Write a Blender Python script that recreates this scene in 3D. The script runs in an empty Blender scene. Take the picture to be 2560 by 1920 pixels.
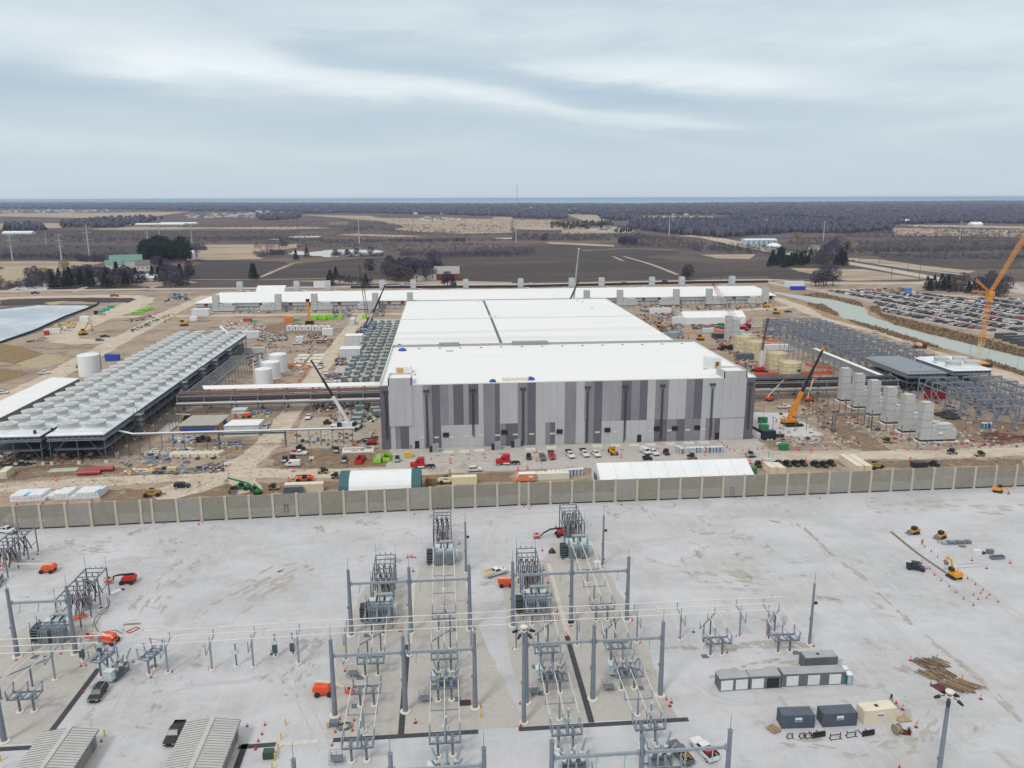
import bpy,math,random
import numpy as np
from mathutils import Matrix,Vector
random.seed(7);RNG=np.random.default_rng(7)
SC=bpy.context.scene;COL=SC.collection
R=math.radians

# ------------------------------------------------------------------ camera
FPX,CAMH=1990.0,90.0
PIT,YAW,ROLL=R(13.15),R(-4.9),R(0.17)
CM=Matrix.Rotation(YAW,3,'Z') @ Matrix.Rotation(math.pi/2-PIT,3,'X') @ Matrix.Rotation(-ROLL,3,'Z')
cam_d=bpy.data.cameras.new('camera');cam=bpy.data.objects.new('camera',cam_d);COL.objects.link(cam)
cam_d.sensor_width=36;cam_d.lens=FPX/2560*36;cam_d.clip_start=1;cam_d.clip_end=200000
cam.matrix_world=Matrix.Translation((0,0,CAMH)) @ CM.to_4x4()
SC.camera=cam

# ------------------------------------------------------------------ world
EXPO=0.1
SUN_EL,SUN_AZ=R(48),R(215)      # azimuth clockwise from +Y : light from behind left
SC.view_settings.view_transform='Standard';SC.view_settings.look='None'
SC.view_settings.exposure=EXPO;SC.view_settings.gamma=1
SC.render.engine='CYCLES'
W=bpy.data.worlds.new('World');SC.world=W;W.use_nodes=True
wn=W.node_tree.nodes;wl=W.node_tree.links;wn.clear()
def WN(t,**k):
    n=wn.new(t)
    for a,b in k.items():setattr(n,a,b)
    return n
def wmath(op,a,b=None,clamp=False):
    n=WN('ShaderNodeMath',operation=op);n.use_clamp=clamp
    for i,v in enumerate((a,b)):
        if v is None:continue
        if isinstance(v,(int,float)):n.inputs[i].default_value=v
        else:wl.new(v,n.inputs[i])
    return n.outputs[0]
def build_world():
    tc=WN('ShaderNodeTexCoord');sx=WN('ShaderNodeSeparateXYZ');wl.new(tc.outputs['Generated'],sx.inputs[0])
    X,Y,Z=sx.outputs
    az=wmath('ARCTAN2',X,Y)
    el=wmath('ARCSINE',Z)
    u=wmath('DIVIDE',wmath('ADD',az,R(33)),R(80))
    eld=wmath('MULTIPLY',el,180/math.pi)
    # wispy distortion
    cv=WN('ShaderNodeCombineXYZ');wl.new(wmath('MULTIPLY',az,6.0),cv.inputs[0]);wl.new(wmath('MULTIPLY',el,34.0),cv.inputs[1])
    rot=WN('ShaderNodeVectorRotate');rot.rotation_type='Z_AXIS';rot.inputs['Angle'].default_value=R(6)
    wl.new(cv.outputs[0],rot.inputs['Vector'])
    n1=WN('ShaderNodeTexNoise');n1.inputs['Scale'].default_value=0.75;n1.inputs['Detail'].default_value=8;n1.inputs['Roughness'].default_value=.55
    n1.inputs['Distortion'].default_value=.4
    wl.new(rot.outputs[0],n1.inputs['Vector'])
    n2=WN('ShaderNodeTexNoise');n2.inputs['Scale'].default_value=2.2;n2.inputs['Detail'].default_value=6;n2.inputs['Roughness'].default_value=.6
    wl.new(rot.outputs[0],n2.inputs['Vector'])
    nz=wmath('SUBTRACT',n1.outputs[0],.5);nz2=wmath('SUBTRACT',n2.outputs[0],.5)
    elw=wmath('ADD',eld,wmath('MULTIPLY',nz,2.2))
    def v2(x,y):   # view pixel -> (u, elevation deg)
        dx=(x/.864-1280)/FPX;dy=(960-y/.864)/FPX
        d=(CM @ Vector((dx,dy,-1))).normalized()
        return (math.atan2(d.x,d.y)+R(33))/R(80),math.degrees(math.asin(d.z))
    def curve(pts,scale):
        c=WN('ShaderNodeFloatCurve');m=c.mapping;cu=m.curves[0];m.use_clip=True
        pts=sorted(pts)
        cu.points[0].location=(0,pts[0][1]/scale);cu.points[1].location=(1,pts[-1][1]/scale)
        for a,b in pts:
            if 0.001<a<.999:cu.points.new(a,b/scale)
        m.update();wl.new(u,c.inputs['Value'])
        return wmath('MULTIPLY',c.outputs[0],scale)
    def band(pts):
        P=[(v2(x,y),h,a) for x,y,h,a in pts]
        c=curve([(p[0],p[1]) for p,h,a in P],40)
        w=curve([(p[0],h*.0335) for p,h,a in P],10)
        a=curve([(p[0],a) for p,h,a in P],1)
        d=wmath('DIVIDE',wmath('SUBTRACT',elw,c),w)
        return wmath('MULTIPLY',wmath('POWER',2.718,wmath('MULTIPLY',wmath('MULTIPLY',d,d),-1)),a)
    bright=[band([(0,95,45,.25),(200,118,40,.6),(520,140,42,1),(800,180,30,.9),(1100,205,22,.9),(1290,252,18,.8),(1500,264,11,.7),(1650,270,8,.15),(1900,280,8,0)]),
              band([(900,120,35,0),(1180,155,28,.6),(1450,160,32,.95),(1700,165,26,.6),(2000,180,40,.2),(2212,190,40,.2)]),
              band([(0,40,40,.45),(500,50,45,.25),(1000,35,45,.3),(1500,60,30,.3),(2212,70,60,.45)]),
              band([(0,300,22,.35),(400,318,18,.4),(800,335,16,.3),(1100,290,14,.15),(1300,292,12,.5),(1600,330,20,.2),(2212,235,45,.35)])]
    dark=[band([(0,185,34,.9),(250,200,26,.6),(450,230,40,.35),(700,265,42,.6),(1000,265,26,.5),(1250,300,26,.5),(1600,300,22,.5),(2212,330,30,.2)]),
            band([(500,95,22,0),(720,125,24,.75),(1000,150,26,.75),(1250,205,24,1.0),(1500,225,22,.8),(1700,235,22,.5),(2000,250,26,.2)])]
    b=bright[0]
    for q in bright[1:]:b=wmath('ADD',b,q)
    d=wmath('ADD',dark[0],dark[1])
    t=wmath('ADD',wmath('MULTIPLY',wmath('SUBTRACT',b,wmath('MULTIPLY',d,.95)),.42),.455)
    t=wmath('ADD',t,wmath('MULTIPLY',nz,.5));t=wmath('ADD',t,wmath('MULTIPLY',nz2,.22),)
    cr=WN('ShaderNodeValToRGB');e=cr.color_ramp.elements
    e[0].position=0.05;e[0].color=(.43,.545,.655,1);e[1].position=.98;e[1].color=(.84,.90,.915,1)
    m1=cr.color_ramp.elements.new(.45);m1.color=(.545,.645,.715,1)
    wl.new(t,cr.inputs[0])
    # lake-side horizon haze
    hz=WN('ShaderNodeMapRange');hz.inputs['From Min'].default_value=0;hz.inputs['From Max'].default_value=7.5;hz.inputs['To Min'].default_value=.85;hz.inputs['To Max'].default_value=0
    wl.new(eld,hz.inputs['Value'])
    mx=WN('ShaderNodeMix',data_type='RGBA');wl.new(hz.outputs[0],mx.inputs[0]);wl.new(cr.outputs[0],mx.inputs[6]);mx.inputs[7].default_value=(.53,.63,.70,1)
    # overcast sky is brighter towards the zenith
    zb=WN('ShaderNodeMapRange');zb.inputs['From Min'].default_value=.42;zb.inputs['From Max'].default_value=1.0;zb.inputs['To Min'].default_value=1.0;zb.inputs['To Max'].default_value=1.35
    wl.new(Z,zb.inputs['Value'])
    zc=WN('ShaderNodeMapRange');zc.inputs['From Min'].default_value=.42;zc.inputs['From Max'].default_value=.62;wl.new(Z,zc.inputs['Value'])
    mz=WN('ShaderNodeMix',data_type='RGBA');wl.new(zc.outputs[0],mz.inputs[0]);wl.new(mx.outputs[2],mz.inputs[6]);mz.inputs[7].default_value=(.74,.735,.72,1)
    bg2=WN('ShaderNodeBackground');wl.new(mz.outputs[2],bg2.inputs[0]);wl.new(zb.outputs[0],bg2.inputs[1])
    sky=WN('ShaderNodeTexSky');sky.sky_type='NISHITA';sky.sun_disc=False;sky.sun_elevation=SUN_EL;sky.sun_rotation=SUN_AZ
    sky.air_density=1.2;sky.dust_density=2
    bg1=WN('ShaderNodeBackground');wl.new(sky.outputs[0],bg1.inputs[0]);bg1.inputs[1].default_value=.1
    ms=WN('ShaderNodeMixShader');ms.inputs[0].default_value=.94
    wl.new(bg1.outputs[0],ms.inputs[1]);wl.new(bg2.outputs[0],ms.inputs[2])
    out=WN('ShaderNodeOutputWorld');wl.new(ms.outputs[0],out.inputs['Surface'])
build_world()
W.cycles.sampling_method='MANUAL';W.cycles.sample_map_resolution=512
sun_d=bpy.data.lights.new('sun','SUN');sun_d.energy=1.5;sun_d.angle=R(12);sun_d.color=(1,.97,.92)
sun=bpy.data.objects.new('sun',sun_d);COL.objects.link(sun)
sun.rotation_euler=Vector((math.sin(SUN_AZ)*math.cos(SUN_EL),math.cos(SUN_AZ)*math.cos(SUN_EL),math.sin(SUN_EL))).to_track_quat('Z','Y').to_euler()

# ------------------------------------------------------------------ surveying helpers (photo point -> real ground point)
def P(px,py,z=0.0):
    d=CM @ Vector(((px-1280)/FPX,(960-py)/FPX,-1));t=(z-CAMH)/d.z
    return Vector((d.x*t,d.y*t,z))
S_=3.456
RG={'a':(0,470,S_),'b':(640,470,S_),'c':(1280,470,S_),'d':(1920,470,S_),'e':(0,880,S_),'f':(640,880,S_),'g':(1280,880,S_),'h':(1920,880,S_),
      'i':(0,1200,S_),'j':(640,1200,S_),'k':(1280,1200,S_),'l':(1920,1200,S_),'m':(0,1440,S_),'n':(640,1440,S_),'o':(1280,1440,S_),'p':(1920,1440,S_),
      'q':(560,760,5.53),'r':(1680,760,5.53),'s':(0,980,5.53),'t':(2160,780,5.53),'u':(1040,1220,4.254),'w':(0,0,.864),'y':(0,480,1.728),'z':(1280,480,1.728)}
def Q(r,x,y,z=0.0):
    o=RG[r];return P(o[0]+x/o[2],o[1]+y/o[2],z)
def QY(r,x,y,Yp):
    o=RG[r];d=CM @ Vector(((o[0]+x/o[2]-1280)/FPX,(960-o[1]-y/o[2])/FPX,-1));t=Yp/d.y
    return Vector((d.x*t,Yp,CAMH+d.z*t))

# ------------------------------------------------------------------ materials
def srgb(c):
    if isinstance(c,str):c=[int(c[i:i+2],16)/255 for i in (0,2,4)]
    return [x/12.92 if x<=.04045 else ((x+.055)/1.055)**2.4 for x in c]
MATS={}
def mat(name,c,rough=.7,metal=0.0,c2=None,sc=1.0,var=.12,st=(1,1,1),det=5,c3=None,sc3=.1,lo3=.55,hi3=.7,bump=0,alpha=1,emis=None,spec=.5,ang=0,lo=.3,hi=.7):
    """procedural paint/stone/soil: base colour, worn second colour by noise, third colour in larger stains"""
    if name in MATS:return MATS[name]
    m=bpy.data.materials.new(name);m.use_nodes=True;nt=m.node_tree;b=nt.nodes['Principled BSDF'];L=nt.links
    b.inputs['Roughness'].default_value=rough;b.inputs['Metallic'].default_value=metal;b.inputs['Specular IOR Level'].default_value=spec
    c=list(c)+[1] if not isinstance(c,str) else srgb(c)+[1]
    if c2 is None:c2=[x*(1-var) for x in c[:3]]
    elif isinstance(c2,str):c2=srgb(c2)
    c2=list(c2)[:3]+[1]
    geo=nt.nodes.new('ShaderNodeNewGeometry');mp=nt.nodes.new('ShaderNodeMapping');mp.inputs['Scale'].default_value=st;mp.inputs['Rotation'].default_value=(0,0,ang)
    L.new(geo.outputs['Position'],mp.inputs['Vector'])
    nz=nt.nodes.new('ShaderNodeTexNoise');nz.inputs['Scale'].default_value=sc;nz.inputs['Detail'].default_value=det;nz.inputs['Roughness'].default_value=.62
    L.new(mp.outputs[0],nz.inputs['Vector'])
    mr=nt.nodes.new('ShaderNodeMapRange');mr.inputs[1].default_value=lo;mr.inputs[2].default_value=hi;L.new(nz.outputs[0],mr.inputs[0])
    mx=nt.nodes.new('ShaderNodeMix');mx.data_type='RGBA';mx.inputs[6].default_value=c;mx.inputs[7].default_value=c2;L.new(mr.outputs[0],mx.inputs[0])
    outc=mx.outputs[2]
    if c3 is not None:
        c3=(srgb(c3) if isinstance(c3,str) else list(c3))[:3]+[1]
        n3=nt.nodes.new('ShaderNodeTexNoise');n3.inputs['Scale'].default_value=sc3;n3.inputs['Detail'].default_value=7;n3.inputs['Roughness'].default_value=.68;n3.inputs['Distortion'].default_value=.6
        L.new(mp.outputs[0],n3.inputs['Vector'])
        m3=nt.nodes.new('ShaderNodeMapRange');m3.inputs[1].default_value=lo3;m3.inputs[2].default_value=hi3;L.new(n3.outputs[0],m3.inputs[0])
        x3=nt.nodes.new('ShaderNodeMix');x3.data_type='RGBA';L.new(m3.outputs[0],x3.inputs[0]);L.new(outc,x3.inputs[6]);x3.inputs[7].default_value=c3
        outc=x3.outputs[2]
    L.new(outc,b.inputs['Base Color'])
    if bump:
        bp=nt.nodes.new('ShaderNodeBump');bp.inputs['Strength'].default_value=bump;bp.inputs['Distance'].default_value=.1;L.new(nz.outputs[0],bp.inputs['Height']);L.new(bp.outputs[0],b.inputs['Normal'])
    if alpha<1:b.inputs['Alpha'].default_value=alpha
    m.diffuse_color=c;MATS[name]=m
    return m

# ------------------------------------------------------------------ mesh builder
class MB:
    def __init__(s):s.v=[];s.f=[];s.m=[];s.M=None;s.k=0
    def at(s,x=0,y=0,z=0,rz=0,rx=0,ry=0):
        s.M=Matrix.Translation((x,y,z)) @ Matrix.Rotation(rz,4,'Z') @ Matrix.Rotation(ry,4,'Y') @ Matrix.Rotation(rx,4,'X');return s
    def add(s,vs,fs,m=None):
        o=len(s.v);m=s.k if m is None else m
        if s.M is not None:vs=[tuple(s.M @ Vector(v)) for v in vs]
        s.v+=[tuple(v) for v in vs];s.f+=[tuple(i+o for i in f) for f in fs];s.m+=[m]*len(fs);return s
    def box(s,x0,y0,z0,x1,y1,z1,m=None):
        return s.add([(x0,y0,z0),(x1,y0,z0),(x1,y1,z0),(x0,y1,z0),(x0,y0,z1),(x1,y0,z1),(x1,y1,z1),(x0,y1,z1)],
                     [(0,3,2,1),(4,5,6,7),(0,1,5,4),(1,2,6,5),(2,3,7,6),(3,0,4,7)],m)
    def hexa(s,b,t,m=None):   # 4 bottom pts ccw, 4 top pts
        return s.add(list(b)+list(t),[(0,3,2,1),(4,5,6,7),(0,1,5,4),(1,2,6,5),(2,3,7,6),(3,0,4,7)],m)
    def cyl(s,p,q,r,r2=None,n=8,m=None,cap=True):
        p=Vector(p);q=Vector(q);r2=r if r2 is None else r2;d=(q-p).normalized()
        a=d.orthogonal().normalized() if abs(d.z)<.999 else Vector((1,0,0));b=d.cross(a)
        vs=[];
        for c,rr in ((p,r),(q,r2)):
            for i in range(n):
                t=2*math.pi*(i+.5)/n;vs.append(c+a*math.cos(t)*rr+b*math.sin(t)*rr)
        fs=[(i,(i+1) % n,n+(i+1) % n,n+i) for i in range(n)]
        if cap:fs+=[tuple(range(n-1,-1,-1)),tuple(range(n,2*n))]
        return s.add(vs,fs,m)
    def beam(s,p,q,w,h=None,m=None):
        p=Vector(p);q=Vector(q);h=h or w;d=(q-p).normalized()
        up=Vector((0,0,1)) if abs(d.z)<.95 else Vector((0,1,0));a=d.cross(up).normalized()*w/2;b=a.cross(d).normalized()*h/2
        vs=[p-a-b,p+a-b,q+a-b,q-a-b,p-a+b,p+a+b,q+a+b,q-a+b]
        return s.add(vs,[(0,3,2,1),(4,5,6,7),(0,1,5,4),(1,2,6,5),(2,3,7,6),(3,0,4,7)],m)
    def lathe(s,prof,n=12,m=None,cap=True):
        vs=[];fs=[]
        for r,z in prof:
            for i in range(n):
                t=2*math.pi*i/n;vs.append((r*math.cos(t),r*math.sin(t),z))
        for k in range(len(prof)-1):
            for i in range(n):fs.append((k*n+i,k*n+(i+1) % n,(k+1)*n+(i+1) % n,(k+1)*n+i))
        if cap:fs+=[tuple(range(n-1,-1,-1)),tuple(range((len(prof)-1)*n,len(prof)*n))]
        return s.add(vs,fs,m)
    def prism(s,pts,z0,z1,m=None):      # 2d outline in xy
        n=len(pts);vs=[(x,y,z0) for x,y in pts]+[(x,y,z1) for x,y in pts]
        return s.add(vs,[tuple(range(n-1,-1,-1)),tuple(range(n,2*n))]+[(i,(i+1) % n,n+(i+1) % n,n+i) for i in range(n)],m)
    def xprism(s,pts,x0,x1,m=None):      # outline in yz, extruded along x
        n=len(pts);vs=[(x0,y,z) for y,z in pts]+[(x1,y,z) for y,z in pts]
        return s.add(vs,[tuple(range(n-1,-1,-1)),tuple(range(n,2*n))]+[(i,(i+1) % n,n+(i+1) % n,n+i) for i in range(n)],m)
    def yprism(s,pts,y0,y1,m=None):      # outline in xz, extruded along y
        n=len(pts);vs=[(x,y0,z) for x,z in pts]+[(x,y1,z) for x,z in pts]
        return s.add(vs,[tuple(range(n)),tuple(range(2*n-1,n-1,-1))]+[((i+1) % n,i,n+i,n+(i+1) % n) for i in range(n)],m)
    def truss(s,p,q,w,n,c,br=None):     # square lattice boom p->q, width w(or (w0,w1))
        p=Vector(p);q=Vector(q);d=(q-p).normalized();a=d.cross(Vector((0,0,1)) if abs(d.z)<.9 else Vector((0,1,0))).normalized();b=a.cross(d)
        w0,w1=w if isinstance(w,tuple) else (w,w);rings=[]
        for i in range(n+1):
            t=i/n;o=p.lerp(q,t);h=(w0+(w1-w0)*t)/2
            rings.append([o+a*h+b*h,o-a*h+b*h,o-a*h-b*h,o+a*h-b*h])
        for k in range(4):s.cyl(rings[0][k],rings[-1][k],c,n=4)
        br=br or c*.6
        for i in range(n):
            for k in range(4):
                j=(k+1) % 4
                s.cyl(rings[i][k],rings[i+1][j],br,n=3,cap=False)
                if i:s.cyl(rings[i][k],rings[i][j],br,n=3,cap=False)
        return s
    def mesh(s,name,mats,smooth=False):
        me=bpy.data.meshes.new(name);me.from_pydata(s.v,[],s.f)
        for m in (mats if isinstance(mats,(list,tuple)) else [mats]):me.materials.append(m)
        me.polygons.foreach_set('material_index',s.m)
        if smooth:me.polygons.foreach_set('use_smooth',[True]*len(s.f))
        me.update();return me
def part(name,mb,mats,parent=None,smooth=False,label=None):
    me=mb.mesh(name,mats,smooth) if isinstance(mb,MB) else mb
    o=bpy.data.objects.new(name,me);COL.objects.link(o);o.parent=parent
    if label:o['label']=label
    return o
def tag(o,label,cat,group=None,kind=None):
    o['label']=label;o['category']=cat
    if group:o['group']=group
    if kind:o['kind']=kind
    return o
def thing(name,label,cat,loc=(0,0,0),rz=0,group=None):
    o=bpy.data.objects.new(name,None);COL.objects.link(o);o.location=loc;o.rotation_euler=(0,0,rz);o.empty_display_size=.5
    return tag(o,label,cat,group)
def solo(name,mb,mats,label,cat,loc=(0,0,0),rz=0,group=None,kind=None,smooth=False):
    o=part(name,mb,mats,None,smooth);o.location=loc;o.rotation_euler=(0,0,rz)
    return tag(o,label,cat,group,kind)
def struct(name,mb,mats,smooth=False):
    o=part(name,mb,mats,None,smooth);o['kind']='structure';return o
def copy(root,loc,rz=0,label=None,sc=None):
    r=root.copy();COL.objects.link(r);r.location=loc;r.rotation_euler=(0,0,rz)
    if label:r['label']=label
    if sc:r.scale=(sc,sc,sc) if isinstance(sc,(int,float)) else sc
    for ch in root.children:
        c=ch.copy();COL.objects.link(c);c.parent=r
        for g in ch.children:
            d=g.copy();COL.objects.link(d);d.parent=c
    return r
USED=set()
def place(root,loc,rz=0,label=None,sc=None):   # first placement moves the original, the rest are copies
    if root.name in USED:return copy(root,loc,rz,label,sc)
    USED.add(root.name);root.location=loc;root.rotation_euler=(0,0,rz)
    if label:root['label']=label
    if sc:root.scale=(sc,sc,sc) if isinstance(sc,(int,float)) else sc
    return root
def sheet(name,pts,z,m,kind='structure',thick=None):
    """one flat sheet (the outline may be concave), pts = world xy"""
    from mathutils.geometry import tessellate_polygon
    if name in ROUGH:
        amp,step=ROUGH[name];out=[];rnd=random.Random(len(pts)*7+int(abs(pts[0][0])))
        for i,p in enumerate(pts):
            q=pts[(i+1) % len(pts)];L=math.hypot(q[0]-p[0],q[1]-p[1]);n=min(30,max(1,int(L/step)))
            for k in range(n):f=k/n;out.append((p[0]+(q[0]-p[0])*f+rnd.uniform(-amp,amp),p[1]+(q[1]-p[1])*f+rnd.uniform(-amp,amp)))
        pts=out
    vs=[Vector((p[0],p[1],z)) for p in pts]
    tri=tessellate_polygon([vs])
    me=bpy.data.meshes.new(name);
    fs=[]
    for t in tri:
        a,b,c=(vs[i] for i in t)
        fs.append(t if (b-a).cross(c-a).z>0 else (t[0],t[2],t[1]))
    me.from_pydata([tuple(v) for v in vs],[],fs);me.materials.append(m);me.update()
    o=bpy.data.objects.new(name,me);COL.objects.link(o);o['kind']=kind
    return o
ROUGH={'mud':(1.3,3),'dry_field':(9,45),'ploughed_field':(8,45),'canal_bank':(1.5,6),'stone_pad':(.5,3),'pond':(3,14),'bay_gravel':(.4,3),'wet_field':(2,8)}
def ribbon(name,pts,w,z,m):
    """road along a centre line of world points; w = width or list"""
    P_=[Vector((p[0],p[1],0)) for p in pts];n=len(P_);L=[];Rr=[]
    # resample with a spline
    Q_=[];Wd=[]
    for i in range(n-1):
        p0=P_[max(i-1,0)];p1=P_[i];p2=P_[i+1];p3=P_[min(i+2,n-1)]
        w1=w[i] if isinstance(w,(list,tuple)) else w;w2=w[i+1] if isinstance(w,(list,tuple)) else w
        for k in range(8):
            t=k/8;Q_.append(.5*((2*p1)+(p2-p0)*t+(2*p0-5*p1+4*p2-p3)*t*t+(-p0+3*p1-3*p2+p3)*t**3));Wd.append(w1+(w2-w1)*t)
    Q_.append(P_[-1]);Wd.append(w[-1] if isinstance(w,(list,tuple)) else w)
    vs=[]
    for i,p in enumerate(Q_):
        d=(Q_[min(i+1,len(Q_)-1)]-Q_[max(i-1,0)]).normalized();a=Vector((-d.y,d.x,0))*Wd[i]/2;j=.12 if name=='site_road' else .0
        s1,s2=1+random.uniform(-j,j),1+random.uniform(-j,j);vs+=[(p.x+a.x*s1,p.y+a.y*s1,z),(p.x-a.x*s2,p.y-a.y*s2,z)]
    fs=[(2*i,2*i+1,2*i+3,2*i+2) for i in range(len(Q_)-1)]
    me=bpy.data.meshes.new(name);me.from_pydata(vs,[],fs);me.materials.append(m);me.update()
    o=bpy.data.objects.new(name,me);COL.objects.link(o);o['kind']='structure';return o
def npmesh(name,V,F,m,mi=None):
    """fast mesh from numpy arrays of vertices and equal-sided faces"""
    me=bpy.data.meshes.new(name);k=F.shape[1]
    me.vertices.add(len(V));me.vertices.foreach_set('co',V.astype(np.float32).ravel())
    me.loops.add(F.size);me.loops.foreach_set('vertex_index',F.astype(np.int32).ravel())
    me.polygons.add(len(F));me.polygons.foreach_set('loop_start',np.arange(0,F.size,k,dtype=np.int32));me.polygons.foreach_set('loop_total',np.full(len(F),k,dtype=np.int32))
    for q in (m if isinstance(m,(list,tuple)) else [m]):me.materials.append(q)
    if mi is not None:me.polygons.foreach_set('material_index',mi.astype(np.int32))
    me.update(calc_edges=True);return me
# ================================================================== SETTING
m_farm=mat('dark_field_soil','544742',.95,c2='3b3233',sc=.035,c3='6f5b4c',sc3=.005,lo3=.48,hi3=.68,st=(.3,1.6,1),ang=.12,det=9)
m_farm2=mat('ploughed_soil','3f3534',.95,c2='2e282a',sc=.05,c3='574739',sc3=.007,lo3=.5,st=(.35,1.8,1),ang=-.15,det=9)
m_tan=mat('dry_grass_field','ad9c86',.95,c2='948370',sc=.04,c3='77685a',sc3=.012,lo3=.5,hi3=.68,st=(.4,1.6,1),det=9)
m_grass=mat('dormant_grass','93826b',.95,c2='7d6c58',sc=.05,c3='685a4a',sc3=.015,lo3=.5)
m_woodfloor=mat('woodland_floor','5a5156',.95,c2='484048',sc=.02)
m_dirt=mat('site_soil','a59585',.95,c2='8f7d6b',sc=.3,c3='715f4f',sc3=.045,lo3=.47,hi3=.66,det=10,bump=.4,st=(1,1.5,1))
m_mud=mat('dark_mud','85705c',.95,c2='6b5847',sc=.3,c3='a39078',sc3=.15,det=8,bump=.5)
m_road=mat('crushed_stone_road','c2b6a6',.95,c2='ad9f8d',sc=.35,c3='a08e7a',sc3=.09,lo3=.5,hi3=.68,det=10)
m_hwy=mat('highway_concrete','b3a99f',.9,c2='a59b91',sc=.05)
m_lot=mat('parking_lot_gravel','a89b8f',.9,c2='998c81',sc=.1)
m_pad=mat('grey_stone_pad','b4b0ab',.95,c2='a29d96',sc=.4,c3='968a7c',sc3=.06,lo3=.55,hi3=.7,det=8)
m_conc=mat('concrete_slab','bdb9b0',.9,c2='aaa69d',sc=.6)
m_white_conc=mat('pale_concrete','d2cdc4',.9,c2='c4beb4',sc=.6)
def water(name,c,rough=.25):
    m=mat(name,c,rough,c2=[x*.93 for x in srgb(c)],sc=.05,st=(1,3,1));return m
m_canal=water('canal_ice','a3aba6',.6);m_pond=water('pond_ice','b9bcba',.7)
m_lake=mat('lake_surface','93aeb4',.95,c2='88aeb9',sc=.0004,st=(1,6,1),spec=.1)
m_liner=mat('basin_liner','aab4bc',.5,c2='9aa5af',sc=.03,c3='bdc5ca',sc3=.02,lo3=.45,hi3=.6)

def yard_mat():
    m=mat('yard_gravel','b4b5b8',.95,c2='a7a8aa',sc=.5,det=10,c3='a59f97',sc3=.045,lo3=.52,hi3=.72)
    nt=m.node_tree;L=nt.links;b=nt.nodes['Principled BSDF'];src=b.inputs['Base Color'].links[0].from_socket
    geo=nt.nodes['Geometry'] if 'Geometry' in nt.nodes else [n for n in nt.nodes if n.type=='NEW_GEOMETRY'][0]
    def nz(scale,st,ang,det,rough,dist=0):
        mp=nt.nodes.new('ShaderNodeMapping');mp.inputs['Scale'].default_value=st;mp.inputs['Rotation'].default_value=(0,0,ang);L.new(geo.outputs['Position'],mp.inputs['Vector'])
        n=nt.nodes.new('ShaderNodeTexNoise');n.inputs['Scale'].default_value=scale;n.inputs['Detail'].default_value=det;n.inputs['Roughness'].default_value=rough;n.inputs['Distortion'].default_value=dist
        L.new(mp.outputs[0],n.inputs['Vector']);return n.outputs[0]
    def mr(s,a,b_,c=0,d=1):
        n=nt.nodes.new('ShaderNodeMapRange');n.inputs[1].default_value=a;n.inputs[2].default_value=b_;n.inputs[3].default_value=c;n.inputs[4].default_value=d;L.new(s,n.inputs[0]);return n.outputs[0]
    def mix(f,a,col):
        n=nt.nodes.new('ShaderNodeMix');n.data_type='RGBA';L.new(f,n.inputs[0]);L.new(a,n.inputs[6]);n.inputs[7].default_value=srgb(col)+[1];return n.outputs[2]
    def mul(a,b_):
        n=nt.nodes.new('ShaderNodeMath');n.operation='MULTIPLY';L.new(a,n.inputs[0]);L.new(b_,n.inputs[1]);return n.outputs[0]
    x=mix(mr(nz(.035,(1,1.6,1),.2,9,.66,.2),.42,.62,0,.75),src,'c2c3c7')          # pale driven-over stone
    x=mix(mr(nz(.9,(1,.1,1),.35,4,.6),.5,.7,0,.35),x,'c2c3c6')                    # wheel streaks
    blot=mul(mr(nz(.16,(1,1,1),0,10,.72,.6),.56,.66),mr(nz(.018,(1,1,1),0,3,.5),.46,.56))
    x=mix(blot,x,'8f877c')                                                                   # mud blotches
    x=mix(mr(nz(5.5,(1,1,1),0,6,.9),.47,.72,0,.6),x,'7f7c78')                         # grit
    L.new(x,b.inputs['Base Color']);return m
m_yard=yard_mat()

def rect(x0,y0,x1,y1):return [(x0,y0),(x1,y0),(x1,y1),(x0,y1)]
def qs(s,z=0):
    """'a 10 20 30 40 b 5 6' -> world points"""
    out=[];r=None;buf=[]
    for t in s.split():
        if t.isalpha():r=t;buf=[]
        else:
            buf.append(float(t))
            if len(buf)==2:out.append(Q(r,buf[0],buf[1],z));buf=[]
    return out
struct('ground',MB().add([(-26000,-400,-.02),(26000,-400,-.02),(26000,16500,-.02),(-26000,16500,-.02)],[(0,1,2,3)]),m_farm)
shore=[P(-900,503.5),P(0,504.5),P(350,506.5),P(700,508.5),P(1280,510.3),P(1900,507.5),P(2560,503),P(3300,501)]
sheet('lake',[(p.x,p.y) for p in shore]+[(60000,90000),(-60000,90000)],.6,m_lake)
sheet('site_ground',[(-900,218),(-300,218),(-120,218.3),(19,223.2),(179,224.6),(700,226),(900,500),(700,800),(522,829),(359,848),(100,850),(-190,829),(-446,836),(-900,850)],.01,m_dirt)
sheet('gravel_yard',[(-400,-50),(400,-50),(400,225.3),(179,225),(19,223.6),(-120,218.7),(-400,217)],.015,m_yard)
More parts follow.
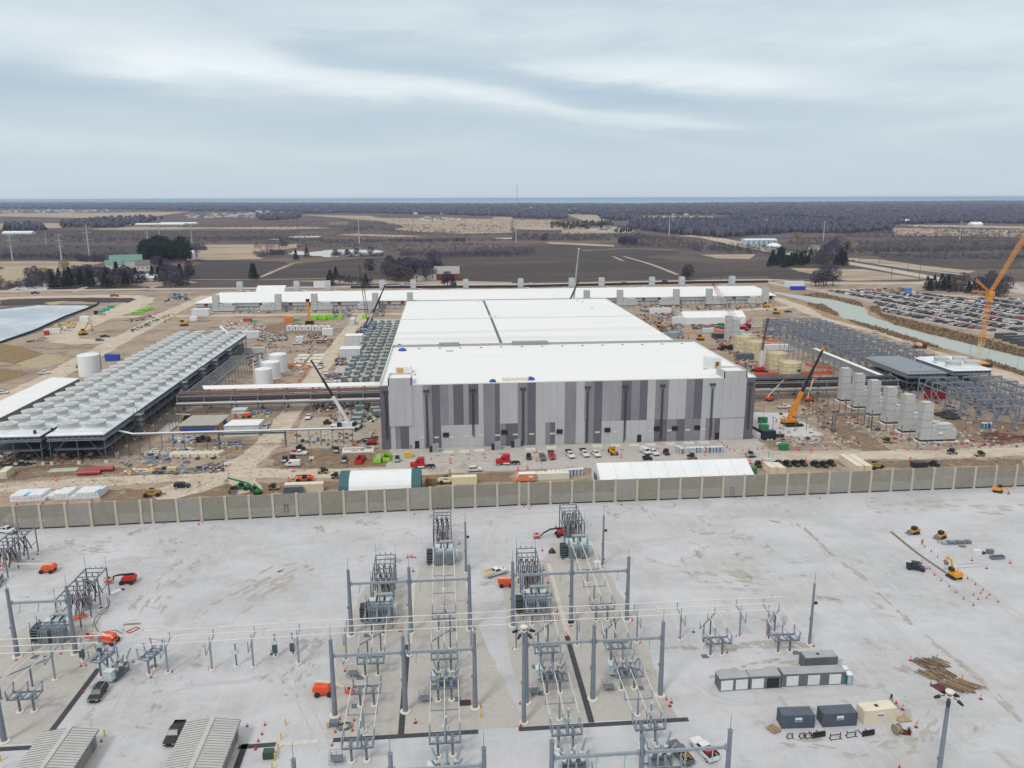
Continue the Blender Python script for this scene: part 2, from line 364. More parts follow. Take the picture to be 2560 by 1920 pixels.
tans=['y 0 300 330 298 430 305 330 325 200 370 100 395 0 405','y 0 92 400 90 820 85 640 108 350 112 0 105','y 0 135 300 135 260 155 0 160',
        'y 380 160 600 150 900 152 1300 149 1440 156 1250 161 900 158 500 166','y 870 228 1290 224 1290 240 1150 262 1130 290 830 292 860 260',
        'y 1290 98 1600 103 1640 112 2130 116 2130 108 2212 110 2212 175 2000 180 1800 172 1700 160 1760 150 1640 125 1400 106',
        'y 1440 186 1540 180 1850 190 1700 194','z 0 118 160 120 300 133 370 155 160 165 0 160','z 560 103 870 105 860 125 560 120 540 112',
        'z 235 97 370 100 440 135 330 131','z 230 158 520 163 520 178 200 180','z 840 272 1030 268 1030 292 870 285','z 1640 155 2212 165 2212 198 1900 190 1660 190',
        'z 1670 140 2212 148 2212 158 1750 150','z 1185 330 1520 335 1770 375 1500 386 1300 362','z 1455 285 1640 295 2000 345 1990 352 1700 330 1480 298','z 120 216 420 228 430 236 160 224',
        'z 2200 158 2212 158 2212 180','y 480 400 800 380 830 388 640 408','y 1240 385 1740 378 2050 388 2212 392 2212 402 1500 398']
for i,t in enumerate(tans):sheet('dry_field' if i not in (9,) else 'graded_slope',[(p.x,p.y) for p in qs(t)],.06,m_tan)
darks=['b 60 775 420 650 900 605 1200 600 1500 590 2212 500 c 550 490 850 510 700 550 1180 600 1650 650 2212 690 2212 760 1500 780 600 800 0 810 b 1800 800 1500 790 900 760 660 790 400 775','d 760 470 1400 440 2212 430 2212 520 1500 560 800 540','d 850 570 2212 580 2212 700 1600 700 1000 620',
         'd 0 670 150 700 400 750 390 785 0 790','y 0 160 600 166 1300 170 1240 205 600 200 0 190','y 0 225 600 235 600 292 400 296 0 292','y 850 290 1240 300 1130 372 830 374',
         'c 600 545 1150 520 1450 560 1000 600']
for i,t in enumerate(darks):sheet('ploughed_field',[(p.x,p.y) for p in qs(t)],.10+.004*i,m_farm2)
for t in ['b 280 570 340 545 480 555 640 535 850 532 1060 538 1100 552 980 580 640 600 500 585','b 285 420 560 414 540 426 320 430','b 60 442 190 440 190 448','b 2060 432 2212 430 2212 440 2120 440','a 130 880 280 840 420 820 420 880 300 885',
          'd 100 555 340 565 340 578 150 575']:
    sheet('pond',[(p.x,p.y) for p in qs(t)],.2,m_pond)
# dirt dragged over the yard gravel
m_dp=mat('dragged_dirt','98928a',.95,c2='aaa6a0',sc=.6,c3='88807a',sc3=.3,det=9)
def patches(line,n,r0,r1,seed,jit=1.0):
    rnd=random.Random(seed);P_=[Q(*p) for p in line];vs=[];fs=[]
    for i in range(n):
        k=rnd.random()*(len(P_)-1);a,c=P_[int(k)],P_[int(k)+1];o=a.lerp(c,k-int(k))+Vector((rnd.uniform(-jit,jit),rnd.uniform(-jit,jit),0));d=(c-a).normalized();ang=math.atan2(d.y,d.x);L,w=rnd.uniform(r0,r1),rnd.uniform(r0,r1)*.35;m=11;z=.016+.00014*i;b0=len(vs)
        for j in range(m):t=6.283*j/m;q=rnd.uniform(.55,1.25);x,y=math.cos(t)*L*q,math.sin(t)*w*q;vs.append((o.x+x*math.cos(ang)-y*math.sin(ang),o.y+x*math.sin(ang)+y*math.cos(ang),z))
        fs.append(tuple(range(b0,b0+m)))
    me=bpy.data.meshes.new('dirt_patch');me.from_pydata(vs,[],fs);me.materials.append(m_dp);o=bpy.data.objects.new('dirt_patch',me);COL.objects.link(o);o['kind']='structure'
patches([('l',155,270),('l',330,440),('l',520,620),('l',760,800),('l',1000,1020),('l',1200,1210),('l',1600,1540),('p',1900,960),('p',2212,1280)],90,.5,2.0,1,.7)
patches([('k',1180,1440),('k',1700,1450),('k',2212,1420),('l',300,1420)],34,.8,2.6,2,1.0);patches([('k',1300,740),('k',1700,820),('k',2100,880)],26,.6,2.2,3,5);patches([('j',20,1000),('j',200,830),('j',400,780)],24,.6,2.4,4,4);patches([('i',1480,490),('i',1600,740),('i',1350,960),('i',1250,1150)],40,.6,2.2,5,4);patches([('i',500,560),('i',700,600),('i',950,600)],26,.5,2.0,6,3);patches([('o',1750,860),('p',0,760),('p',300,740)],30,.6,2.0,7,1.5);patches([('p',200,1430),('p',700,1500),('p',1300,1420),('p',1400,1250)],46,.5,1.8,8,2.5);patches([('k',800,210),('k',880,320),('k',1110,190),('k',1220,330)],22,.5,1.8,9,1);patches([('l',700,210),('l',1500,220),('l',2100,230)],40,.6,2.6,10,6);patches([('n',300,1100),('n',500,560),('n',150,850)],30,.5,1.6,11,3);patches([('i',2000,1050),('j',250,800)],26,.6,2.4,12,6)
m_rut=mat('tyre_rut','a8a6a5',.95,c2='b4b3b3',sc=.5)
for k,ln in enumerate(('k 0 300 900 260 1700 330 2212 300 l 800 330','l 100 500 700 900 1100 1300 1500 1659','j 0 600 800 500 1300 420','i 2212 500 1500 650 900 700','n 0 700 300 900 600 1500','o 1500 900 1900 1100 p 300 1050 900 1000','l 300 300 900 500 1700 900 2212 1200','m 2212 900 1500 1000 1100 1400','p 900 300 1300 700 2000 1300','k 600 700 1300 900 2212 950','m 2000 400 1400 560 1000 1200','u 700 700 900 300 1200 200')):
    pt_=qs(ln);
    for s_ in (-.9,.9):ribbon('tyre_track',[(p.x+s_,p.y+s_*.4) for p in pt_],.32,.031+.0006*k+.0003*(s_>0),m_rut)
# roads beyond the site
ribbon('highway',qs('a -900 915 a 0 893 800 881 1500 873 b 0 866 1100 848 2000 834 c 400 829 1300 808 2212 795 d 150 806 600 824 1280 822 1480 795'),17,.08,m_hwy)
ribbon('highway',qs('d 640 640 1000 700 1500 790 2000 870 2400 930'),24,.085,m_hwy)
ribbon('side_road',qs('d 940 655 1300 705 1700 750'),9,.09,mat('wet_concrete','a9aaaa',.7,c2='9b9c9d',sc=.1))
ribbon('highway',qs('z 735 188 850 197 1000 228 1180 262 1330 282 1470 292'),45,.09,mat('distant_highway','b7ac9a',.9,c2='9f947f',sc=.02,st=(6,.3,1)))
ribbon('access_road',qs('d 0 815 180 850 430 880 600 878 1100 884 1500 925 2300 960'),9,.075,m_road)
ribbon('side_road',qs('d 2060 820 2150 860 2300 900'),16,.09,m_hwy)
ribbon('farm_track',qs('a 90 885 250 835 400 808'),7,.13,m_road)
ribbon('farm_track',qs('a 640 895 720 865 750 852'),6,.13,m_road)
ribbon('farm_track',qs('a 1270 880 1340 850 1420 815 b -700 815'),5,.13,m_tan)
ribbon('farm_track',qs('b 30 775 180 710 330 650 400 640'),6,.15,m_tan)
ribbon('farm_track',qs('b 20 795 600 780 680 770'),5,.15,m_tan)
ribbon('farm_track',qs('c 870 590 960 630'),5,.15,m_tan)
ribbon('farm_track',qs('c 960 590 1200 660 1430 750'),6,.15,m_tan)
ribbon('farm_track',qs('c 610 540 1000 525 1400 535'),9,.15,m_tan)
ribbon('farm_track',qs('a 1640 790 2212 795'),5,.15,m_tan)
# roads of the site
RZ=.03
ribbon('site_road',qs('e -600 1205 e 0 1172 1000 1113 2000 1053 f 600 1050 1700 1012 g 0 968 1000 935 1800 905 h 500 893 1500 886 2200 850 2700 828'),9.5,RZ,m_road)
ribbon('site_road',[(-91,241),(-80,252),(-73,268),(-68.5,285),(-67,320),(-67,400),(-67,500),(-66,560),(-62,640)],[12,14,12,10,9,9,9,10,9],RZ+.004,m_road)
ribbon('site_road',[(-62,243),(-68,256),(-70,272)],8,RZ+.002,m_road)
ribbon('site_road',[(-270,645),(-200,645),(-60,640),(-28,636)],10,RZ+.008,m_road)
ribbon('site_road',qs('e -300 600 0 430 250 310 a 480 1617 700 1490 830 1430 1000 1330 1250 1200 1500 1060 1690 980 1800 930'),14,RZ,m_road)
ribbon('site_road',qs('a 520 1310 600 1235 800 1145 1000 1075 1170 1000 1190 955 1000 935 600 938 150 948 -200 965'),[20,22,22,24,26,26,22,18,16,16],RZ+.004,m_road)
ribbon('site_road',qs('a 520 1310 700 1328 900 1318 1020 1290'),18,RZ+.008,m_road)
ribbon('site_road',qs('r 0 95 500 100 900 85 1400 60 1700 40'),10,RZ,m_road)
ribbon('site_road',qs('d 60 950 250 1020 420 1095 700 1180 1000 1250 1250 1330 1420 1375 t 1300 640 1800 810 2212 970 2600 1100'),13,RZ+.004,m_road)
ribbon('haul_track',qs('h 60 200 350 420 620 620 820 760 950 860'),10,RZ-.004,m_mud)
sheet('canal',[(p.x,p.y) for p in qs('d 60 897 300 930 560 962 820 1030 860 1060 860 1100 1100 1180 1400 1270 1700 1330 1900 1380 2212 1455 2900 1620 2900 1800 2212 1600 1900 1490 1450 1362 1200 1282 900 1192 640 1122 600 1082 460 1012 280 962 50 908')],.05,m_canal)
m_bank=mat('reed_bank','a08a6e',.95,c2='8b7459',sc=.15,c3='6f5c48',sc3=.05,lo3=.48,det=8)
sheet('canal_bank',[(p.x,p.y) for p in qs('d 0 850 430 900 800 985 860 1030 950 1010 980 1080 1500 1210 1900 1310 2212 1400 2900 1580 2900 1640 2212 1470 1900 1390 1700 1340 1400 1280 1100 1190 840 1110 850 1060 800 1035 550 970 300 935 0 885')],.045,m_bank)
sheet('canal_bank',[(p.x,p.y) for p in qs('d 50 912 280 966 460 1016 600 1086 640 1126 900 1196 1200 1286 1450 1366 1900 1494 2212 1604 2600 1740 2600 1790 2212 1640 1800 1500 1420 1400 1100 1290 800 1200 500 1120 330 1020 100 945')],.047,m_bank)
sheet('car_park',[(p.x,p.y) for p in qs('d 430 890 600 878 1100 882 1400 912 1600 945 2212 955 2900 975 2900 1420 2212 1290 1900 1262 1500 1185 1000 1085 960 1020 800 965 430 912')],.055,m_lot)
sheet('lagoon_berm',[(p.x,p.y) for p in qs('a -700 1020 a 0 1030 330 1000 760 1002 860 1000 840 1020 640 1110 300 1255 0 1345 -700 1600')],.03,mat('berm_membrane','5f5a57',.8,c2='4b4745',sc=.05,c3='7e7265',sc3=.05))
sheet('lined_basin',[(p.x,p.y) for p in qs('a -700 1040 a 0 1050 330 1014 740 1015 775 1028 600 1100 300 1225 0 1325 -700 1570')],.05,m_liner)
sheet('wet_field',[(p.x,p.y) for p in qs('a 60 962 560 950 1130 950 1170 962 1100 990 860 990 560 975 300 1010 0 1020 0 970')],.04,m_farm2)
m_mat=mat('straw_erosion_mat','a99b7d',.95,c2='978a6c',sc=.2,st=(1,4,1),ang=.5);m_mat2=mat('brown_erosion_mat','86714f',.95,c2='75613f',sc=.2,st=(1,4,1),ang=.5)
sheet('erosion_mat',[(p.x,p.y) for p in qs('a 150 1520 400 1432 540 1468 566 1505 340 1562 200 1550')],.07,m_mat)
sheet('erosion_mat',[(p.x,p.y) for p in qs('a -300 1345 a 0 1345 180 1370 380 1432 130 1520 0 1500 -300 1480')],.06,m_mat2)
sheet('erosion_mat',[(p.x,p.y) for p in qs('a -300 1560 a 0 1560 200 1580 200 1620 0 1690 -300 1800')],.06,m_mat2)
sheet('lagoon_edge_mat',[(p.x,p.y) for p in qs('a 380 990 560 975 500 1008 430 1010')],.065,m_mat)
# stone pads
sheet('stone_pad',rect(-21,255.5,118,282.5),.06,m_pad)
sheet('stone_pad',[(118.5,284),(146,284),(146,318),(124,322),(118.5,322)],.06,mat('pale_stone_pad','bfbfc0',.95,c2='b1b0b0',sc=.4))
sheet('stone_pad',[(-61,362),(-26,362),(-26,610),(-54,610),(-58,480)],.06,m_pad)
sheet('stone_pad',rect(-60,286,-25,330),.055,mat('tan_stone_pad','ada294',.95,c2='9c907f',sc=.4,c3='8a7a65',sc3=.08))
# muddy ground beside the roads
for t in ['e 900 1190 e 1500 1180 2212 1140 f 600 1110 740 1130 740 1180 f 0 1230 e 1500 1260 e 850 1290','f 1440 1070 2212 1040 2212 1120 1440 1150','f 150 870 400 830 700 830 1300 930 1290 990 800 1000 500 1040 250 1030 140 960',
          'e 0 1120 500 1075 900 1060 1200 1060 1040 1000 600 970 0 1010','h 500 940 1500 930 2212 925 2212 975 800 1010','q 900 250 1500 300 1400 440 600 400 500 300','h 700 830 450 600 350 500 500 480 1000 800 930 850','h 1500 560 2212 620 2212 780 1800 790']:
    sheet('mud',[(p.x,p.y) for p in qs(t)],.022,m_mud)

# ------------------------------------------------------------------ woods (uncountable masses)
m_w1=mat('bare_wood_canopy','454358',.95,c2='383648',sc=.05);m_w2=mat('grey_twigs','555263',.95,c2='454354',sc=.05)
m_w3=mat('evergreen_foliage','2f3a35',.95,c2='222c28',sc=.1);m_w4=mat('rusty_twigs','655b5c',.95,c2='564e50',sc=.05)
def inpoly(x,y,poly):
    c=np.zeros(len(x),bool);n=len(poly);j=n-1
    for i in range(n):
        xi,yi=poly[i];xj,yj=poly[j]
        c ^= ((yi>y) != (yj>y)) & (x<(xj-xi)*(y-yi)/(yj-yi+1e-9)+xi);j=i
    return c
CMn=np.array(CM)
def scatter(spec,n):
    """n random points spread over an outline read off the photo, as ground coordinates"""
    r,*q=spec.split();q=list(map(float,q));poly=[(q[i],q[i+1]) for i in range(0,len(q),2)];o=RG[r]
    xs=[p[0] for p in poly];ys=[p[1] for p in poly];X=[];Y=[];k=0
    while k<n:
        x=RNG.uniform(min(xs),max(xs),n*2);y=RNG.uniform(min(ys),max(ys),n*2);s=inpoly(x,y,poly);X.append(x[s]);Y.append(y[s]);k+=s.sum()
    x=np.concatenate(X)[:n];y=np.concatenate(Y)[:n]
    d=np.stack([(o[0]+x/o[2]-1280)/FPX,(960-o[1]-y/o[2])/FPX,-np.ones(n)],1) @ CMn.T
    t=-CAMH/d[:,2];return d[:,:2]*t[:,None]
def domes(P2,r,h,seg=6):
    n=len(P2);prof=[(.75,.1),(1.0,.45),(.68,.85)];V=[]
    for pr,pz in prof:
        for k in range(seg):
            a=2*math.pi*(k+(.5 if pz>.4 and pz<.5 else 0))/seg;j=RNG.uniform(.72,1.2,n);jz=RNG.uniform(.85,1.15,n)
            V.append(np.stack([P2[:,0]+r*pr*j*math.cos(a),P2[:,1]+r*pr*j*math.sin(a),h*pz*jz],1))
    V.append(np.stack([P2[:,0],P2[:,1],h*RNG.uniform(.95,1.1,n)],1))
    V=np.stack(V,1);K=V.shape[1];F=[]
    for a in range(2):
        for k in range(seg):
            k2=(k+1) % seg;F+=[(a*seg+k,a*seg+k2,(a+1)*seg+k2),(a*seg+k,(a+1)*seg+k2,(a+1)*seg+k)]
    for k in range(seg):F.append((2*seg+k,2*seg+(k+1) % seg,3*seg))
    F=np.array(F);FF=(F[None]+(np.arange(n)*K)[:,None,None]).reshape(-1,3)
    return V.reshape(-1,3),FF,len(F)
def fuzz(P2,r,h,nt,size,low=.12):
    """leafless crowns: many small slivers filling a dome over each point"""
    n=len(P2);a=RNG.uniform(0,2*math.pi,(n,nt));rr=np.sqrt(RNG.uniform(0,1,(n,nt)));zz=RNG.uniform(low,1,(n,nt))
    env=np.sqrt(np.clip(1-((zz-.55)/.5)**2,.08,1))
    r=np.broadcast_to(np.asarray(r,float),(n,));h=np.broadcast_to(np.asarray(h,float),(n,))
    C=np.stack([P2[:,0:1]+r[:,None]*rr*env*np.cos(a),P2[:,1:2]+r[:,None]*rr*env*np.sin(a),h[:,None]*zz],2).reshape(-1,3)
    m=len(C);T=RNG.normal(0,1,(m,3,3));T[:,:,2] *= 1.2;T *= size*RNG.uniform(.5,1.3,(m,1,1))
    return (C[:,None]+T).reshape(-1,3),np.arange(3*m).reshape(-1,3)
def wood(label,specs,cat='woodland',hh=(9,19),wd=(7,13),green=.06,name='far_wood',far=True,k=1.0):
    Pn=np.concatenate([scatter(s,int(n*k)) for s,n in specs]);n=len(Pn);d=np.hypot(Pn[:,0],Pn[:,1])
    r=RNG.uniform(*wd,n)/2*np.clip(d/2500,1,5);h=RNG.uniform(*hh,n)
    g=RNG.uniform(0,1,n);mi=np.where(g<green,2,np.where(g<.5,0,np.where(g<.9,1,3)))
    r=np.where(mi==2,r*.7,r);V,F,nf=domes(Pn,r,h)
    o=bpy.data.objects.new(name,npmesh(name,V,F,[m_w1,m_w2,m_w3,m_w4],np.repeat(mi,nf)));COL.objects.link(o)
    return tag(o,label,cat,None,'stuff')
def thicket(label,specs,hh=(4,8),wd=(4,8),nt=26,size=.45,green=.03,name='thicket',cat='thicket'):
    Pn=np.concatenate([scatter(s,n) for s,n in specs]);n=len(Pn);h=RNG.uniform(*hh,n);r=RNG.uniform(*wd,n)/2
    V,F=fuzz(Pn,r,h,nt,size);g=RNG.uniform(0,1,n);mi=np.where(g<green,2,np.where(g<.5,0,np.where(g<.9,1,3)))
    o=bpy.data.objects.new(name,npmesh(name,V,F,[m_w1,m_w2,m_w3,m_w4],np.repeat(mi,nt)));COL.objects.link(o)
    return tag(o,label,cat,None,'stuff')
for t in ['y -900 44 0 44 2212 54 2212 108 1900 104 1300 92 820 80 400 86 0 90 -900 92','z 0 54 2212 48 3000 46 3000 140 2212 150 1700 150 1100 200 500 180 400 130 560 118 880 128 880 104 560 100 240 95 0 118']:
    sheet('woodland_ground',[(p.x,p.y) for p in qs(t)],.03,m_woodfloor)
wood('purple grey leafless woods along the left half of the horizon, in front of the lake',[('y -300 43 0 43 700 45 1400 48 2212 52 2212 64 1400 62 700 60 0 56 -300 56',5200),('y -200 56 0 56 2212 62 2212 104 2050 104 1900 98 1500 92 1280 94 1250 86 850 84 640 78 400 74 0 72 -200 72',5200)])
wood('purple grey leafless woods along the right half of the horizon, in front of the lake',[('z 0 50 500 52 1200 45 2212 38 2500 38 2500 54 2212 54 1200 60 500 62 0 62',5200),('z 0 62 2500 54 2500 136 2212 138 2000 134 1660 142 1300 112 900 100 560 100 560 94 370 98 235 96 240 118 0 112',9000)])
wood('leafless woods with scattered evergreens right of centre, beyond the ploughed field',[('z 560 118 880 124 1000 104 1650 142 1640 168 1450 180 1200 178 900 200 720 186 500 160 520 130',3000),('z 370 100 560 98 560 122 450 126 380 116',260)],green=.12)
wood('belt of bare trees in front of the far housing estate on the left',[('y 260 138 420 118 640 108 700 116 610 140 500 156 270 155',420),('y 20 142 160 140 200 165 120 172 20 172',110),('y 1110 100 1300 98 1290 120 1120 124',200)],green=.1)
wood('dark evergreen stand in front of the far farm right of centre',[('z 165 138 430 132 440 148 340 162 170 158',230),('z 440 158 520 162 520 178 440 178',50),('z 505 132 560 134 570 146 505 146',40)],green=.85,hh=(9,15),wd=(5,8),name='far_evergreen_wood')
thicket('scrubby hedgerow thickets between the dark fields on the left',[('y 240 205 900 200 1420 206 1420 216 900 212 240 218',420),('y 600 225 880 228 895 252 760 250 620 240',260),('y 0 276 560 282 560 292 0 290',260),('y 1540 120 1800 150 2000 182 1780 182 1500 160',360),('y 1280 222 1400 218 2010 208 2010 216 1500 218',380),('y 1100 228 1290 224 1180 250 1100 252',90),('y 1100 262 1240 258 1230 276 1100 282',120),('y 1730 268 2212 264 2212 282 1730 282',420),('y 1450 180 1560 150 1600 160 1500 176',80),('y 650 150 1440 152 1440 158 650 156',180),('y 1960 140 2212 150 2212 154 1980 152',60)],cat='hedgerow',name='hedgerow')
thicket('low dark scrub mottling the open fields',[('y 0 165 1440 160 2212 180 2212 215 0 225',900),('y 0 235 560 240 560 280 0 285',160),('y 1250 220 2212 225 2212 250 1700 262 1660 245 1300 246',300),('y 1300 108 1640 115 1700 165 1200 150',260),('y 1640 110 2212 118 2212 176 1800 165',420),('z 0 165 500 180 700 200 0 212',300),('z 0 118 240 122 340 155 0 150',160),('z 1480 210 2212 205 2212 250 1500 265',360),('z 1640 160 2212 170 2212 200 1640 195',260),('z 1480 268 2212 270 2212 300 1600 285',160)],(1.5,4.5),(4,14),16,.6,name='field_scrub',cat='scrub')
thicket('scrubby hedgerow thickets on and beyond the dark fields on the right',[('z 430 190 520 180 700 205 840 222 820 262 700 245 500 240',700),('z 0 185 420 188 420 212 0 214',380),('z 0 252 100 252 100 276 0 276',70),('z 880 225 1100 240 1300 270 1280 276 900 265 830 250',380),('z 1200 205 1450 200 1480 270 1330 268 1180 230',380),('z 1480 250 2212 245 2212 262 1500 268',320),('z 1680 142 2212 172 2212 188 1900 182 1690 150',320),('z 1640 185 2212 192 2212 206 1640 200',320),('z 1400 168 1650 170 1650 200 1400 200',240)],green=.08,cat='hedgerow',name='hedgerow')
# ================================================================== LARGE STRUCTURES
m_galv=mat('galvanised_steel','8f959c',.5,.35,c2='7c828a',sc=1.5)
m_galvd=mat('weathered_steel_grey','676d76',.6,.25,c2='595f69',sc=1.5)
m_white=mat('white_membrane','dfe0e0',.8,c2='d6d7d6',sc=.5,st=(.03,1,1),c3='bdb6a8',sc3=.03,lo3=.56,hi3=.85)
m_whitem=mat('white_painted_metal','d8dada',.5,c2='cacccc',sc=.3)
m_silver=mat('aluminium_cladding','c9cccd',.45,.25,c2='bcbfc1',sc=.6)
m_dk=mat('dark_rubber','2a2a2d',.8,c2='1f1f22',sc=3);m_blk=mat('black_paint','222428',.5,c2='1a1c20',sc=3)
m_red=mat('red_paint','c8281f',.5,c2='a9241d',sc=1);m_org=mat('orange_paint','e2542a',.5,c2='c94a26',sc=1)
m_yel=mat('yellow_paint','dd9a1f',.5,c2='c4871d',sc=1);m_grn=mat('green_paint','178a45',.5,c2='13703a',sc=1)
m_lime=mat('lime_green_paint','8fd63a',.5,c2='7cc030',sc=1);m_blu=mat('blue_tarpaulin','2b4fae',.6,c2='20408f',sc=1)
m_pipe=mat('primed_dark_pipe','4e4444',.6,.2,c2='3d3638',sc=.6);m_prim=mat('red_oxide_primer','7c5a52',.7,c2='694a43',sc=.7)
m_tarp=mat('grey_tarpaulin','c8cacc',.7,c2='b2b5b8',sc=.7);m_ply=mat('plywood','c99f63',.8,c2='b88f57',sc=2)
m_beige=mat('cream_container_paint','d8cfba',.6,c2='c9bfa9',sc=.5);m_glass=mat('dark_glass','2c333b',.2,c2='252b33',sc=1)
def ST(n,c,**k):return mat(n,c,**k)

# --- perimeter wall
m_wA=mat('precast_panel_upper','8b867b',.9,c2='817c71',sc=.5,c3='98948a',sc3=.25,lo3=.58);m_wB=mat('precast_panel_lower','95918a',.9,c2='8a867e',sc=.5,c3='a19e97',sc3=.25,lo3=.6)
m_post=mat('precast_post','b9b1a2',.9,c2='aaa293',sc=.8);m_gap=mat('painted_gap_shade','262c38',.6)  # dark colour stands for the shade in the gap under the panels
wallt=thing('perimeter_wall','long precast concrete wall of tan panels between pale posts, dividing gravel yard and building site','wall')
px=[('e',-300,1568),('e',-80,1552)]+[('e',x,1537-(x-145)*.048) for x in (145,365,585,800,1018,1232,1330,1543,1750,1960,2165)]+\
     [('f',x,1430-(x-155)*.0492) for x in (155,360,562,765,963,1118,1317,1510,1703,1895,2085)]+\
     [('g',x,1325-(x-62)*.0376) for x in (62,143,330,516,705,890,1077,1262,1448,1633,1817,2000,2187)]+[('h',x,1240-(x-155)*.039) for x in (155,335,515,695,875,1055,1233,1415,1594,1772,1950,2127,2305,2480)]
wp=[Q(*p) for p in px];WP=wp;WH=7.1
for i,p in enumerate(wp):
    b=MB().box(p.x-.35,p.y-.28,0,p.x+.35,p.y+.28,WH+.15);b.box(p.x-.5,p.y-.42,0,p.x+.5,p.y+.42,.35)
    part('wall_post',b,m_post,wallt)
    if i:
        o=wp[i-1];b=MB();n=((p-o).normalized());a=Vector((-n.y,n.x,0))*.11
        A=o+n*.36;B=p-n*.36;hm_=3.3+((i*37) % 5)*.04
        for z0,z1,k in ((0.45,hm_,1),(hm_+.02,WH,0)):
            kk=k if (i*7+k*3) % 5 else 1-k
            b.hexa([A-a+Vector((0,0,z0)),B-a+Vector((0,0,z0)),B+a+Vector((0,0,z0)),A+a+Vector((0,0,z0))],[A-a+Vector((0,0,z1)),B-a+Vector((0,0,z1)),B+a+Vector((0,0,z1)),A+a+Vector((0,0,z1))],kk)
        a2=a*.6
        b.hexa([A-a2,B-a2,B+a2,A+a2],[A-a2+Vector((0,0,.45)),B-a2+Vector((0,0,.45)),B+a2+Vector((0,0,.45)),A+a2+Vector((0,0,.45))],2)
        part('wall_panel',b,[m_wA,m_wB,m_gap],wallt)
for r,x,y in (('f',262,1380),('g',1895,1215)):
    d=Q(r,x,y-40,1.2);d=QY(r,x,y,221.0 if r=='f' else 223.0);b=MB()
    b.box(d.x-.5,d.y-.2,1.4,d.x-.42,d.y,3.8).box(d.x+.42,d.y-.2,1.4,d.x+.5,d.y,3.8).box(d.x-.42,d.y-.2,3.7,d.x+.42,d.y,3.8)
    part('door_frame',b,m_galvd,wallt)

# --- main data hall
hall=thing('data_hall','huge white-roofed windowless hall with grey striped precast facade in the middle of the site','building',(46,283,0))
hall.location=(0,0,0)
X0,X1,Y0,Y1,Y2,HZ=-23.8,116.4,283.0,360.0,518.5,24.0
m_fL=mat('facade_light','b4b4b6',.9,c2='a9a9ac',sc=.15,st=(1,1,.3));m_fM=mat('facade_mid','87858c',.9,c2='7a7880',sc=.3,st=(1,1,.2),c3='97959a',sc3=.08,lo3=.55);m_fD=mat('facade_dark','67646d',.9,c2='5e5b64',sc=.3,st=(1,1,.2))
b=MB().box(X0+.2,Y0+.3,0,X1-.2,Y1,HZ-.3).box(X0+.2,Y1+.01,0,107,Y2,HZ+.6);part('wall',b,m_fM,hall)
fb=MB()
def X_(r,x,y):return QY(r,x,y,Y0).x
up=[('f',1067,'D'),('f',1147,'L'),('f',1445,'M'),('f',1522,'D'),('f',1590,'M'),('f',1662,'K'),('f',1707,'D'),('f',1792,'K'),('f',1838,'D'),('f',1922,'L'),('f',1965,'M'),('f',2066,'D'),('f',2106,'L'),('g',50,'M'),('g',135,'D'),('g',205,'L'),('g',458,'M'),('g',555,'L'),('g',628,'M'),('g',713,'D'),('g',780,'K'),('g',948,'D'),('g',1030,'M'),('g',1106,'D'),('g',1170,'L'),('g',1240,'M'),('g',1352,'L'),('g',1504,'M'),('g',1574,'D'),('g',1643,'L'),('g',2018,'D'),('g',2083,'X')]
lo=[('f',1080,'D'),('f',1165,'L'),('f',1206,'M'),('f',1248,'D'),('f',1322,'L'),('f',1455,'M'),('f',1527,'D'),('f',1600,'L'),('f',1970,'M'),('f',2067,'D'),('f',2106,'M'),('f',2160,'D'),('g',50,'M'),('g',135,'D'),('g',205,'L'),('g',290,'M'),('g',332,'D'),('g',372,'L'),('g',455,'M'),('g',550,'L'),('g',630,'M'),('g',705,'D'),('g',774,'L'),('g',1230,'D'),('g',1338,'M'),('g',1424,'D'),('g',1490,'M'),('g',1627,'L'),('g',1672,'M'),('g',1752,'D'),('g',1795,'L'),('g',2003,'D'),('g',2070,'X')]
K={'L':0,'M':1,'D':2,'K':3}
for L_,yy,z0,z1,dz in ((up,450,8.62,HZ,0),(lo,700,0,8.58,0)):
    xs=[X_(r,x,yy-(0 if r=='f' else 60)) for r,x,c in L_];xs[0]=X0;xs[-1]=X1
    for i in range(len(L_)-1):
        c=K[L_[i][2]];x=xs[i];w=xs[i+1]-xs[i];n=max(1,round(w/3.1))
        for k in range(n):fb.box(x+w*k/n+.02,Y0+.02*(c==0),z0,x+w*(k+1)/n-.02,Y0+.3,z1,c)
part('facade',fb,[m_fL,m_fM,m_fD,mat('facade_pale_mid','9a989e',.9,c2='8c8a91',sc=.3,st=(1,1,.2))],hall)
tL=(X_('f',1145,400),X_('f',1350,400));tR=(X_('g',1822,350),X_('g',2022,350))
for a,c in (tL,tR):
    b=MB();n=3
    for k in range(n):b.box(a+(c-a)*k/n+.02,Y0-.25,HZ-15.3 if 0 else 8.7,a+(c-a)*(k+1)/n-.02,Y0+.005,HZ+2.8)
    b.box(a,Y0-.25,HZ,a+.4,Y0+8.5,HZ+2.8).box(c-.4,Y0-.25,HZ,c,Y0+8.5,HZ+2.8).box(a+.4,Y0+8.1,HZ,c-.4,Y0+8.5,HZ+2.8)
    t=part('stair_tower',b,m_fL,hall)
    part('tower_roof',MB().box(a+.4,Y0+.1,HZ+1.9,c-.4,Y0+8.1,HZ+2.3),m_white,t)
rf=MB().box(X0+.3,Y0+.35,HZ-.25,X1-.3,Y1-.3,HZ+.02);part('front_roof',rf,m_white,hall)
rb=MB();yr=436.0;zr=HZ+1.35;ze=HZ+.85
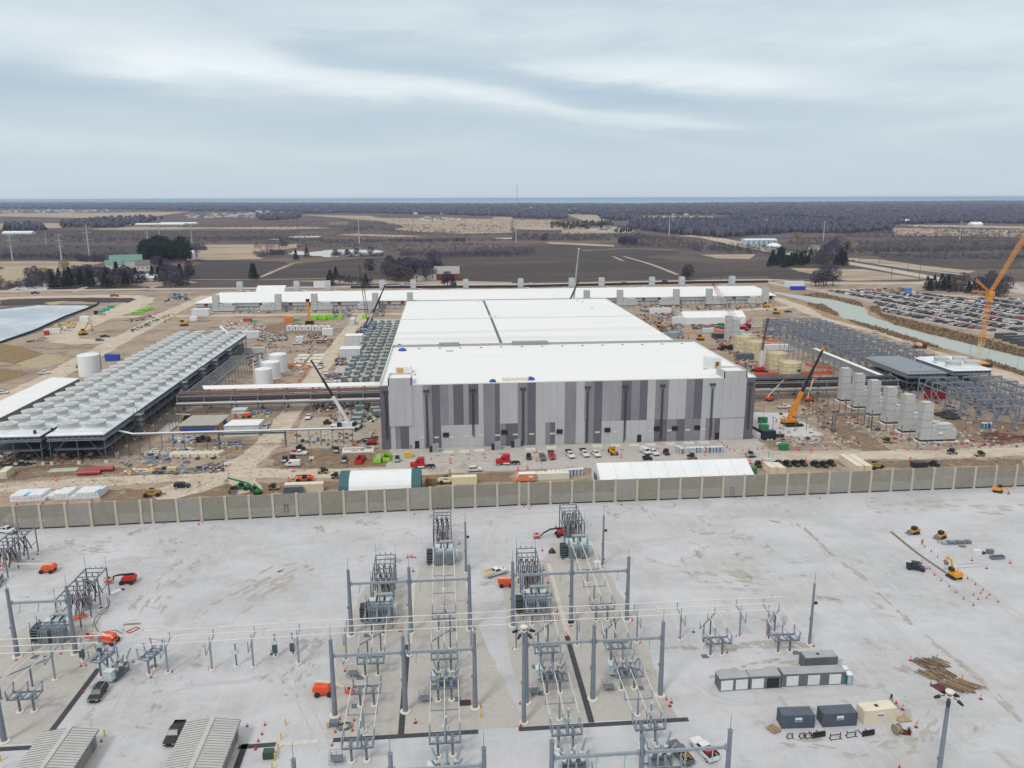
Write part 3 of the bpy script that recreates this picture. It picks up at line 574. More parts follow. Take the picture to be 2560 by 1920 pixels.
for xa,xb in ((X0+.3,25.3),(26.7,106.7)):
    rb.hexa([(xa,Y1+.6,HZ),(xb,Y1+.6,HZ),(xb,yr,HZ),(xa,yr,HZ)],[(xa,Y1+.6,ze),(xb,Y1+.6,ze),(xb,yr,zr),(xa,yr,zr)])
    rb.hexa([(xa,yr,HZ),(xb,yr,HZ),(xb,Y2-.3,HZ),(xa,Y2-.3,HZ)],[(xa,yr,zr),(xb,yr,zr),(xb,Y2-.3,ze),(xa,Y2-.3,ze)])
part('rear_roof',rb,m_white,hall)
part('roof_joint',MB().box(25.3,Y1+.6,HZ+.3,26.7,Y2-.4,HZ+.62).box(X0+.4,yr-.12,zr+.01,25.2,yr+.12,zr+.09).box(26.8,yr-.12,zr+.01,106.6,yr+.12,zr+.09),m_galvd,hall)
m_cop=mat('roof_edge_dust','d5cebf',.9,c2='e6e3dc',sc=.2,lo=.4,hi=.6)
part('parapet',MB().box(X0,Y0-.01,HZ,tL[0]-.01,Y0+.35,HZ+.3).box(tL[1]+.01,Y0-.01,HZ,tR[0]-.01,Y0+.35,HZ+.3).box(tR[1]+.01,Y0-.01,HZ,X1,Y0+.35,HZ+.3).box(X0,Y0+.36,HZ-.3,X0+.3,Y2,HZ+1.1).box(X1-.3,Y0+.36,HZ-.3,X1,Y1,HZ+.5).box(106.7,Y1+.31,HZ-.3,107,Y2,HZ+1.1).box(X0+.31,Y2-.3,HZ,106.6,Y2,HZ+1.1),mat('parapet_coping','dcdcda',.6),hall)
part('parapet',MB().box(X0+.31,Y1-.3,HZ-.2,X1-.31,Y1+.3,HZ+1.02),mat('parapet_grey','9fa0a3',.7),hall)
part('roof_edge',MB().box(X0+.35,Y1+.7,ze+.02,X0+1.6,Y2-.5,ze+.16),m_cop,hall);part('roof_edge',MB().box(104.6,Y1+.7,ze+.02,106.6,Y2-.5,ze+.16),m_cop,hall)
# expansion joint line near the front edge + penthouses, hatches
def pent(x0,y0,x1,y1,h,name='roof_penthouse',m=None,z=HZ):return part(name,MB().box(x0,y0,z,x1,y1,z+h),m or m_whitem,hall)
p=pent(103.2,300.5,109,305.2,4.2);part('door',MB().box(106.3,300.3,HZ+.1,108.4,300.48,HZ+2.7).box(106.9,300.2,HZ+.1,107.6,300.31,HZ+2.6,1),[m_ply,m_blk],p)
p=pent(-19.3,303,-13,308,2.6,m=mat('white_membrane_curb','e2dcdc',.8));part('door',MB().box(-18.6,302.8,HZ+.3,-16.2,302.98,HZ+2.3),m_ply,p)
for x0,y0,x1,y1,h in ((-2.6,359,6.6,362,1.5),(31,359,42,362.5,1.5),(42.1,359,47.5,362.5,1.5)):
    part('roof_wall',MB().box(x0,y0,HZ,x1,y1,HZ+h),mat('roof_wall_grey','8d9094',.7),hall)
for q in ((109.2,292.5,110.2,300),(101.6,299.5,103,300.2),(-20.6,299.5,-19.8,301.6),(-12,299.6,-11.2,301),(.6,347.4,3.8,348.6)):part('roof_walkway',MB().box(q[0],q[1],HZ+.03,q[2],q[3],HZ+.15),m_galvd,hall)
for k in range(14):x=-12+k*9.3;part('roof_drain',MB().box(x,354.5,HZ+.02,x+.9,355.2,HZ+.3),m_galvd,hall)
for x,y in ((86,508),(88,500),(88.6,470),(25.8,440),(28.5,441),(22,512),(24.5,510),(20,515)):part('roof_vent',MB().cyl((x,y,HZ+.8),(x,y,HZ+2),.45).cyl((x,y,HZ+2),(x,y,HZ+2.2),.7),m_whitem,hall)
m_ds=mat('downspout_grey','4a4e56',.5,.2)
for r,x,s,jog in (('f',1118,1,1),('f',1470,0,0),('f',1872,0,1),('g',95,0,0),('g',652,0,0),('g',982,1,0),('g',1300,-1,0),('g',1732,-1,0),('g',2055,0,1)):
    x=X_(r,x,330);b=MB();b.box(x-1.1,Y0-.5,HZ-2.5,x-.15,Y0-.02,HZ-1.8).box(x+.1,Y0-.5,HZ-2.5,x+1.05,Y0-.02,HZ-1.8)
    b.cyl((x-.6,Y0-.35,HZ-2.5),(x-.22,Y0-.35,HZ-3.8),.11,n=6).cyl((x+.6,Y0-.35,HZ-2.5),(x+.22,Y0-.35,HZ-3.8),.11,n=6)
    b.cyl((x-.22,Y0-.35,HZ-3.8),(x-.22,Y0-.35,.2 if not jog else 4.5),.17,n=6).cyl((x+.22,Y0-.35,HZ-3.8),(x+.22,Y0-.35,1.2 if not jog else 3.8),.13,n=6)
    part('downspout',b,m_ds,hall)
for r,x,y in (('g',410,685),('g',823,672),('g',1250,660),('g',1405,657),('g',1598,652),('f',1641,714),('f',2145,690)):
    c=QY(r,x,y,Y0);b=MB()
    for k in range(3):b.box(c.x-1.1+k*.75,Y0-.4,c.z-.8,c.x-1.1+k*.75+.68,Y0-.03,c.z+.8)
    part('wall_louvre',b,m_blk,hall)
for r,x,y in (('g',350,704),('g',170,708),('g',30,712),('g',738,692),('g',897,690),('g',1192,680),('g',1360,678),('g',1518,672),('g',1650,665),('f',1560,737),('f',1436,740),('f',1690,735),('f',1822,728),('f',1945,722),('f',2088,718)):
    c=QY(r,x,y,Y0);part('wall_sign',MB().box(c.x-.9,Y0-.12,c.z-.3,c.x+.9,Y0-.03,c.z+.3),m_white_conc,hall)
for r,x,y in (('f',1392,800),('g',1772,720),('g',1098,762)):
    c=QY(r,x,y,Y0);part('door',MB().box(c.x-.8,Y0-.1,0,c.x+.8,Y0-.03,2.9),m_blk,hall)
part('side_duct',MB().cyl((116.5,284,4.5),(122,285,1.2),.55).cyl((122,285,1.2),(129,283,.8),.6),m_blk,hall)

# --- cooling buildings
def fan_mesh():
    b=MB();r=3.4;H=2.2
    b.lathe([(r+.4,0),(r+.4,.1),(r+.1,.3),(r-.1,.55),(r-.1,H-.12),(r+.08,H-.12),(r+.08,H),(r-.22,H),(r-.25,.6)],28,0,cap=False)
    for z in (1.0,1.5,2.0):b.lathe([(r-.09,z),(r-.02,z+.02),(r-.02,z+.1),(r-.09,z+.12)],28,1,cap=False)
    for k in range(28):
        a=2*math.pi*(k+.5)/28;b.M=Matrix.Rotation(a,4,'Z');b.box(r-.12,-.05,.55,r-.02,.05,H-.1,1);b.M=None
    return b.mesh('fan_ring',[mat('fan_cowl_grey','d0d2d1',.6,c2='c4c6c5',sc=.3),mat('fan_rib_grey','b9bcbb',.6)])
def fan_guard():
    b=MB();r=3.3;z=2.13
    for k in range(3):b.lathe([(r*(k+.6)/3.2,z),(r*(k+.6)/3.2+.1,z+.03)],24,cap=False)
    b.lathe([(0.05,z-.75),(3.3,z-.75)],24,cap=False);b.box(-r,-.1,z-.1,r,.1,z).box(-.1,-r,z-.1,.1,r,z)
    b.cyl((0,0,z-.02),(0,0,z),3.3,n=28).cyl((0,0,z),(0,0,z+.04),.6,n=10)
    return b.mesh('fan_guard',mat('fan_guard_grey','bcbfbe',.7,c2='b0b3b2',sc=.5))
FM,FG=fan_mesh(),fan_guard()
m_deck=mat('galvanised_deck','dde3e6',.5,.1,c2='d2d9dd',sc=.2)
def cooling(name,x0,x1,y0,y1,rows,ypitch,fx,label,zt=10.5,gap_side=1,y_first=6.5):
    t=thing(name,label,'cooling building',((x0+x1)/2,y0,0));ox,oy=(x0+x1)/2,y0
    w=x1-x0;L=y1-y0;hx=w/2
    b=MB().box(-hx+1.7,1.5,zt+.3,hx-1.7,L-1.5,zt+1.0);dk=part('fan_deck',b,m_deck if rows else m_galv,t)
    b=MB()       # sloped edge skirts
    b.hexa([(-hx,0,zt),(hx,0,zt),(hx-1.7,2.2,zt),(-hx+1.7,2.2,zt)],[(-hx,0,zt+.12),(hx,0,zt+.12),(hx-1.7,2.2,zt+1.03),(-hx+1.7,2.2,zt+1.03)])
    b.hexa([(hx-1.7,2.2,zt),(hx,0,zt),(hx,L,zt),(hx-1.7,L-2.2,zt)],[(hx-1.7,2.2,zt+1.02),(hx,0,zt+.12),(hx,L,zt+.12),(hx-1.7,L-2.2,zt+1.02)])
    b.hexa([(-hx,0,zt),(-hx+1.7,2.2,zt),(-hx+1.7,L-2.2,zt),(-hx,L,zt)],[(-hx,0,zt+.12),(-hx+1.7,2.2,zt+1.02),(-hx+1.7,L-2.2,zt+1.02),(-hx,L,zt+.12)])
    part('edge_skirt',b,mat('skirt_sheet','d3dadd',.5,c2='c9d0d4',sc=.3) if rows else m_galv,t)
    b=MB()       # louvre band below the deck
    b.box(-hx+.25,.6,zt-1.6,hx-.25,L-.6,zt-.35,0)
    for k in range(int(w/2.1)):b.box(-hx+.6+k*2.1,.5,zt-1.05,-hx+2.2+k*2.1,.59,zt-.6,1)
    for k in range(int(L/2.2)):b.box(hx-.24,.8+k*2.2,zt-1.05,hx-.15,2.4+k*2.2,zt-.6,1)
    part('coil_bank',b,[m_galv,mat('navy_coil','27345c',.6)],t)
    b=MB()
    for z,s in ((zt-.17,.26),(zt-1.85,.3),(5.6,.22)):
        if z>6:b.beam((-hx,.2,z),(hx,.2,z),.25,s)
        b.beam((hx-.15,.2,z),(hx-.15,L-.2,z),.25,s);b.beam((-hx+.15,.2,z),(-hx+.15,L-.2,z),.25,s)
    n=max(2,round(L/9))
    for i in range(n+1):
        y=.9+i*(L-1.8)/n;b.beam((-hx,y,zt-2),(hx,y,zt-2),.25,.35)
    part('frame',b,m_galv,t)
    dy=(L-1.8)/n;h=zt-2.2
    cm=MB().cyl((0,0,1),(0,0,h),.2,n=6).mesh('column',m_galvd);fm=MB().box(-.55,-.55,0,.55,.55,1.0).mesh('footing',m_white_conc)
    br=[MB().cyl((0,0,h),(0,dy,1.1),.11,n=5,cap=False).mesh('brace',m_galvd),MB().cyl((0,0,1.1),(0,dy,h),.11,n=5,cap=False).mesh('brace',m_galvd)]
    be=MB().cyl((0,0,1.1),(-hx*.5,0,h),.12,n=5).mesh('brace',m_galvd)
    for i in range(n+1):
        y=.9+i*dy
        for x in (-hx+.6,0,hx-.6):
            c=part('column',cm,None,t);c.location=(x,y,0);f=part('footing',fm,None,c)
            if x and i<n:part('brace',br[i % 2],None,t).location=(x,y,0)
        if i in (0,n) or 1:
            q=part('brace',be,None,t);q.location=(hx-.6,y,0)
            if i in (0,n):q=part('brace',be,None,t);q.location=(-hx+.6,y,0);q.scale=(-1,1,1)
    part('equipment_floor',MB().box(-hx+1,2,4.6,hx-1.6,L-2,5.2),m_galvd,t)
    b=MB()
    for i in range(int(L/2)):b.box(hx-.05,i*2,5.6,hx+.02,i*2+.08,7)
    part('railing',b.beam((hx,.5,7),(hx,L-.5,7),.06),m_galv,t)
    for i in range(rows):
        for x in fx:
            f=part('fan_cowl',FM,None,t);f.location=(x-ox,y_first+i*ypitch,zt+1.0);f.data=FM
            g=bpy.data.objects.new('fan_guard',FG);COL.objects.link(g);g.parent=f
    return t
cr_=cooling('cooling_building',-137.9,-118.4,276,485,23,8.98,(-123.6,-132.9),'right-hand row of round fan cowls on a long steel-legged deck left of the white hall')
cl_=cooling('cooling_building',-159,-139.6,276,485,23,8.98,(-144.4,-153.6),'left-hand row of round fan cowls on a long steel-legged deck, beside the white tank')
part('access_door',MB().box(-9.3+.9,1.55,11.6,-9.3+1.7,1.6,13),mat('navy_door','22305e',.6),cr_);part('access_door',MB().box(7.2,.9,11.2,7.9,1.6,12.4),MATS['navy_door'],cl_)
for y in (27,82,110,132,160):   # access stair towers on the right-hand face
    b=MB();x=9.9
    for k in range(5):b.box(x,y,2*k+1.9,x+2.6,y+3.4,2*k+1.98);b.beam((x+.2,y+.3,2*k),(x+2.4,y+3.1,2*k+1.9),.7,.1);b.beam((x,y,2*k+3),(x+2.6,y,2*k+3),.06).beam((x+2.6,y,2*k+3),(x+2.6,y+3.4,2*k+3),.06)
    for dx in (0,2.6):
        for dy in (0,3.4):b.cyl((x+dx,y+dy,0),(x+dx,y+dy,12.3),.11,n=4)
    for k in range(5):b.beam((x,y,2*k),(x+2.6,y,2*k+2),.08)
    part('stair_tower',b,m_galv,cr_)
# annex with a white roof, white tank, blue shed
solo('annex_building',MB().yprism([(-6.2,0),(6.2,0),(6.2,7.2),(0,7.25),(-6.2,7.2)],0,134).hexa([(-6.3,-.2,7.3),(6.3,-.2,7.3),(6.3,134.2,7.3),(-6.3,134.2,7.3)],[(-6.3,-.2,8.3),(6.3,-.2,7.5),(6.3,134.2,7.5),(-6.3,134.2,8.3)],1),[m_fM,m_white],'long building with a plain white roof, left of the rows of fan cowls','building',(-178.9,250,0))
ta=thing('storage_tank','single tall white tank with rail on top, left of the fan cowls','tank',(-185.5,426,0))
m_tank=mat('tank_white','e1e5e7',.5,c2='d6dadd',sc=.3)
part('shell',MB().lathe([(5.6,0),(5.6,11),(5.5,11.1),(0.1,11.9)],32,cap=False),m_tank,ta,smooth=False)
def ring_rail(r,z,n=18,h=1.1):
    b=MB()
    for k in range(n):
        a=2*math.pi*k/n;c=2*math.pi*(k+1)/n;p=(r*math.cos(a),r*math.sin(a));q=(r*math.cos(c),r*math.sin(c))
        b.cyl((p[0],p[1],z),(p[0],p[1],z+h),.04,n=4).cyl((p[0],p[1],z+h),(q[0],q[1],z+h),.04,n=4)
    return b
part('railing',ring_rail(5.4,11),m_galv,ta);part('ladder',MB().box(5.62,-.3,0,5.75,-.22,12).box(5.62,.22,0,5.75,.3,12),m_galv,ta)
solo('storage_shed',MB().box(-3.5,-2,0,3.5,2,3.2).yprism([(-3.6,3.2),(3.6,3.2),(3.6,3.4),(-3.6,3.9)],-2.1,2.1),m_blu,'blue storage unit behind the white tank','shed',Q('a',975,1490))
# white tanks in the middle left
for i,(x,y,r,h,l) in enumerate(((-89,427,4.6,9.2,'rearmost of the three white round tanks left of the stone road'),(-89.2,409.5,4.6,8.6,'middle one of the three white round tanks left of the stone road'),(-89.6,394,4.2,8.2,'nearest of the three white round tanks left of the stone road'))):
    t=thing('storage_tank',l,'tank',(x,y,0),group='white tanks beside the stone road');part('shell',MB().lathe([(r,0),(r,h),(r-.1,h+.1),(.1,h+.7)],28,cap=False),m_tank,t);part('railing',ring_rail(r-.15,h,14),m_whitem,t)
    part('base_slab',MB().lathe([(r+1,0),(r+1,.4),(r,.41)],24,cap=False),m_conc,t);part('vent_pipe',MB().cyl((-r-.6,.4,0),(-r-.6,.4,h+3.4),.28,n=8),m_whitem,t)
# bolted tan tanks on the right
m_tant=mat('tan_tank_panel','cfc3a6',.7,c2='c1b496',sc=.4);m_seam=mat('tank_seam','6b604b',.8)
def tan_tank(x,y,h,l):
    t=thing('segment_tank',l,'tank',(x,y,0),group='tan segment tanks right of the hall');r=5.6
    part('shell',MB().lathe([(r,0),(r,h),(r-.25,h),(r-.25,h-1.4),(.1,h-1.2)],28,cap=False),m_tant,t)
    b=MB()
    for k in range(0,int(h/2.4)+1):b.lathe([(r+.03,k*2.4-.05 if k else .02),(r+.03,k*2.4+.06)],28,cap=False)
    b.lathe([(r+.03,h-.12),(r+.03,h-.01)],28,cap=False)
    for k in range(int(h/2.4)+1):
        for i in range(7):a=2*math.pi*(i+.5*(k % 2))/7;z1=min(k*2.4+2.4,h-.02);b.M=Matrix.Rotation(a,4,'Z');b.box(r-.02,-.06,k*2.4,r+.05,.06,z1);b.M=None
    part('seams',b,m_seam,t)
    for a in (-1.15,-.95):c=(r*math.cos(a),r*math.sin(a));part('flange',MB().cyl((c[0]*.98,c[1]*.98,3.2),(c[0]*1.06,c[1]*1.06,3.2),.6,n=10),m_dk,t)
for x,y,h,l in ((178.5,457,9,'rearmost tan segment tank, next to the pale exhaust stacks'),(178.5,440,9,'second tan segment tank from the rear, with two dark flanges'),(178.2,407.5,8.6,'third tan segment tank, behind the white tracked crane mast'),(178.5,391,6.8,'nearest tan segment tank, just behind the dark pipe rack')):tan_tank(x,y,h,l)
solo('tank_shell',MB().lathe([(5.4,0),(5.4,4.8),(5.2,4.8),(5.2,.2)],28,cap=False),m_tant,'low unfinished tan tank ring between the taller tan tanks','tank',(178.3,424,0))

# --- generator hall at the back with its generator units
gen=thing('generator_hall','very long low white-roofed building running right across behind the big hall','building')
GX0,GX1,GY0,GY1=-203,288,671,722
part('roof',MB().hexa([(GX0-1,GY0-1,6.4),(GX1+1,GY0-1,6.4),(GX1+1,GY1,6.4),(GX0+7,GY1,6.4)],[(GX0-1,GY0-1,6.9),(GX1+1,GY0-1,6.9),(GX1+1,GY1,9.6),(GX0+7,GY1,9.6)]),m_white,gen)
b=MB().box(GX0,GY0+1.2,0,GX1,GY1-1,6.38,0).box(GX0,GY0+.2,3.7,GX1,GY0+1.18,6.38,1)
for k in range(110):x=GX0+2+k*4.45;b.box(x,GY0+.9,.1,x+.18,GY0+1.19,3.6,3)
part('wall',b,[mat('ribbed_white_wall','b9bcc0',.7,c2='adb0b5',sc=.4),m_silver,m_prim,m_galvd],gen)
for x in (-196,-178,-152,-128,-113,-98,-88,-68,-56,-47,-36,-28,119,153,170,184,237,250,283,291-8):part('red_door',MB().box(x,GY0,3.9,x+2.8,GY0+.19,6.3),mat('dull_red_panel','8d4038',.7),gen)
def gen_unit(name,label,H,big=True):
    t=thing(name,label,'generator',group='generator units with exhaust stacks');w=1.85
    part('base_skid',MB().box(0,-1.9,.3,13.8,1.9,1.0),m_blk,t);part('foundation',MB().box(-1.2,-2.8,0,15,2.8,.3),m_white_conc,t)
    en=part('enclosure',MB().box(4,-1.8,1.0,13.7,1.8,4.7).box(4.2,-1.6,4.7,6.4,1.6,6.6),mat('enclosure_grey','b9bbba',.6,c2='adafae',sc=.5),t)
    b=MB()
    n=4;z=1.0
    for k,f in enumerate((.34,.2,.22,.24)):z1=z+(H-1)*f-.12;b.box(0,-w,z,3.9,w,z1,0);b.box(.12,-w+.12,z1,3.78,w-.12,z1+.12,1);z=z1+.12
    b.box(.2,-w+.2,H-.12,3.7,w-.2,H+.1,0)
    part('exhaust_stack',b,[MATS['enclosure_grey'],m_galvd],t)
    part('radiator_hood',MB().box(6.6,-1.5,4.9,12.2,1.5,6.6).box(6.3,-1.7,6.6,12.4,1.7,6.8),m_silver,t)
    part('exhaust_pipe',MB().cyl((3.9,.9,7.2),(8.2,.9,7.2),.42,n=8).cyl((8.2,.9,7.2),(8.2,.9,6.7),.42,n=8),m_silver,t)
    if big:
        part('vent_hood',MB().hexa([(6.8,-2.3,3.2),(8.4,-2.3,3.2),(8.4,-1.81,3.2),(6.8,-1.81,3.2)],[(6.8,-1.85,3.9),(8.4,-1.85,3.9),(8.4,-1.81,3.9),(6.8,-1.81,3.9)]),m_silver,t)
        part('end_louvres',MB().box(13.7,-1.5,1.5,14.3,1.5,2.3).box(13.7,-1.5,2.6,14.3,1.5,3.3).box(13.7,-1.5,3.6,14.3,1.5,4.3),m_silver,t)
        part('yellow_ladder',MB().box(9.2,-2.0,.3,9.35,-1.9,1.5).box(9.6,-2.0,.3,9.75,-1.9,1.5),m_yel,t)
    return t
g0=gen_unit('generator_unit','x',15.2);ords=['front-most','second','third','fourth','fifth','rearmost']
for i,y in enumerate((274,286,298.5,311,323.5,335.5)):place(g0,(177.3,y,0),0,['tall pale exhaust stack nearest the camera at right, its long grey body fully visible','second exhaust stack from the front in the row of six at right','third exhaust stack from the front in the row of six at right','fourth exhaust stack from the front in the row of six at right','fifth exhaust stack from the front in the row of six at right','rearmost exhaust stack in the row of six at right, beside the dark pipe rack'][i])
for i,(r,x,y) in enumerate((('r',770,530),('r',860,590))):p=Q(r,x-40,y);copy(g0,(p.x,p.y,0),0,['left exhaust stack of the pair behind the tan tanks','right exhaust stack of the pair behind the tan tanks'][i],(1,1,1.12))
gb=gen_unit('generator_unit','x',14,False)
for i,(r,x,dirn) in enumerate((('a',1862,1),('b',200,-1),('b',500,1),('b',1038,-1),('b',1327,1),('c',650,-1),('c',925,1),('c',1421,-1),('c',1694,1),('c',2187,-1))):
    hidden=r=='b' and x==1327 or r=='c' and x==650
    p=QY(r,x,1000,664.0);o=place(gb,(p.x-1.9*dirn,664,0),0,'grey stack unit in front of the long rear building, '+['first from its left end','second from its left end','third from its left end','by the lattice crane','behind the hall roof, left','behind the hall roof, right','just right of the hall roof','above the white tent, left','beside the red crane boom','at its right end'][i])
    o.scale=(dirn*1.25,1.25,1.0)
for i,(r,x,dirn) in enumerate((('a',2068,1),('b',347,1),('b',616,1),('b',1095,-1),('b',1354,1),('b',1818,-1),('c',69,1),('c',519,-1),('c',767,1),('c',1212,-1),('c',1459,1),('c',1902,-1))):
    p=QY(r,x,850,731.0);o=copy(gb,(p.x-1.9*dirn,731,0),0,'grey stack behind the long rear building, %s from left' % ['first','second','third','fourth','fifth','sixth','seventh','eighth','ninth','tenth','eleventh','twelfth'][i]);o.scale=(dirn*1.25,1.25,1.28)

# --- pipe racks
def rack(name,label,xa,xb,yf,yb,side):
    t=thing(name,label,'pipe rack');x0,x1=min(xa,xb),max(xa,xb);n=8;L=x1-x0;zL,zM,zT=4.6,7.7,8.2
    b=MB()
    for z,s in ((3.7,.35),(zM,.5)):b.beam((x0,yf,z),(x1,yf,z),.3,s).beam((x0,yb,z),(x1,yb,z),.3,s)
    for i in range(n+1):
        x=x0+L*i/n;b.cyl((x,yf,.9),(x,yf,zM),.24,n=6).cyl((x,yb,.9),(x,yb,9.4),.24,n=6).beam((x,yf,3.7),(x,yb,3.7),.3,.4).beam((x,yf,zM),(x,yb,9.4),.22,.3)
        b.box(x-.6,yf-.6,0,x+.6,yf+.6,.95).box(x-.6,yb-.6,0,x+.6,yb+.6,.95)
        if i % 3==1:b.cyl((x,yf,3.6),(x-4.5,yf,1),.13,n=5).cyl((x,yf,3.6),(x+4.5,yf,1),.13,n=5)
        if i<n:
            for k in range(3):xx=x+L/n*(k+.5)/3;b.cyl((xx-1.2,yf,zM),(xx+1.3,yb-2,9.0),.1,n=4).cyl((xx+1.3,yb-2,9.0),(xx+2.5,yf,zM),.08,n=4)
    part('frame',b,m_galv,t)
    b=MB();b.box(x0-.2,yf-1.5,4.95,x1+.2,yf+.1,5.1).box(x0-.2,yf-1.55,4.4,x1+.2,yf-1.45,4.94,1)
    part('cable_tray_cover',b,[m_whitem if side<0 else m_silver,m_galv],t)
    for y,z,r,m in ((yf+1.2,6.2,.75,m_pipe),(yf+3.1,6.2,.75,m_pipe),(yf+5,6.4,.7,m_prim if side<0 else m_pipe),(yf+2.2,8.4,.35,m_prim if side<0 else m_blk),(yf+4,8.6,.5,m_prim if side<0 else m_pipe)):
        part('pipe',MB().cyl((x0+.5,y,z),(x1-.3,y,z),r,n=10),m,t)
    if side<0:part('roof_strip',MB().hexa([(x0+10,yb-3,9.5),(x1,yb-3,9.5),(x1,yb+1.6,9.5),(x0+10,yb+1.6,9.5)],[(x0+10,yb-3,9.6),(x1,yb-3,9.6),(x1,yb+1.6,10.2),(x0+8,yb+1.6,10.2)]),m_white,t)
    else:
        for k in range(5):part('dark_sheet_cover',MB().box(x0+.2,yf+.5+k*1.5,9.2+.18*k,x0+52,yf+1.85+k*1.5,9.32+.18*k),mat('black_sheet','4a4a50',.7,c2='3e3e45',sc=1),t)
    return t
rack('pipe_rack','steel pipe rack with white roof strip crossing over the stone road left of the hall',-114.5,-24.6,341,349,-1)
rack('pipe_rack','raised steel pipe rack with dark covers running from the hall to the right-hand steelwork',117,208,341,349,1)
def ladder_rack(name,label,x0,x1,ya,yb,z,white=None):
    t=thing(name,label,'pipe rack');n=int(abs(yb-ya)/6);b=MB()
    for x in np.linspace(x0,x1,2):b.beam((x,ya,z),(x,yb,z),.3,.4)
    for k in range(1,4):x=x0+(x1-x0)*k/4;b.beam((x,ya,z+.3),(x,yb,z+.3),.16,.2)
    for i in range(n*2+1):
        y=ya+(yb-ya)*i/n/2;b.beam((x0,y,z-.05),(x1,y,z-.05),.2,.25)
        if i % 2==0:
            for x in (x0,x1):b.cyl((x,y,0),(x,y,z),.17,n=6)
    part('frame',b,m_galv,t)
    if white:part('roof_strip',MB().box(x1+.4,white[0],z+.2,x1+2.8,white[1],z+.35),m_white,t)
    return t
ladder_rack('pipe_rack','ladder-like steel pipe rack running back beside the left-hand fan building',-112.6,-105,351,431,8.0)
ladder_rack('pipe_rack','ladder-like steel pipe rack with a long white strip beside the tan tanks',197,203.5,351,447,7.8,(351,420))
# covered walkway near the left
t=thing('covered_walkway','narrow white-topped cable bridge on thin posts crossing the stone road in the left foreground','walkway')
b=MB().box(-114,288.4,6.8,-34,289.8,6.95).hexa([(-118.5,288.4,8.0),(-114,288.4,6.8),(-114,289.8,6.8),(-118.5,289.8,8.0)],[(-118.5,288.4,8.15),(-114,288.4,6.95),(-114,289.8,6.95),(-118.5,289.8,8.15)]).box(-120,288.4,8.0,-118.5,289.8,8.15)
part('roof',b,m_whitem,t);b=MB().box(-114,288.5,6.4,-34,288.6,6.79).box(-114,289.6,6.4,-34,289.7,6.79)
part('side_beam',b,m_galv,t)
for x in (-116,-112,-108.3,-104,-100,-96,-92,-88,-83.5,-59.6,-55.5,-51,-46.6,-42.5,-38.4,-35):part('post',MB().cyl((x,289.1,0),(x,289.1,6.4),.13 if x not in (-83.5,-59.6) else .3,n=6),m_galvd,t)
part('bridge_truss',MB().beam((-84,288.6,5.7),(-59,288.6,5.7),.2,.35).beam((-84,289.6,5.7),(-59,289.6,5.7),.2,.35),m_galvd,t)
m_fr=mat('frame_steel','838b97',.55,.2,c2='737b88',sc=1.5)
# steel frames on the right
def frames(name,label,x0,x1,ys,z=9.6,one_bay=False):
    t=thing(name,label,'steel building frame',((x0+x1)/2,ys[0],0));hx=(x1-x0)/2
    for y in ys:
        y=y-ys[0];b=MB().beam((-hx,y,z),(hx,y,z),.45,.65)
        for x in (-hx,-hx*.02,hx):
            b.cyl((x,y,.9),(x,y,z-.2),.3,n=6);b.box(x-.6,y-.6,0,x+.6,y+.6,.9)
        for x,q in ((-hx,.5),(0,-.5),(0,.5),(hx,-.5)):b.cyl((x,y,1),(x+q*hx,y,z-.3),.2,n=5)
        part('portal_frame',b,m_fr,t)
    L=ys[-1]-ys[0]
    for x in (-hx,0,hx):part('eave_beam',MB().beam((x,0,z-2.1),(x,L,z-2.1),.36,.5),m_fr,t)
    b=MB()
    for x in (-hx*.75,-hx*.5,-hx*.25,hx*.25,hx*.5,hx*.75):b.beam((x,0,z-.2),(x,L,z-.2),.26,.3)
    part('purlins',b,m_fr,t)
    bm_=MB().cyl((0,0,1),(0,ys[1]-ys[0],z-2.2),.17,n=5,cap=False).mesh('brace',m_fr)
    for y in ys[:-1]:
        for x in (-hx,hx):part('brace',bm_,None,t).location=(x,y-ys[0],0)
ya=[285+10.25*k for k in range(6)]
frames('steel_building','open grey steel frame nearest at the right edge, front left bay',215,233.5,ya);frames('steel_building','open grey steel frame at the right edge of the picture, front right bay',236,254.8,ya)
yb_=[388+9.2*k for k in range(15)]
frames('steel_building','long open grey steel frame behind the unfinished deck, left half',215,233.5,yb_);frames('steel_building','long open grey steel frame behind the unfinished deck, right half',236,254.8,yb_)
cooling('cooling_building',214.5,234,344.5,384,0,8.98,(),'unfinished grey steel deck without fans, right of the dark pipe rack',9.6)
c4=cooling('cooling_building',236.5,256,344.5,376,2,9.3,(241.3,250.7),'short finished deck carrying large round fan cowls beside the canal',10.6,y_first=7.5)
for i in (0,1,2,3,4):x,y=((-7+i*1.6,44-i*.5),(0,0))[0];part('upstand',MB().box(0,0,0,.5,.5,1),m_galv,c4).location=(-20+i*2.4,9+i*4,9.8)
for r,x,y,w in (('t',880,1210,9),('t',1180,1060,7)):
    p=Q(r,x,y);solo('dark_red_screen',MB().box(0,-.4,0,w,.4,4.2).box(0,.4,0,.5,3,4.2),mat('dark_red_sheet','8b1a22',.6),'tall dark red panel standing under the open steel frame, '+('nearest' if w==9 else 'farther back'),'screen',(p.x,p.y,0))
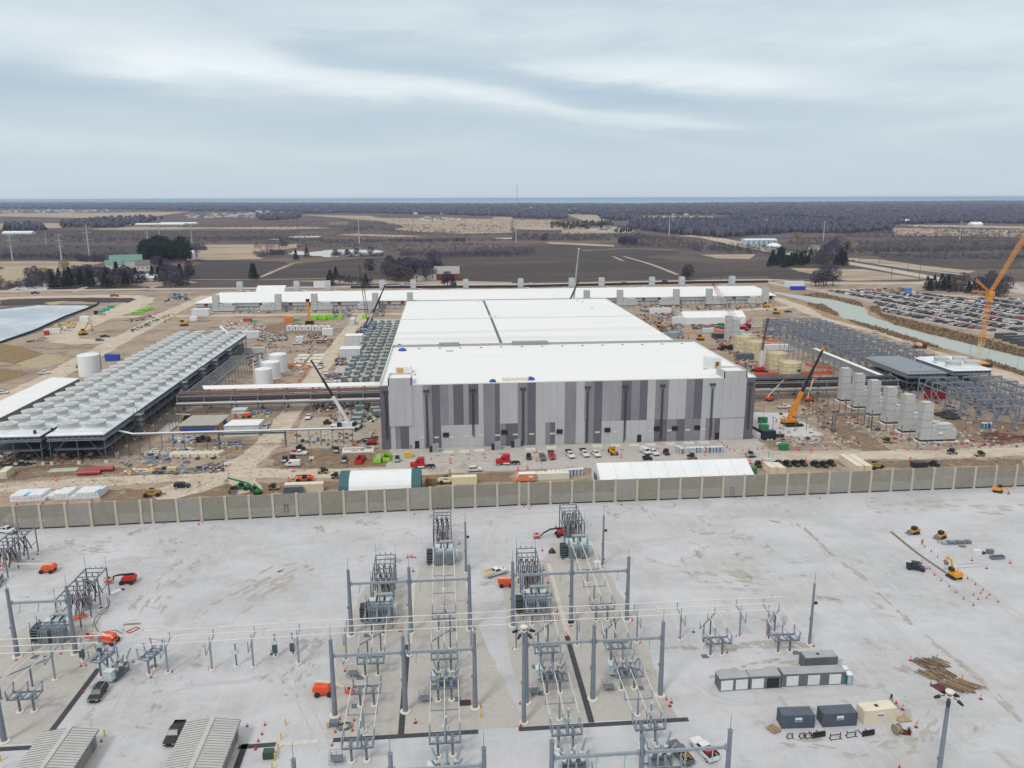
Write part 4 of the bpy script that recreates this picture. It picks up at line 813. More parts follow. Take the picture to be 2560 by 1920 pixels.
# portal with lattice truss and rows of stub posts near the yellow crane
t=thing('portal_rack','low steel portal with zigzag truss spanning the haul track beside the exhaust stacks','pipe rack')
b=MB()
for y in (288.6,291):b.beam((151.9,y,6.7),(167.3,y,6.7),.25,.3);b.cyl((152,y,.8),(152,y,6.6),.2,n=6).cyl((167,y,.3),(167,y,6.6),.2,n=6).box(151.4,y-.5,0,152.6,y+.5,.8)
for k in range(5):x=152.3+k*3;b.cyl((x,288.6,6.7),(x+1.5,291,6.7),.1,n=4).cyl((x+1.5,291,6.7),(x+3,288.6,6.7),.1,n=4)
part('frame',b.cyl((152,288.6,1),(152,291,6.4),.1,n=4).cyl((152,291,1),(152,288.6,6.4),.1,n=4),m_galvd,t)
def tpost(x,y,h,arm=1.6,rz=.6):
    b=MB().cyl((0,0,0),(0,0,h),.13,n=6).beam((-arm/2,0,h),(arm/2,0,h),.3,.14);return b
tp=solo('t_post',tpost(0,0,5.6),m_galvd,'x','steel post',group='T-shaped steel posts')
for i,x in enumerate((118.6,123.2,128.4,132.9,137.6,142.2,146.8,149.2)):place(tp,(x,292.3,0),-.5,'T-topped steel post before the orange crane')
for i in range(11):
    place(tp,(168.3,286+i*5.2,0),1.2,'T-topped steel post left of the exhaust stacks')
    place(tp,(172.4,266+i*5.4,0),1.2,'T-topped steel post left of the exhaust stacks')
for x,y in ((205,286.5),(158,331),(161,331),(158,338),(161,338),(165,338),(165,331)):place(tp,(x,y,0),.3,'stray T-topped steel post near the steelwork',(1,1,1.1))

# --- sheds, tents
def tent(name,label,L,Wd,He,Hr,rib=7,kind='gable',m=None,door=True):
    t=thing(name,label,'tent');m=m or mat('tent_fabric','dedfe0',.6,c2='d3d5d7',sc=.15)
    if kind=='gable':pr=[(-Wd/2,0),(Wd/2,0),(Wd/2,He),(0,Hr),(-Wd/2,He)]
    else:pr=[(-Wd/2,0),(Wd/2,0)]+[(Wd/2*math.cos(a)**.8 if math.cos(a)>0 else -Wd/2*abs(math.cos(a))**.8,He+(Hr-He)*math.sin(a)) for a in np.linspace(0,math.pi,11)]
    part('fabric_cover',MB().xprism(pr,0,L),m,t)
    b=MB()
    for k in range(rib+1):
        x=L*k/rib
        for i in range(2,len(pr)-1) if kind=='gable' else ():b.beam((x,pr[i][0],pr[i][1]+.03),(x,pr[i+1][0],pr[i+1][1]+.03),.14,.06)
    if b.v:part('seams',b,mat('tent_seam','c9cccf',.7),t)
    if door:part('door',MB().box(-.06,-Wd*.18,0,-.01,Wd*.18,He*.85),m_galvd,t)
    return t
t=tent('event_tent','long white gabled tent just behind the wall, right of centre',49.5,15,4.2,7.2,9);t.location=(47.5,239.5,0)
t=tent('event_tent','long white gabled tent far back on the right beside the red lattice crane',46,16,5,8.5,6);t.location=(173.5,568,0)
t=tent('event_tent','small white pointed tent behind the left end of the long rear building',26,24,5,10.5,5);p=Q('b',85,905);t.location=(p.x,768,0)
t=thing('quonset_shelter','white arched fabric shelter with dark green end bands, behind the wall','tent',(-33.2,238.5,0));pr=[(-6.5,0),(6.5,0)]+[(6.5*math.cos(a),1.6+5.6*math.sin(a)) for a in np.linspace(0,math.pi,13)]
part('fabric_cover',MB().xprism(pr,3,22),MATS['tent_fabric'],t);m_teal=mat('dark_green_fabric','2f5f66',.6,c2='28535a',sc=.6)
pr2=[(y*1.01,z*1.01) for y,z in pr]
for a,c in ((0,3),(22,24.9)):part('end_band',MB().xprism(pr2,a,c),m_teal,t)
for (x,y,w,d,h,l) in ((-62,498,10.5,9,6.2,'farther of the two translucent white sheeted enclosures left of the grey cabinets'),(-60.2,456,11.5,9.5,5.6,'nearer of the two translucent white sheeted enclosures left of the grey cabinets')):
    t=thing('sheeted_enclosure',l,'enclosure',(x,y,0),group='sheeted enclosures');part('cover',MB().box(0,0,0,w,d,h),mat('translucent_sheeting','d3d4d6',.6,c2='c3c5c8',sc=.4,st=(1,1,.2)),t);part('roof',MB().box(-.15,-.15,h,w+.15,d+.15,h+.25),m_white,t)
    b=MB()
    for k in range(8):b.box(w*k/7-.05,-.07,0,w*k/7+.05,-.01,h)
    part('posts',b,m_galv,t)
t=thing('unfinished_shed','low grey flat-roofed shed with plywood panels, under construction beside the fan building','shed',(-104.5,310.5,0))
part('roof',MB().hexa([(-.5,-.6,3.2),(15,-.6,3.2),(16,14.5,3.2),(.5,14.5,3.2)],[(-.5,-.6,3.6),(15,-.6,3.6),(16,14.5,3.6),(.5,14.5,3.6)]),mat('roof_board_grey','a6a49a',.9,c2='97958c',sc=.5),t)
part('wall',MB().box(0,0,0,14.4,14,3.18),mat('sheathing_grey','737370',.9),t);part('plywood_panel',MB().box(14.41,2,0,14.6,4.8,3).box(14.41,5.4,0,14.6,8,3),m_ply,t);part('blue_tarpaulin',MB().box(.5,-.25,0,13,-.02,2.1).box(14.41,9,0,14.7,13,2.8),m_blu,t)
t=thing('tarpaulin_shelter','shelter wrapped in pale grey sheeting beside the stone road, under the white bridge','shelter',(-86,305,0))
part('cover',MB().hexa([(0,0,0),(13,0,0),(13,12,0),(0,12,0)],[(0,.3,4.2),(13,.3,4.2),(12.6,12,3.2),(.3,12,3.2)]),m_tarp,t);part('roof',MB().hexa([(-.2,0,4.25),(13.2,0,4.25),(12.8,12.2,3.25),(.1,12.2,3.25)],[(-.2,0,4.4),(13.2,0,4.4),(12.8,12.2,3.4),(.1,12.2,3.4)]),m_white,t)
t=thing('sheeted_box','box wrapped in clear sheeting under the left pipe rack','enclosure',(-90.5,333,0));part('cover',MB().box(0,0,0,6,6,3),m_tarp,t);part('frame',MB().box(-.1,-.1,0,.1,.1,3.1).box(5.9,-.1,0,6.1,.1,3.1).box(-.1,-.1,2.95,6.1,.1,3.15),m_galv,t)
t=thing('skid_structure','dark open steel box frame on skids beside the fan building','steel frame',(-114.5,313,0));b=MB()
for x in (0,5.5):
    for k in range(5):b.cyl((x,k*3.6,0),(x,k*3.6,3.4),.12,n=4)
    b.beam((x,0,3.4),(x,14.4,3.4),.2).beam((x,0,.3),(x,14.4,.3),.2)
for k in range(8):b.beam((0,k*2.06,3.4),(5.5,k*2.06,3.4),.14)
part('frame',b,m_galvd,t);part('floor',MB().box(.2,0,.05,5.3,14,.2),m_conc,t)
# ================================================================== SUBSTATION
m_pole=mat('pole_galvanised','828a95',.5,.25,c2='737b87',sc=.8);m_st=mat('light_galvanised','9aa2ab',.45,.3,c2='868e98',sc=2);m_dst=mat('dark_galvanised','767e89',.55,.25,c2='666e79',sc=2)
m_bus=mat('aluminium_bus','d9d5cc',.5,.1,c2='c9c5bb',sc=1);m_ins=mat('grey_porcelain','8e9ba8',.35,c2='7c8a98',sc=4);m_ring=mat('concrete_collar','d8d3c8',.9,c2='c6c1b6',sc=1)
m_cable=mat('black_cable','33292b',.7,c2='251e20',sc=3);m_cabr=mat('brown_cable','6b3a33',.7,c2='55302b',sc=3)
m_tr=mat('transformer_grey','98a1a8',.5,.1,c2='8a939a',sc=1);m_trl=mat('transformer_lid','c3cfcf',.5,c2='b2bebf',sc=1);m_rad=mat('radiator_fins','858f98',.5,.1,c2='747e88',sc=1);m_fan=mat('fan_bank_dark','2b353b',.6,c2='20292e',sc=2)
def collar(b,x,y,r):b.M=Matrix.Translation((x,y,0));b.lathe([(r,0),(r,.22),(r*.93,.26),(r*.42,.26)],20,cap=False);b.M=None
def pole_part(t,x,y,h,spike=2.8,r=.5):
    p=part('pole',MB().cyl((x,y,.1),(x,y,h),r,r*.62,12).cyl((x,y,h),(x,y,h+.12),r*.8,n=10).box(x-r*1.25,y-.12,h*.42,x-r*.5,y+.12,h*.42+.5),m_pole,t)
    if spike:part('lightning_rod',MB().cyl((x,y,h+.1),(x,y,h+spike),.06,.03,5),m_pole,p)
    b=MB();collar(b,x,y,r*1.95);part('collar',b,m_ring,p);return p
def gantry(label,xs,y,h=14.9,zb=11.9,beam=True,g=None):
    t=thing('line_gantry',label,'steel gantry',(xs[0],y,0),group='line gantries of the substation')
    for x in xs:pole_part(t,x-xs[0],0,h)
    if beam:
        for a,c in zip(xs[:-1],xs[1:]):
            a-=xs[0];c-=xs[0];b=MB().beam((a+.55,0,zb),(c-.55,0,zb),.34,.42).box(a+.38,-.35,zb-.4,a+.6,.35,zb+.4).box(c-.6,-.35,zb-.4,c-.38,.35,zb+.4)
            bp=part('beam',b,m_st,t);I=MB()
            for k in range(3):
                x=a+(c-a)*(k+.6)/3.2;I.cyl((x,0,zb-.2),(x-.25,-.5,zb-1.9),.09,n=5)
            for k in range(3):
                x=a+(c-a)*(k+.6)/3.2;part('string_insulator',MB().cyl((x,0,zb-.2),(x-.2,-.5,zb-1.9),.1,n=5),mat('glass_green_insulator','8fb0ae',.3),bp)
    return t
gantry('three-pole gantry at far left between the two left cable racks and the bus tubes',(-87.4,-76.1),152.2)
gantry('three-pole gantry, left one of the far row, in front of two transformers',(-21,-8.5,4.05),154.2)
gantry('three-pole gantry, right one of the far row, before the two right-hand transformers',(13.3,26,38.3),154.9)
gantry('three-pole gantry, left one of the middle row, straddling the dark trench',(-21,-8.5,4.05),127.3)
gantry('three-pole gantry, right one of the middle row, behind the floodlight mast',(13.4,25.7,38.4),127.9)
gantry('three-pole gantry at the bottom edge, left of centre',(-22,-8.8,4.2),97,14.9,12.2)
gantry('three-pole gantry at the bottom edge, right of centre, over the parked trucks',(13.9,27,39.9),97.6,14.9,12.2)
gantry('single thick pole cut by the left edge of the picture',(-76.3,),125.3,beam=False)
for x,y,h,l in ((4,181.1,13.2,'slim lightning mast right of the rear left transformer'),(38.3,181.8,13.2,'slim lightning mast right of the rear right transformer'),(73.6,142,13.6,'lone slim lightning mast on the open gravel at right')):
    t=thing('lightning_mast',l,'mast',(x,y,0),group='slim lightning masts');pole_part(t,0,0,h,2.7,.34);part('camera_box',MB().box(.3,-.2,9.2,.9,.2,9.7).beam((0,0,9.1),(.5,0,9.3),.1),m_blk,t)
def floodmast(x,y,h,l):
    t=thing('floodlight_mast',l,'light mast',(x,y,0),group='floodlight masts');pole_part(t,0,0,h,0,.42)
    part('crown',MB().cyl((0,0,h),(0,0,h+.22),.62,n=14).cyl((0,0,h-.7),(0,0,h-.6),.6,n=10),m_ring,t)
    for k in range(5):
        a=2*math.pi*k/5+.3;c=(math.cos(a),math.sin(a));part('floodlight',MB().beam((c[0]*.6,c[1]*.6,h-.6),(c[0]*1.5,c[1]*1.5,h-.9),.1).cyl((c[0]*1.2,c[1]*1.2,h-.8),(c[0]*2.0,c[1]*2.0,h-1.2),.32,.2,6),m_blk,t)
floodmast(12.4,122.3,18.6,'tall floodlight mast in the centre of the substation, in front of a gantry pole')
floodmast(72.3,97.0,19.6,'tall floodlight mast at bottom right near the timber stack')
# long bus on posts
def insul(b,x,y,z0,z1,r=.12):
    n=max(3,int((z1-z0)/.22));b.cyl((x,y,z0),(x,y,z1),r*.62,n=6)
    for k in range(n):z=z0+(z1-z0)*(k+.5)/n;b.cyl((x,y,z-.03),(x,y,z+.03),r,n=6)
def bus_post(x,y,zt=7.3,lab='x'):
    t=thing('bus_support',lab,'bus support',(x,y,0),group='posts under the long bus tubes')
    b=MB().cyl((0,0,.1),(0,0,zt-1.7),.2,n=8).beam((0,-2.9,zt-2.3),(0,2.9,zt-1.5),.2,.25);part('post',b,m_st,t)
    b=MB();collar(b,0,0,.62);part('collar',b,m_ring,t)
    for k,dy in enumerate((-2.8,0,2.8)):b=MB();insul(b,0,dy,zt-2.2+.4*k,zt-.1);part('insulator',b,m_ins,t)
    return t
bp0=bus_post(0,0);names='ABCDEFGHIJKL'
for i,(x,y) in enumerate(((-76.1,143.3),(-55.2,143.7),(-46.9,144),(-39,144.2),(-30.3,144.6),(-21,145),(-8.5,145.4),(4,145.7),(13.2,145.9),(25.8,146.1),(38.4,146.2),(47.6,146.2),(60.3,146.1),(66.2,146))):
    place(bp0,(x,y,0),0,'post under the long bus tubes, %s' % ['at the far left beside the tap frame','just right of the paired left stands','second right of the left stands','left of the two slim instrument posts','right of the two slim instrument posts','behind the left pole of the middle gantry','behind the centre pole of the left middle gantry','behind the right pole of the left middle gantry','beside the floodlight mast','behind the centre pole of the right middle gantry','behind the right pole of the right middle gantry','first on the open gravel at right','next to the last at the right end','last at the right end'][i])
def tubes(name,label,lines,r=.1,cat='bus tubes',m=None):
    t=thing(name,label,cat)
    for ln in lines:
        b=MB()
        for p,q in zip(ln[:-1],ln[1:]):b.cyl(p,q,r,n=6)
        part('tube',b,m or m_bus,t)
    return t
def qz(r,x,y,z):return tuple(Q(r,x,y,z))
tubes('bus_tubes','three long white bus tubes entering from the left edge',[[qz('i',-200,a-8,7.2),qz('i',x,b_,7.2)] for a,x,b_ in ((1395,960,1340),(1454,850,1405),(1517,700,1470))])
zl=7.2
tubes('bus_tubes','three very long white bus tubes running right across the substation',[[qz('i',x0,y0,zl),qz('j',1000,ym,zl),qz('j',2170,y1,zl),qz('j',2215,y1-15,zl+.25),qz('k',1100,yk,zl+.25),qz('l',x2,y2,zl+.25)] for x0,y0,ym,y1,yk,x2,y2 in ((1240,1308,1195,1133,1067,130,1010),(1190,1366,1250,1188,1124,80,1063),(1165,1432,1308,1247,1178,20,1120))])
# switch stands
def stand(label,z=3.3,w=5.2,d=2.3,platform=False,blades=True,g='disconnect switch stands'):
    t=thing('switch_stand',label,'switch stand',group=g);h=w/2
    for x in (-1.22,1.22):
        p=part('leg',MB().cyl((x,0,.1),(x,0,z-.1),.21,n=8),m_dst,t);b=MB();collar(b,x,0,.66);part('collar',b,m_ring,p)
    b=MB().beam((-h,-d/2,z),(h,-d/2,z),.26,.22).beam((-h,d/2,z),(h,d/2,z),.26,.22)
    for x in (-h+.1,-h*.52,-h*.4,0,h*.4,h*.52,h-.1):b.beam((x,-d/2,z),(x,d/2,z),.14,.16)
    for s in (-1,1):b.beam((s*h*.1,-d/2,z),(s*h*.9,d/2,z),.07).beam((s*h*.9,-d/2,z),(s*h*.1,d/2,z),.07)
    for s in (-1,1):b.box(s*1.22-.25,-.9,z-.2,s*1.22+.25,.9,z+.15)
    part('frame',b,m_dst,t)
    for x in (-h+.12,0,h-.12):
        for y,a in ((-d/2,-.25),(d/2,.3)):
            b=MB();b.cyl((x,y,z+.1),(x,y+a,z+1.75),.11,n=6)
            for k in range(5):f=(k+.5)/5;b.cyl((x,y+a*f,z+.1+1.6*f-.04),(x,y+a*f,z+.1+1.6*f+.04),.19,n=6)
            part('insulator',b,m_ins,t)
        part('switch_blade',MB().cyl((x,-d/2-.25,z+1.8),(x,d/2+.3,z+1.8),.07,n=5).box(x-.1,-d/2-.4,z+1.7,x+.1,-d/2-.1,z+1.95).box(x-.1,d/2+.1,z+1.7,x+.1,d/2+.45,z+1.95),m_st,t)
        part('mounting_plate',MB().box(x-.05,-d/2-.1,z,x+.05,-d/2+.5,z+.9).box(x-.05,d/2-.4,z,x+.05,d/2+.1,z+.8),mat('pale_steel_plate','a8bcc9',.4,.2),t)
    if platform:
        b=MB().box(-h-2.0,-.7,.75,-h-.1,.9,.82)
        for x in (-h-2.2,-h-1.2,-h-.2):
            for y in (-.7,.9):b.cyl((x,y,.05),(x,y,1.8),.035,n=4)
        b.beam((-h-2.2,.9,1.8),(-h-.2,.9,1.8),.05).beam((-h-2.2,-.7,1.8),(-h-2.2,.9,1.8),.05).beam((-h-2.2,.9,1.3),(-h-.2,.9,1.3),.04)
        part('operator_platform',b,m_dst,t)
    return t
s0,s1=stand('x'),stand('x',platform=True)
CX={1:-15.5,2:-1.4,3:18.75,4:32.85,5:53.2,6:67.2};bay={1:'first bay',2:'second bay',3:'third bay',4:'fourth bay',5:'isolated fifth bay',6:'rightmost bay'}
row={155:'behind the bus tubes',139:'just in front of the bus tubes',130:'middle of its bay',115:'towards the bottom of its bay',103:'at the bottom edge'}
for c,y,pf in ((1,154.2,0),(1,139.2,1),(1,129.7,0),(1,115.0,1),(2,154.6,0),(2,139.4,0),(2,130,1),(2,115,0),(3,155,0),(3,139.8,0),(3,130.4,1),(3,115.2,0),(4,155.4,0),(4,140,0),(4,130.4,1),(4,115.3,0),(5,140,0),(6,139.8,0),(2,103.4,0),(3,103.4,1),(4,103.8,1)):
    rk=min(row,key=lambda k:abs(k-y));place(s1 if pf else s0,(CX[c],y,0),0,'steel switch stand with insulator pairs, %s, %s' % (bay[c],row[rk]))
# bay conductors and taps under the long bus
def bay_tubes(c,y0,y1,z=5.15,z1=None):
    cx=CX[c];return [[(cx+d,y0,z),(cx+d,y1,z1 or z)] for d in (-2.48,0,2.48)]
for c in (1,2,3,4):
    tubes('bay_conductors','three parallel white tubes over the lower half of the %s' % bay[c],bay_tubes(c,129,116),.08)
    t=thing('tube_support','low T-shaped support halfway under the lower tubes of the %s' % bay[c],'bus support',(CX[c],122.6,0),group='low T-shaped tube supports')
    part('post',MB().cyl((0,0,.1),(0,0,3.2),.2,n=8).beam((-2.6,0,3.3),(2.6,0,3.3),.2,.2),m_st,t);b=MB();collar(b,0,0,.6);part('collar',b,m_ring,t)
    for d in (-2.48,0,2.48):b=MB();insul(b,d,0,3.4,5.05);part('insulator',b,m_ins,t)
for c in (1,2,3,4,5,6):
    t=thing('tap_support','slanting beam on two posts below the long bus tubes, %s' % bay[c],'bus support',(CX[c],146,0),group='slanting tap supports')
    b=MB().beam((-2.6,-2.9,4.3),(2.6,2.9,4.3),.22,.26);part('beam',b,m_st,t)
    for k in (-.5,.5):p=part('leg',MB().cyl((k*2.4,k*2.7,.1),(k*2.4,k*2.7,4.2),.17,n=8),m_dst,t);b=MB();collar(b,k*2.4,k*2.7,.55);part('collar',b,m_ring,p)
    for d in (-1,0,1):b=MB();insul(b,d*2.48,d*2.8,4.4,5.9);part('insulator',b,m_ins,t)
    tubes('tap_conductors','three sloping white tubes below the long bus tubes, %s' % bay[c],[[(CX[c]+d*2.48,146+d*2.8,7.2),(CX[c]+d*2.48,146+d*2.8-.3,6.0),(CX[c]+d*2.48,141.4,5.2)] for d in (-1,0,1)],.08)
for c,yt in ((2,182.6),(4,183)):
    tubes('bay_conductors','white tubes from the rear transformer to its switch stand, %s' % bay[c],bay_tubes(c,157,yt,5.2,6.2),.09)
    for y in (164.5,173):
        t=thing('tube_support','T-shaped tube support before the rear transformer, %s, %s one' % (bay[c],'nearer' if y<170 else 'farther'),'bus support',(CX[c],y,0),group='low T-shaped tube supports')
        part('post',MB().cyl((0,0,.1),(0,0,3.4),.2,n=8).beam((-2.6,0,3.5),(2.6,0,3.5),.2,.2),m_st,t);b=MB();collar(b,0,0,.6);part('collar',b,m_ring,t)
        for d in (-2.48,2.48):b=MB();insul(b,d,0,3.6,5.3);part('insulator',b,m_ins,t)
# circuit breakers
def breaker():
    t=thing('circuit_breaker','x','circuit breaker',group='circuit breakers')
    part('control_cabinet',MB().box(-2.9,-.7,.7,-1.6,.8,2.6).box(-3.0,-.8,2.6,-1.5,.9,2.7),m_trl,t)
    b=MB().box(-1.8,-1.0,.35,2.3,1.0,.55)
    for x in (-1.6,2.1):
        for y in (-.9,.9):b.cyl((x,y,0),(x,y,2.0),.09,n=5)
    b.box(-1.7,-.5,1.2,2.2,.5,1.5);part('frame',b,m_dst,t)
    for k,x in enumerate((-1.25,.2,1.65)):
        tk=part('tank',MB().cyl((x,-1.0,2.1),(x,1.0,2.1),.4,n=12),m_dst,t)
        for s in (-1,1):
            sx=(k-1)*.95;p=Vector((x,s*.75,2.4));q=Vector((x+sx,s*1.5,4.6));b=MB().cyl(p,q,.17,.11,8)
            for j in range(8):f=(j+.5)/8;c=p.lerp(q,f);dd=(q-p).normalized()*.035;b.cyl(c-dd,c+dd,.25-.06*f,n=8)
            bb=part('bushing',b,m_ins,t);part('ring_transformer',MB().cyl(p-Vector((0,0,.15)),p.lerp(q,.14),.38,n=12),m_ring,bb)
    return t
br0=breaker()
for x,y,rz,l in ((-1.3,134.5,0,'circuit breaker with six angled bushings, second bay from the left, middle'),(-1.3,109.8,0,'circuit breaker with six angled bushings at the bottom edge of the second bay'),(18.9,134.8,0,'circuit breaker with six angled bushings right of the floodlight mast'),(33,134.9,0,'circuit breaker with six angled bushings in the fourth bay, middle'),(18.9,110,0,'circuit breaker with six angled bushings at the bottom edge of the third bay'),(33,110.2,0,'circuit breaker with six angled bushings at the bottom edge beside the parked trucks'),(-64.5,143.5,1.35,'circuit breaker standing alone near the black car at left')):
    place(br0,(x,y,0),rz,l)
# transformers
def transformer(label,frame=False,loc=(0,0,0),rz=0):
    t=thing('power_transformer',label,'transformer',loc,rz,'large power transformers')
    part('plinth',MB().box(-3.4,-2.6,0,3.2,3.6,.35),m_conc,t)
    part('tank',MB().box(-2.5,-1.2,.4,2.5,2.4,3.6),m_tr,t);part('lid',MB().box(-2.7,-.2,3.6,2.8,2.5,3.75).box(-2.4,.2,3.75,-1.0,2.2,4.2).box(-.6,.2,3.75,.6,2.2,4.2).box(1.1,.2,3.75,2.6,2.2,4.2),m_trl,t)
    for x0 in (-2.45,.45):
        b=MB()
        for k in range(4):b.box(x0+k*.52,-2.5,.7,x0+k*.52+.4,-1.21,3.5)
        part('radiator',b,m_rad,t)
    b=MB().box(-4.4,-1.4,.5,-2.9,1.2,3.5)
    for k in range(4):b.box(-4.35,-1.46,.7+k*.7,-2.95,-1.41,.76+k*.7,1)
    part('fan_bank',b,[m_fan,m_tr],t)
    part('control_cabinet',MB().box(2.6,-.6,1.2,3.5,.9,3.4),m_trl,t)
    for x in (-2.4,0,2.4):b=MB();b.cyl((x,-.7,3.6),(x,-1.0,5.6),.17,.1,8);[b.cyl((x,-.7-.3*f,3.6+2*f-.03),(x,-.7-.3*f,3.6+2*f+.03),.26,n=8) for f in (.2,.35,.5,.65,.8)];part('bushing',b,m_ins,t)
    for x in (-.8,.9):part('dark_gap',MB().box(x-.08,.4,3.76,x+.08,2.4,4.5),mat('navy_barrier','26334e',.6),t)
    part('conservator',MB().cyl((-1.0,2.0,4.9),(2.6,2.0,4.9),.38,n=10),m_tr,t)
    if frame:
        b=MB()
        for x in (-3.0,0,2.9):b.beam((x,-3.9,4.7),(x,-.8,4.7),.16)
        for y in (-3.9,-2.4,-.9):b.beam((-3,y,4.7),(2.9,y,4.7),.16)
        for s in (-1.5,1.4):b.beam((s-.9,-3.8,4.75),(s+.9,-1,4.75),.07).beam((s+.9,-3.8,4.75),(s-.9,-1,4.75),.07)
        for x in (-3,2.9):b.cyl((x,-3.9,4.7),(x,-3.9,0),.09,n=5)
        part('arrester_frame',b,m_dst,t)
        for x in (-2.9,0,2.8):
            b=MB();insul(b,x,-3.8,4.8,6.3);part('arrester',b,m_ins,t);b=MB();insul(b,x,-1,4.8,6.4);part('arrester',b,m_ins,t)
    return t
transformer('rear left power transformer with plain top, in front of the longest left cable rack',False,(-1.3,187,0));transformer('front left power transformer with arrester frame, behind the left gantry',True,(-15.3,160.5,0))
transformer('rear right power transformer beside the red boom lift',False,(32.8,187.5,0));transformer('front right power transformer with arrester frame, left of the orange boom lift rack',True,(18.9,161,0));transformer('power transformer at far left with arrester frame',True,(-82.4,158,0))
# cable racks behind the transformers
def cable_rack(label,x,y0,y1,z,seed,cabs='both'):
    t=thing('cable_rack',label,'cable rack',(x,y0,0),group='cable racks behind the transformers');L=y1-y0;rnd=random.Random(seed);w=2.3
    n=max(3,round(L/6));b=MB()
    for s in (-w,w):part('rail',MB().beam((s,0,z),(s,L,z),.22,.22).beam((s,.1,z*.45),(s,L,z*.45),.15),m_dst,t)
    for i in range(n+1):
        for s in (-w,w):p=part('leg',MB().cyl((s,L*i/n,.1),(s,L*i/n,z),.16,n=6),m_dst,t);b=MB();collar(b,s,L*i/n,.5);part('collar',b,m_ring,p)
    m=round(L/2.3)
    for i in range(m+1):
        y=L*i/m;c=part('cross_beam',MB().beam((-w,y,z),(w,y,z),.16,.18),m_dst,t)
        for x_ in (-1.3,0,1.3):
            b=MB()
            if i==m or i % 2:insul(b,x_,y,z+.1,z+.7,.1) if i==m else insul(b,x_,y,z-1.2,z-.1,.13)
            else:insul(b,x_,y,z-1.1,z-.1,.14)
            part('insulator',b,m_ins if i % 3 else m_cable,c)
    for x_ in (-1.45,-1.1,-.2,.15,1.1,1.45):
        for q in range(2):
            b=MB();y=L*(.15+.45*q)+rnd.random();pts=[]
            for k in range(9):f=k/8;pts.append((x_+.25*math.sin(f*6+q),y+f*L*.28,z-1.2-(z-2)*(1-abs(math.sin(f*math.pi)))*.85+.1*rnd.random()))
            for p,r_ in zip(pts[:-1],pts[1:]):b.cyl(p,r_,.1,n=5,cap=False)
            part('cable',b,m_cable if (q+int(x_*3)) % 2 else m_cabr,t)
    part('junction_box',MB().box(-.9,L*.55,.6,.9,L*.55+1.2,3.2),m_tr,t)
    for s,y in ((-w,0),(w,0),(-w,L),(w,L)):part('lightning_rod',MB().cyl((s,y,z),(s,y,z+2.9),.05,n=4),m_dst,t)
cable_rack('ladder-topped cable rack behind the rear left transformer, nearest the wall',-1.7,191.2,204.8,7.3,1);cable_rack('ladder-topped cable rack behind the front left transformer',-15.2,163.5,178,7,2)
cable_rack('ladder-topped cable rack behind the rear right transformer, beside the red lift',33,191.5,204.8,7.3,3);cable_rack('ladder-topped cable rack behind the front right transformer',18.6,164,178.5,7,4)
cable_rack('ladder-topped cable rack behind the far left transformer with hanging loops of cable',-81.4,162,177,7,5);cable_rack('ladder-topped cable rack at the left edge near the white pickups',-109.5,188,203,7,6)
# instrument posts
def ipost(l,x,y,box=True,h=5.2):
    t=thing('instrument_post',l,'instrument post',(x,y,0),group='slim instrument posts');b=MB();collar(b,0,0,.58);part('collar',b,m_ring,t)
    part('post',MB().cyl((0,0,.1),(0,0,h*.58),.15,n=6),m_dst,t);b=MB();insul(b,0,0,h*.72,h,.2);part('insulator',b,m_ins,t);part('head',MB().box(-.45,-.35,h*.56,.45,.35,h*.72).cyl((0,0,h),(0,0,h+.25),.2,n=8),m_trl,t)
    if box:part('cabinet',MB().box(-.5,-.5,1.0,.5,-.15,2.7),mat('dark_cabinet','4b5459',.5),t)
for x,y,bx,l in ((-35.4,147.6,1,'left one of two slim instrument posts with dark cabinets, open gravel left of centre'),(-32,147.9,1,'right one of two slim instrument posts with dark cabinets, open gravel left of centre'),(-73.4,149.4,1,'left one of two instrument posts before the far left transformer'),(-70.1,149.6,1,'right one of two instrument posts before the far left transformer'),(-42.4,144.8,0,'bare slim instrument post between bus supports at left'),(-15.4,118.2,0,'slim instrument post low in the first bay'),(-1.2,117.8,0,'slim instrument post low in the second bay'),(19.6,118,0,'slim instrument post low in the third bay'),(34.1,118.4,0,'slim instrument post low in the fourth bay')):ipost(l,x,y,bx,5.2 if x>-30 or x<-60 else 5.0)
# paired offset stands at left, and the tap frame
for x,y,rz,l in ((-67.3,144.3,1.25,'small steel bus stand left of the lone circuit breaker'),(-58.3,144.3,1.25,'small steel bus stand right of the lone circuit breaker'),(-76.5,133.5,0,'switch stand cut by the left edge near the thick pole')):
    copy(s0,(x,y,0),rz,l,(.8,.95,1.15) if rz else 1)
t=thing('tap_support','slanting beam with posts at the left edge below the bus tubes','bus support',(-80.5,139.8,0),group='slanting tap supports');part('beam',MB().beam((-4,-3.2,4.2),(3.6,4.2,4.2),.22,.26),m_st,t)
for k in (-.7,.3):p=part('leg',MB().cyl((k*3.8,k*3.7+.5,.1),(k*3.8,k*3.7+.5,4.2),.18,n=8),m_dst,t)
tubes('tap_conductors','two sloping white tubes at the left edge below the long bus tubes',[[qz('m',390,605,6.5),qz('m',0,905,5)],[qz('m',490,600,6.5),qz('m',120,910,5)],[qz('m',190,700,6.0),qz('m',-30,930,5)]],.08)
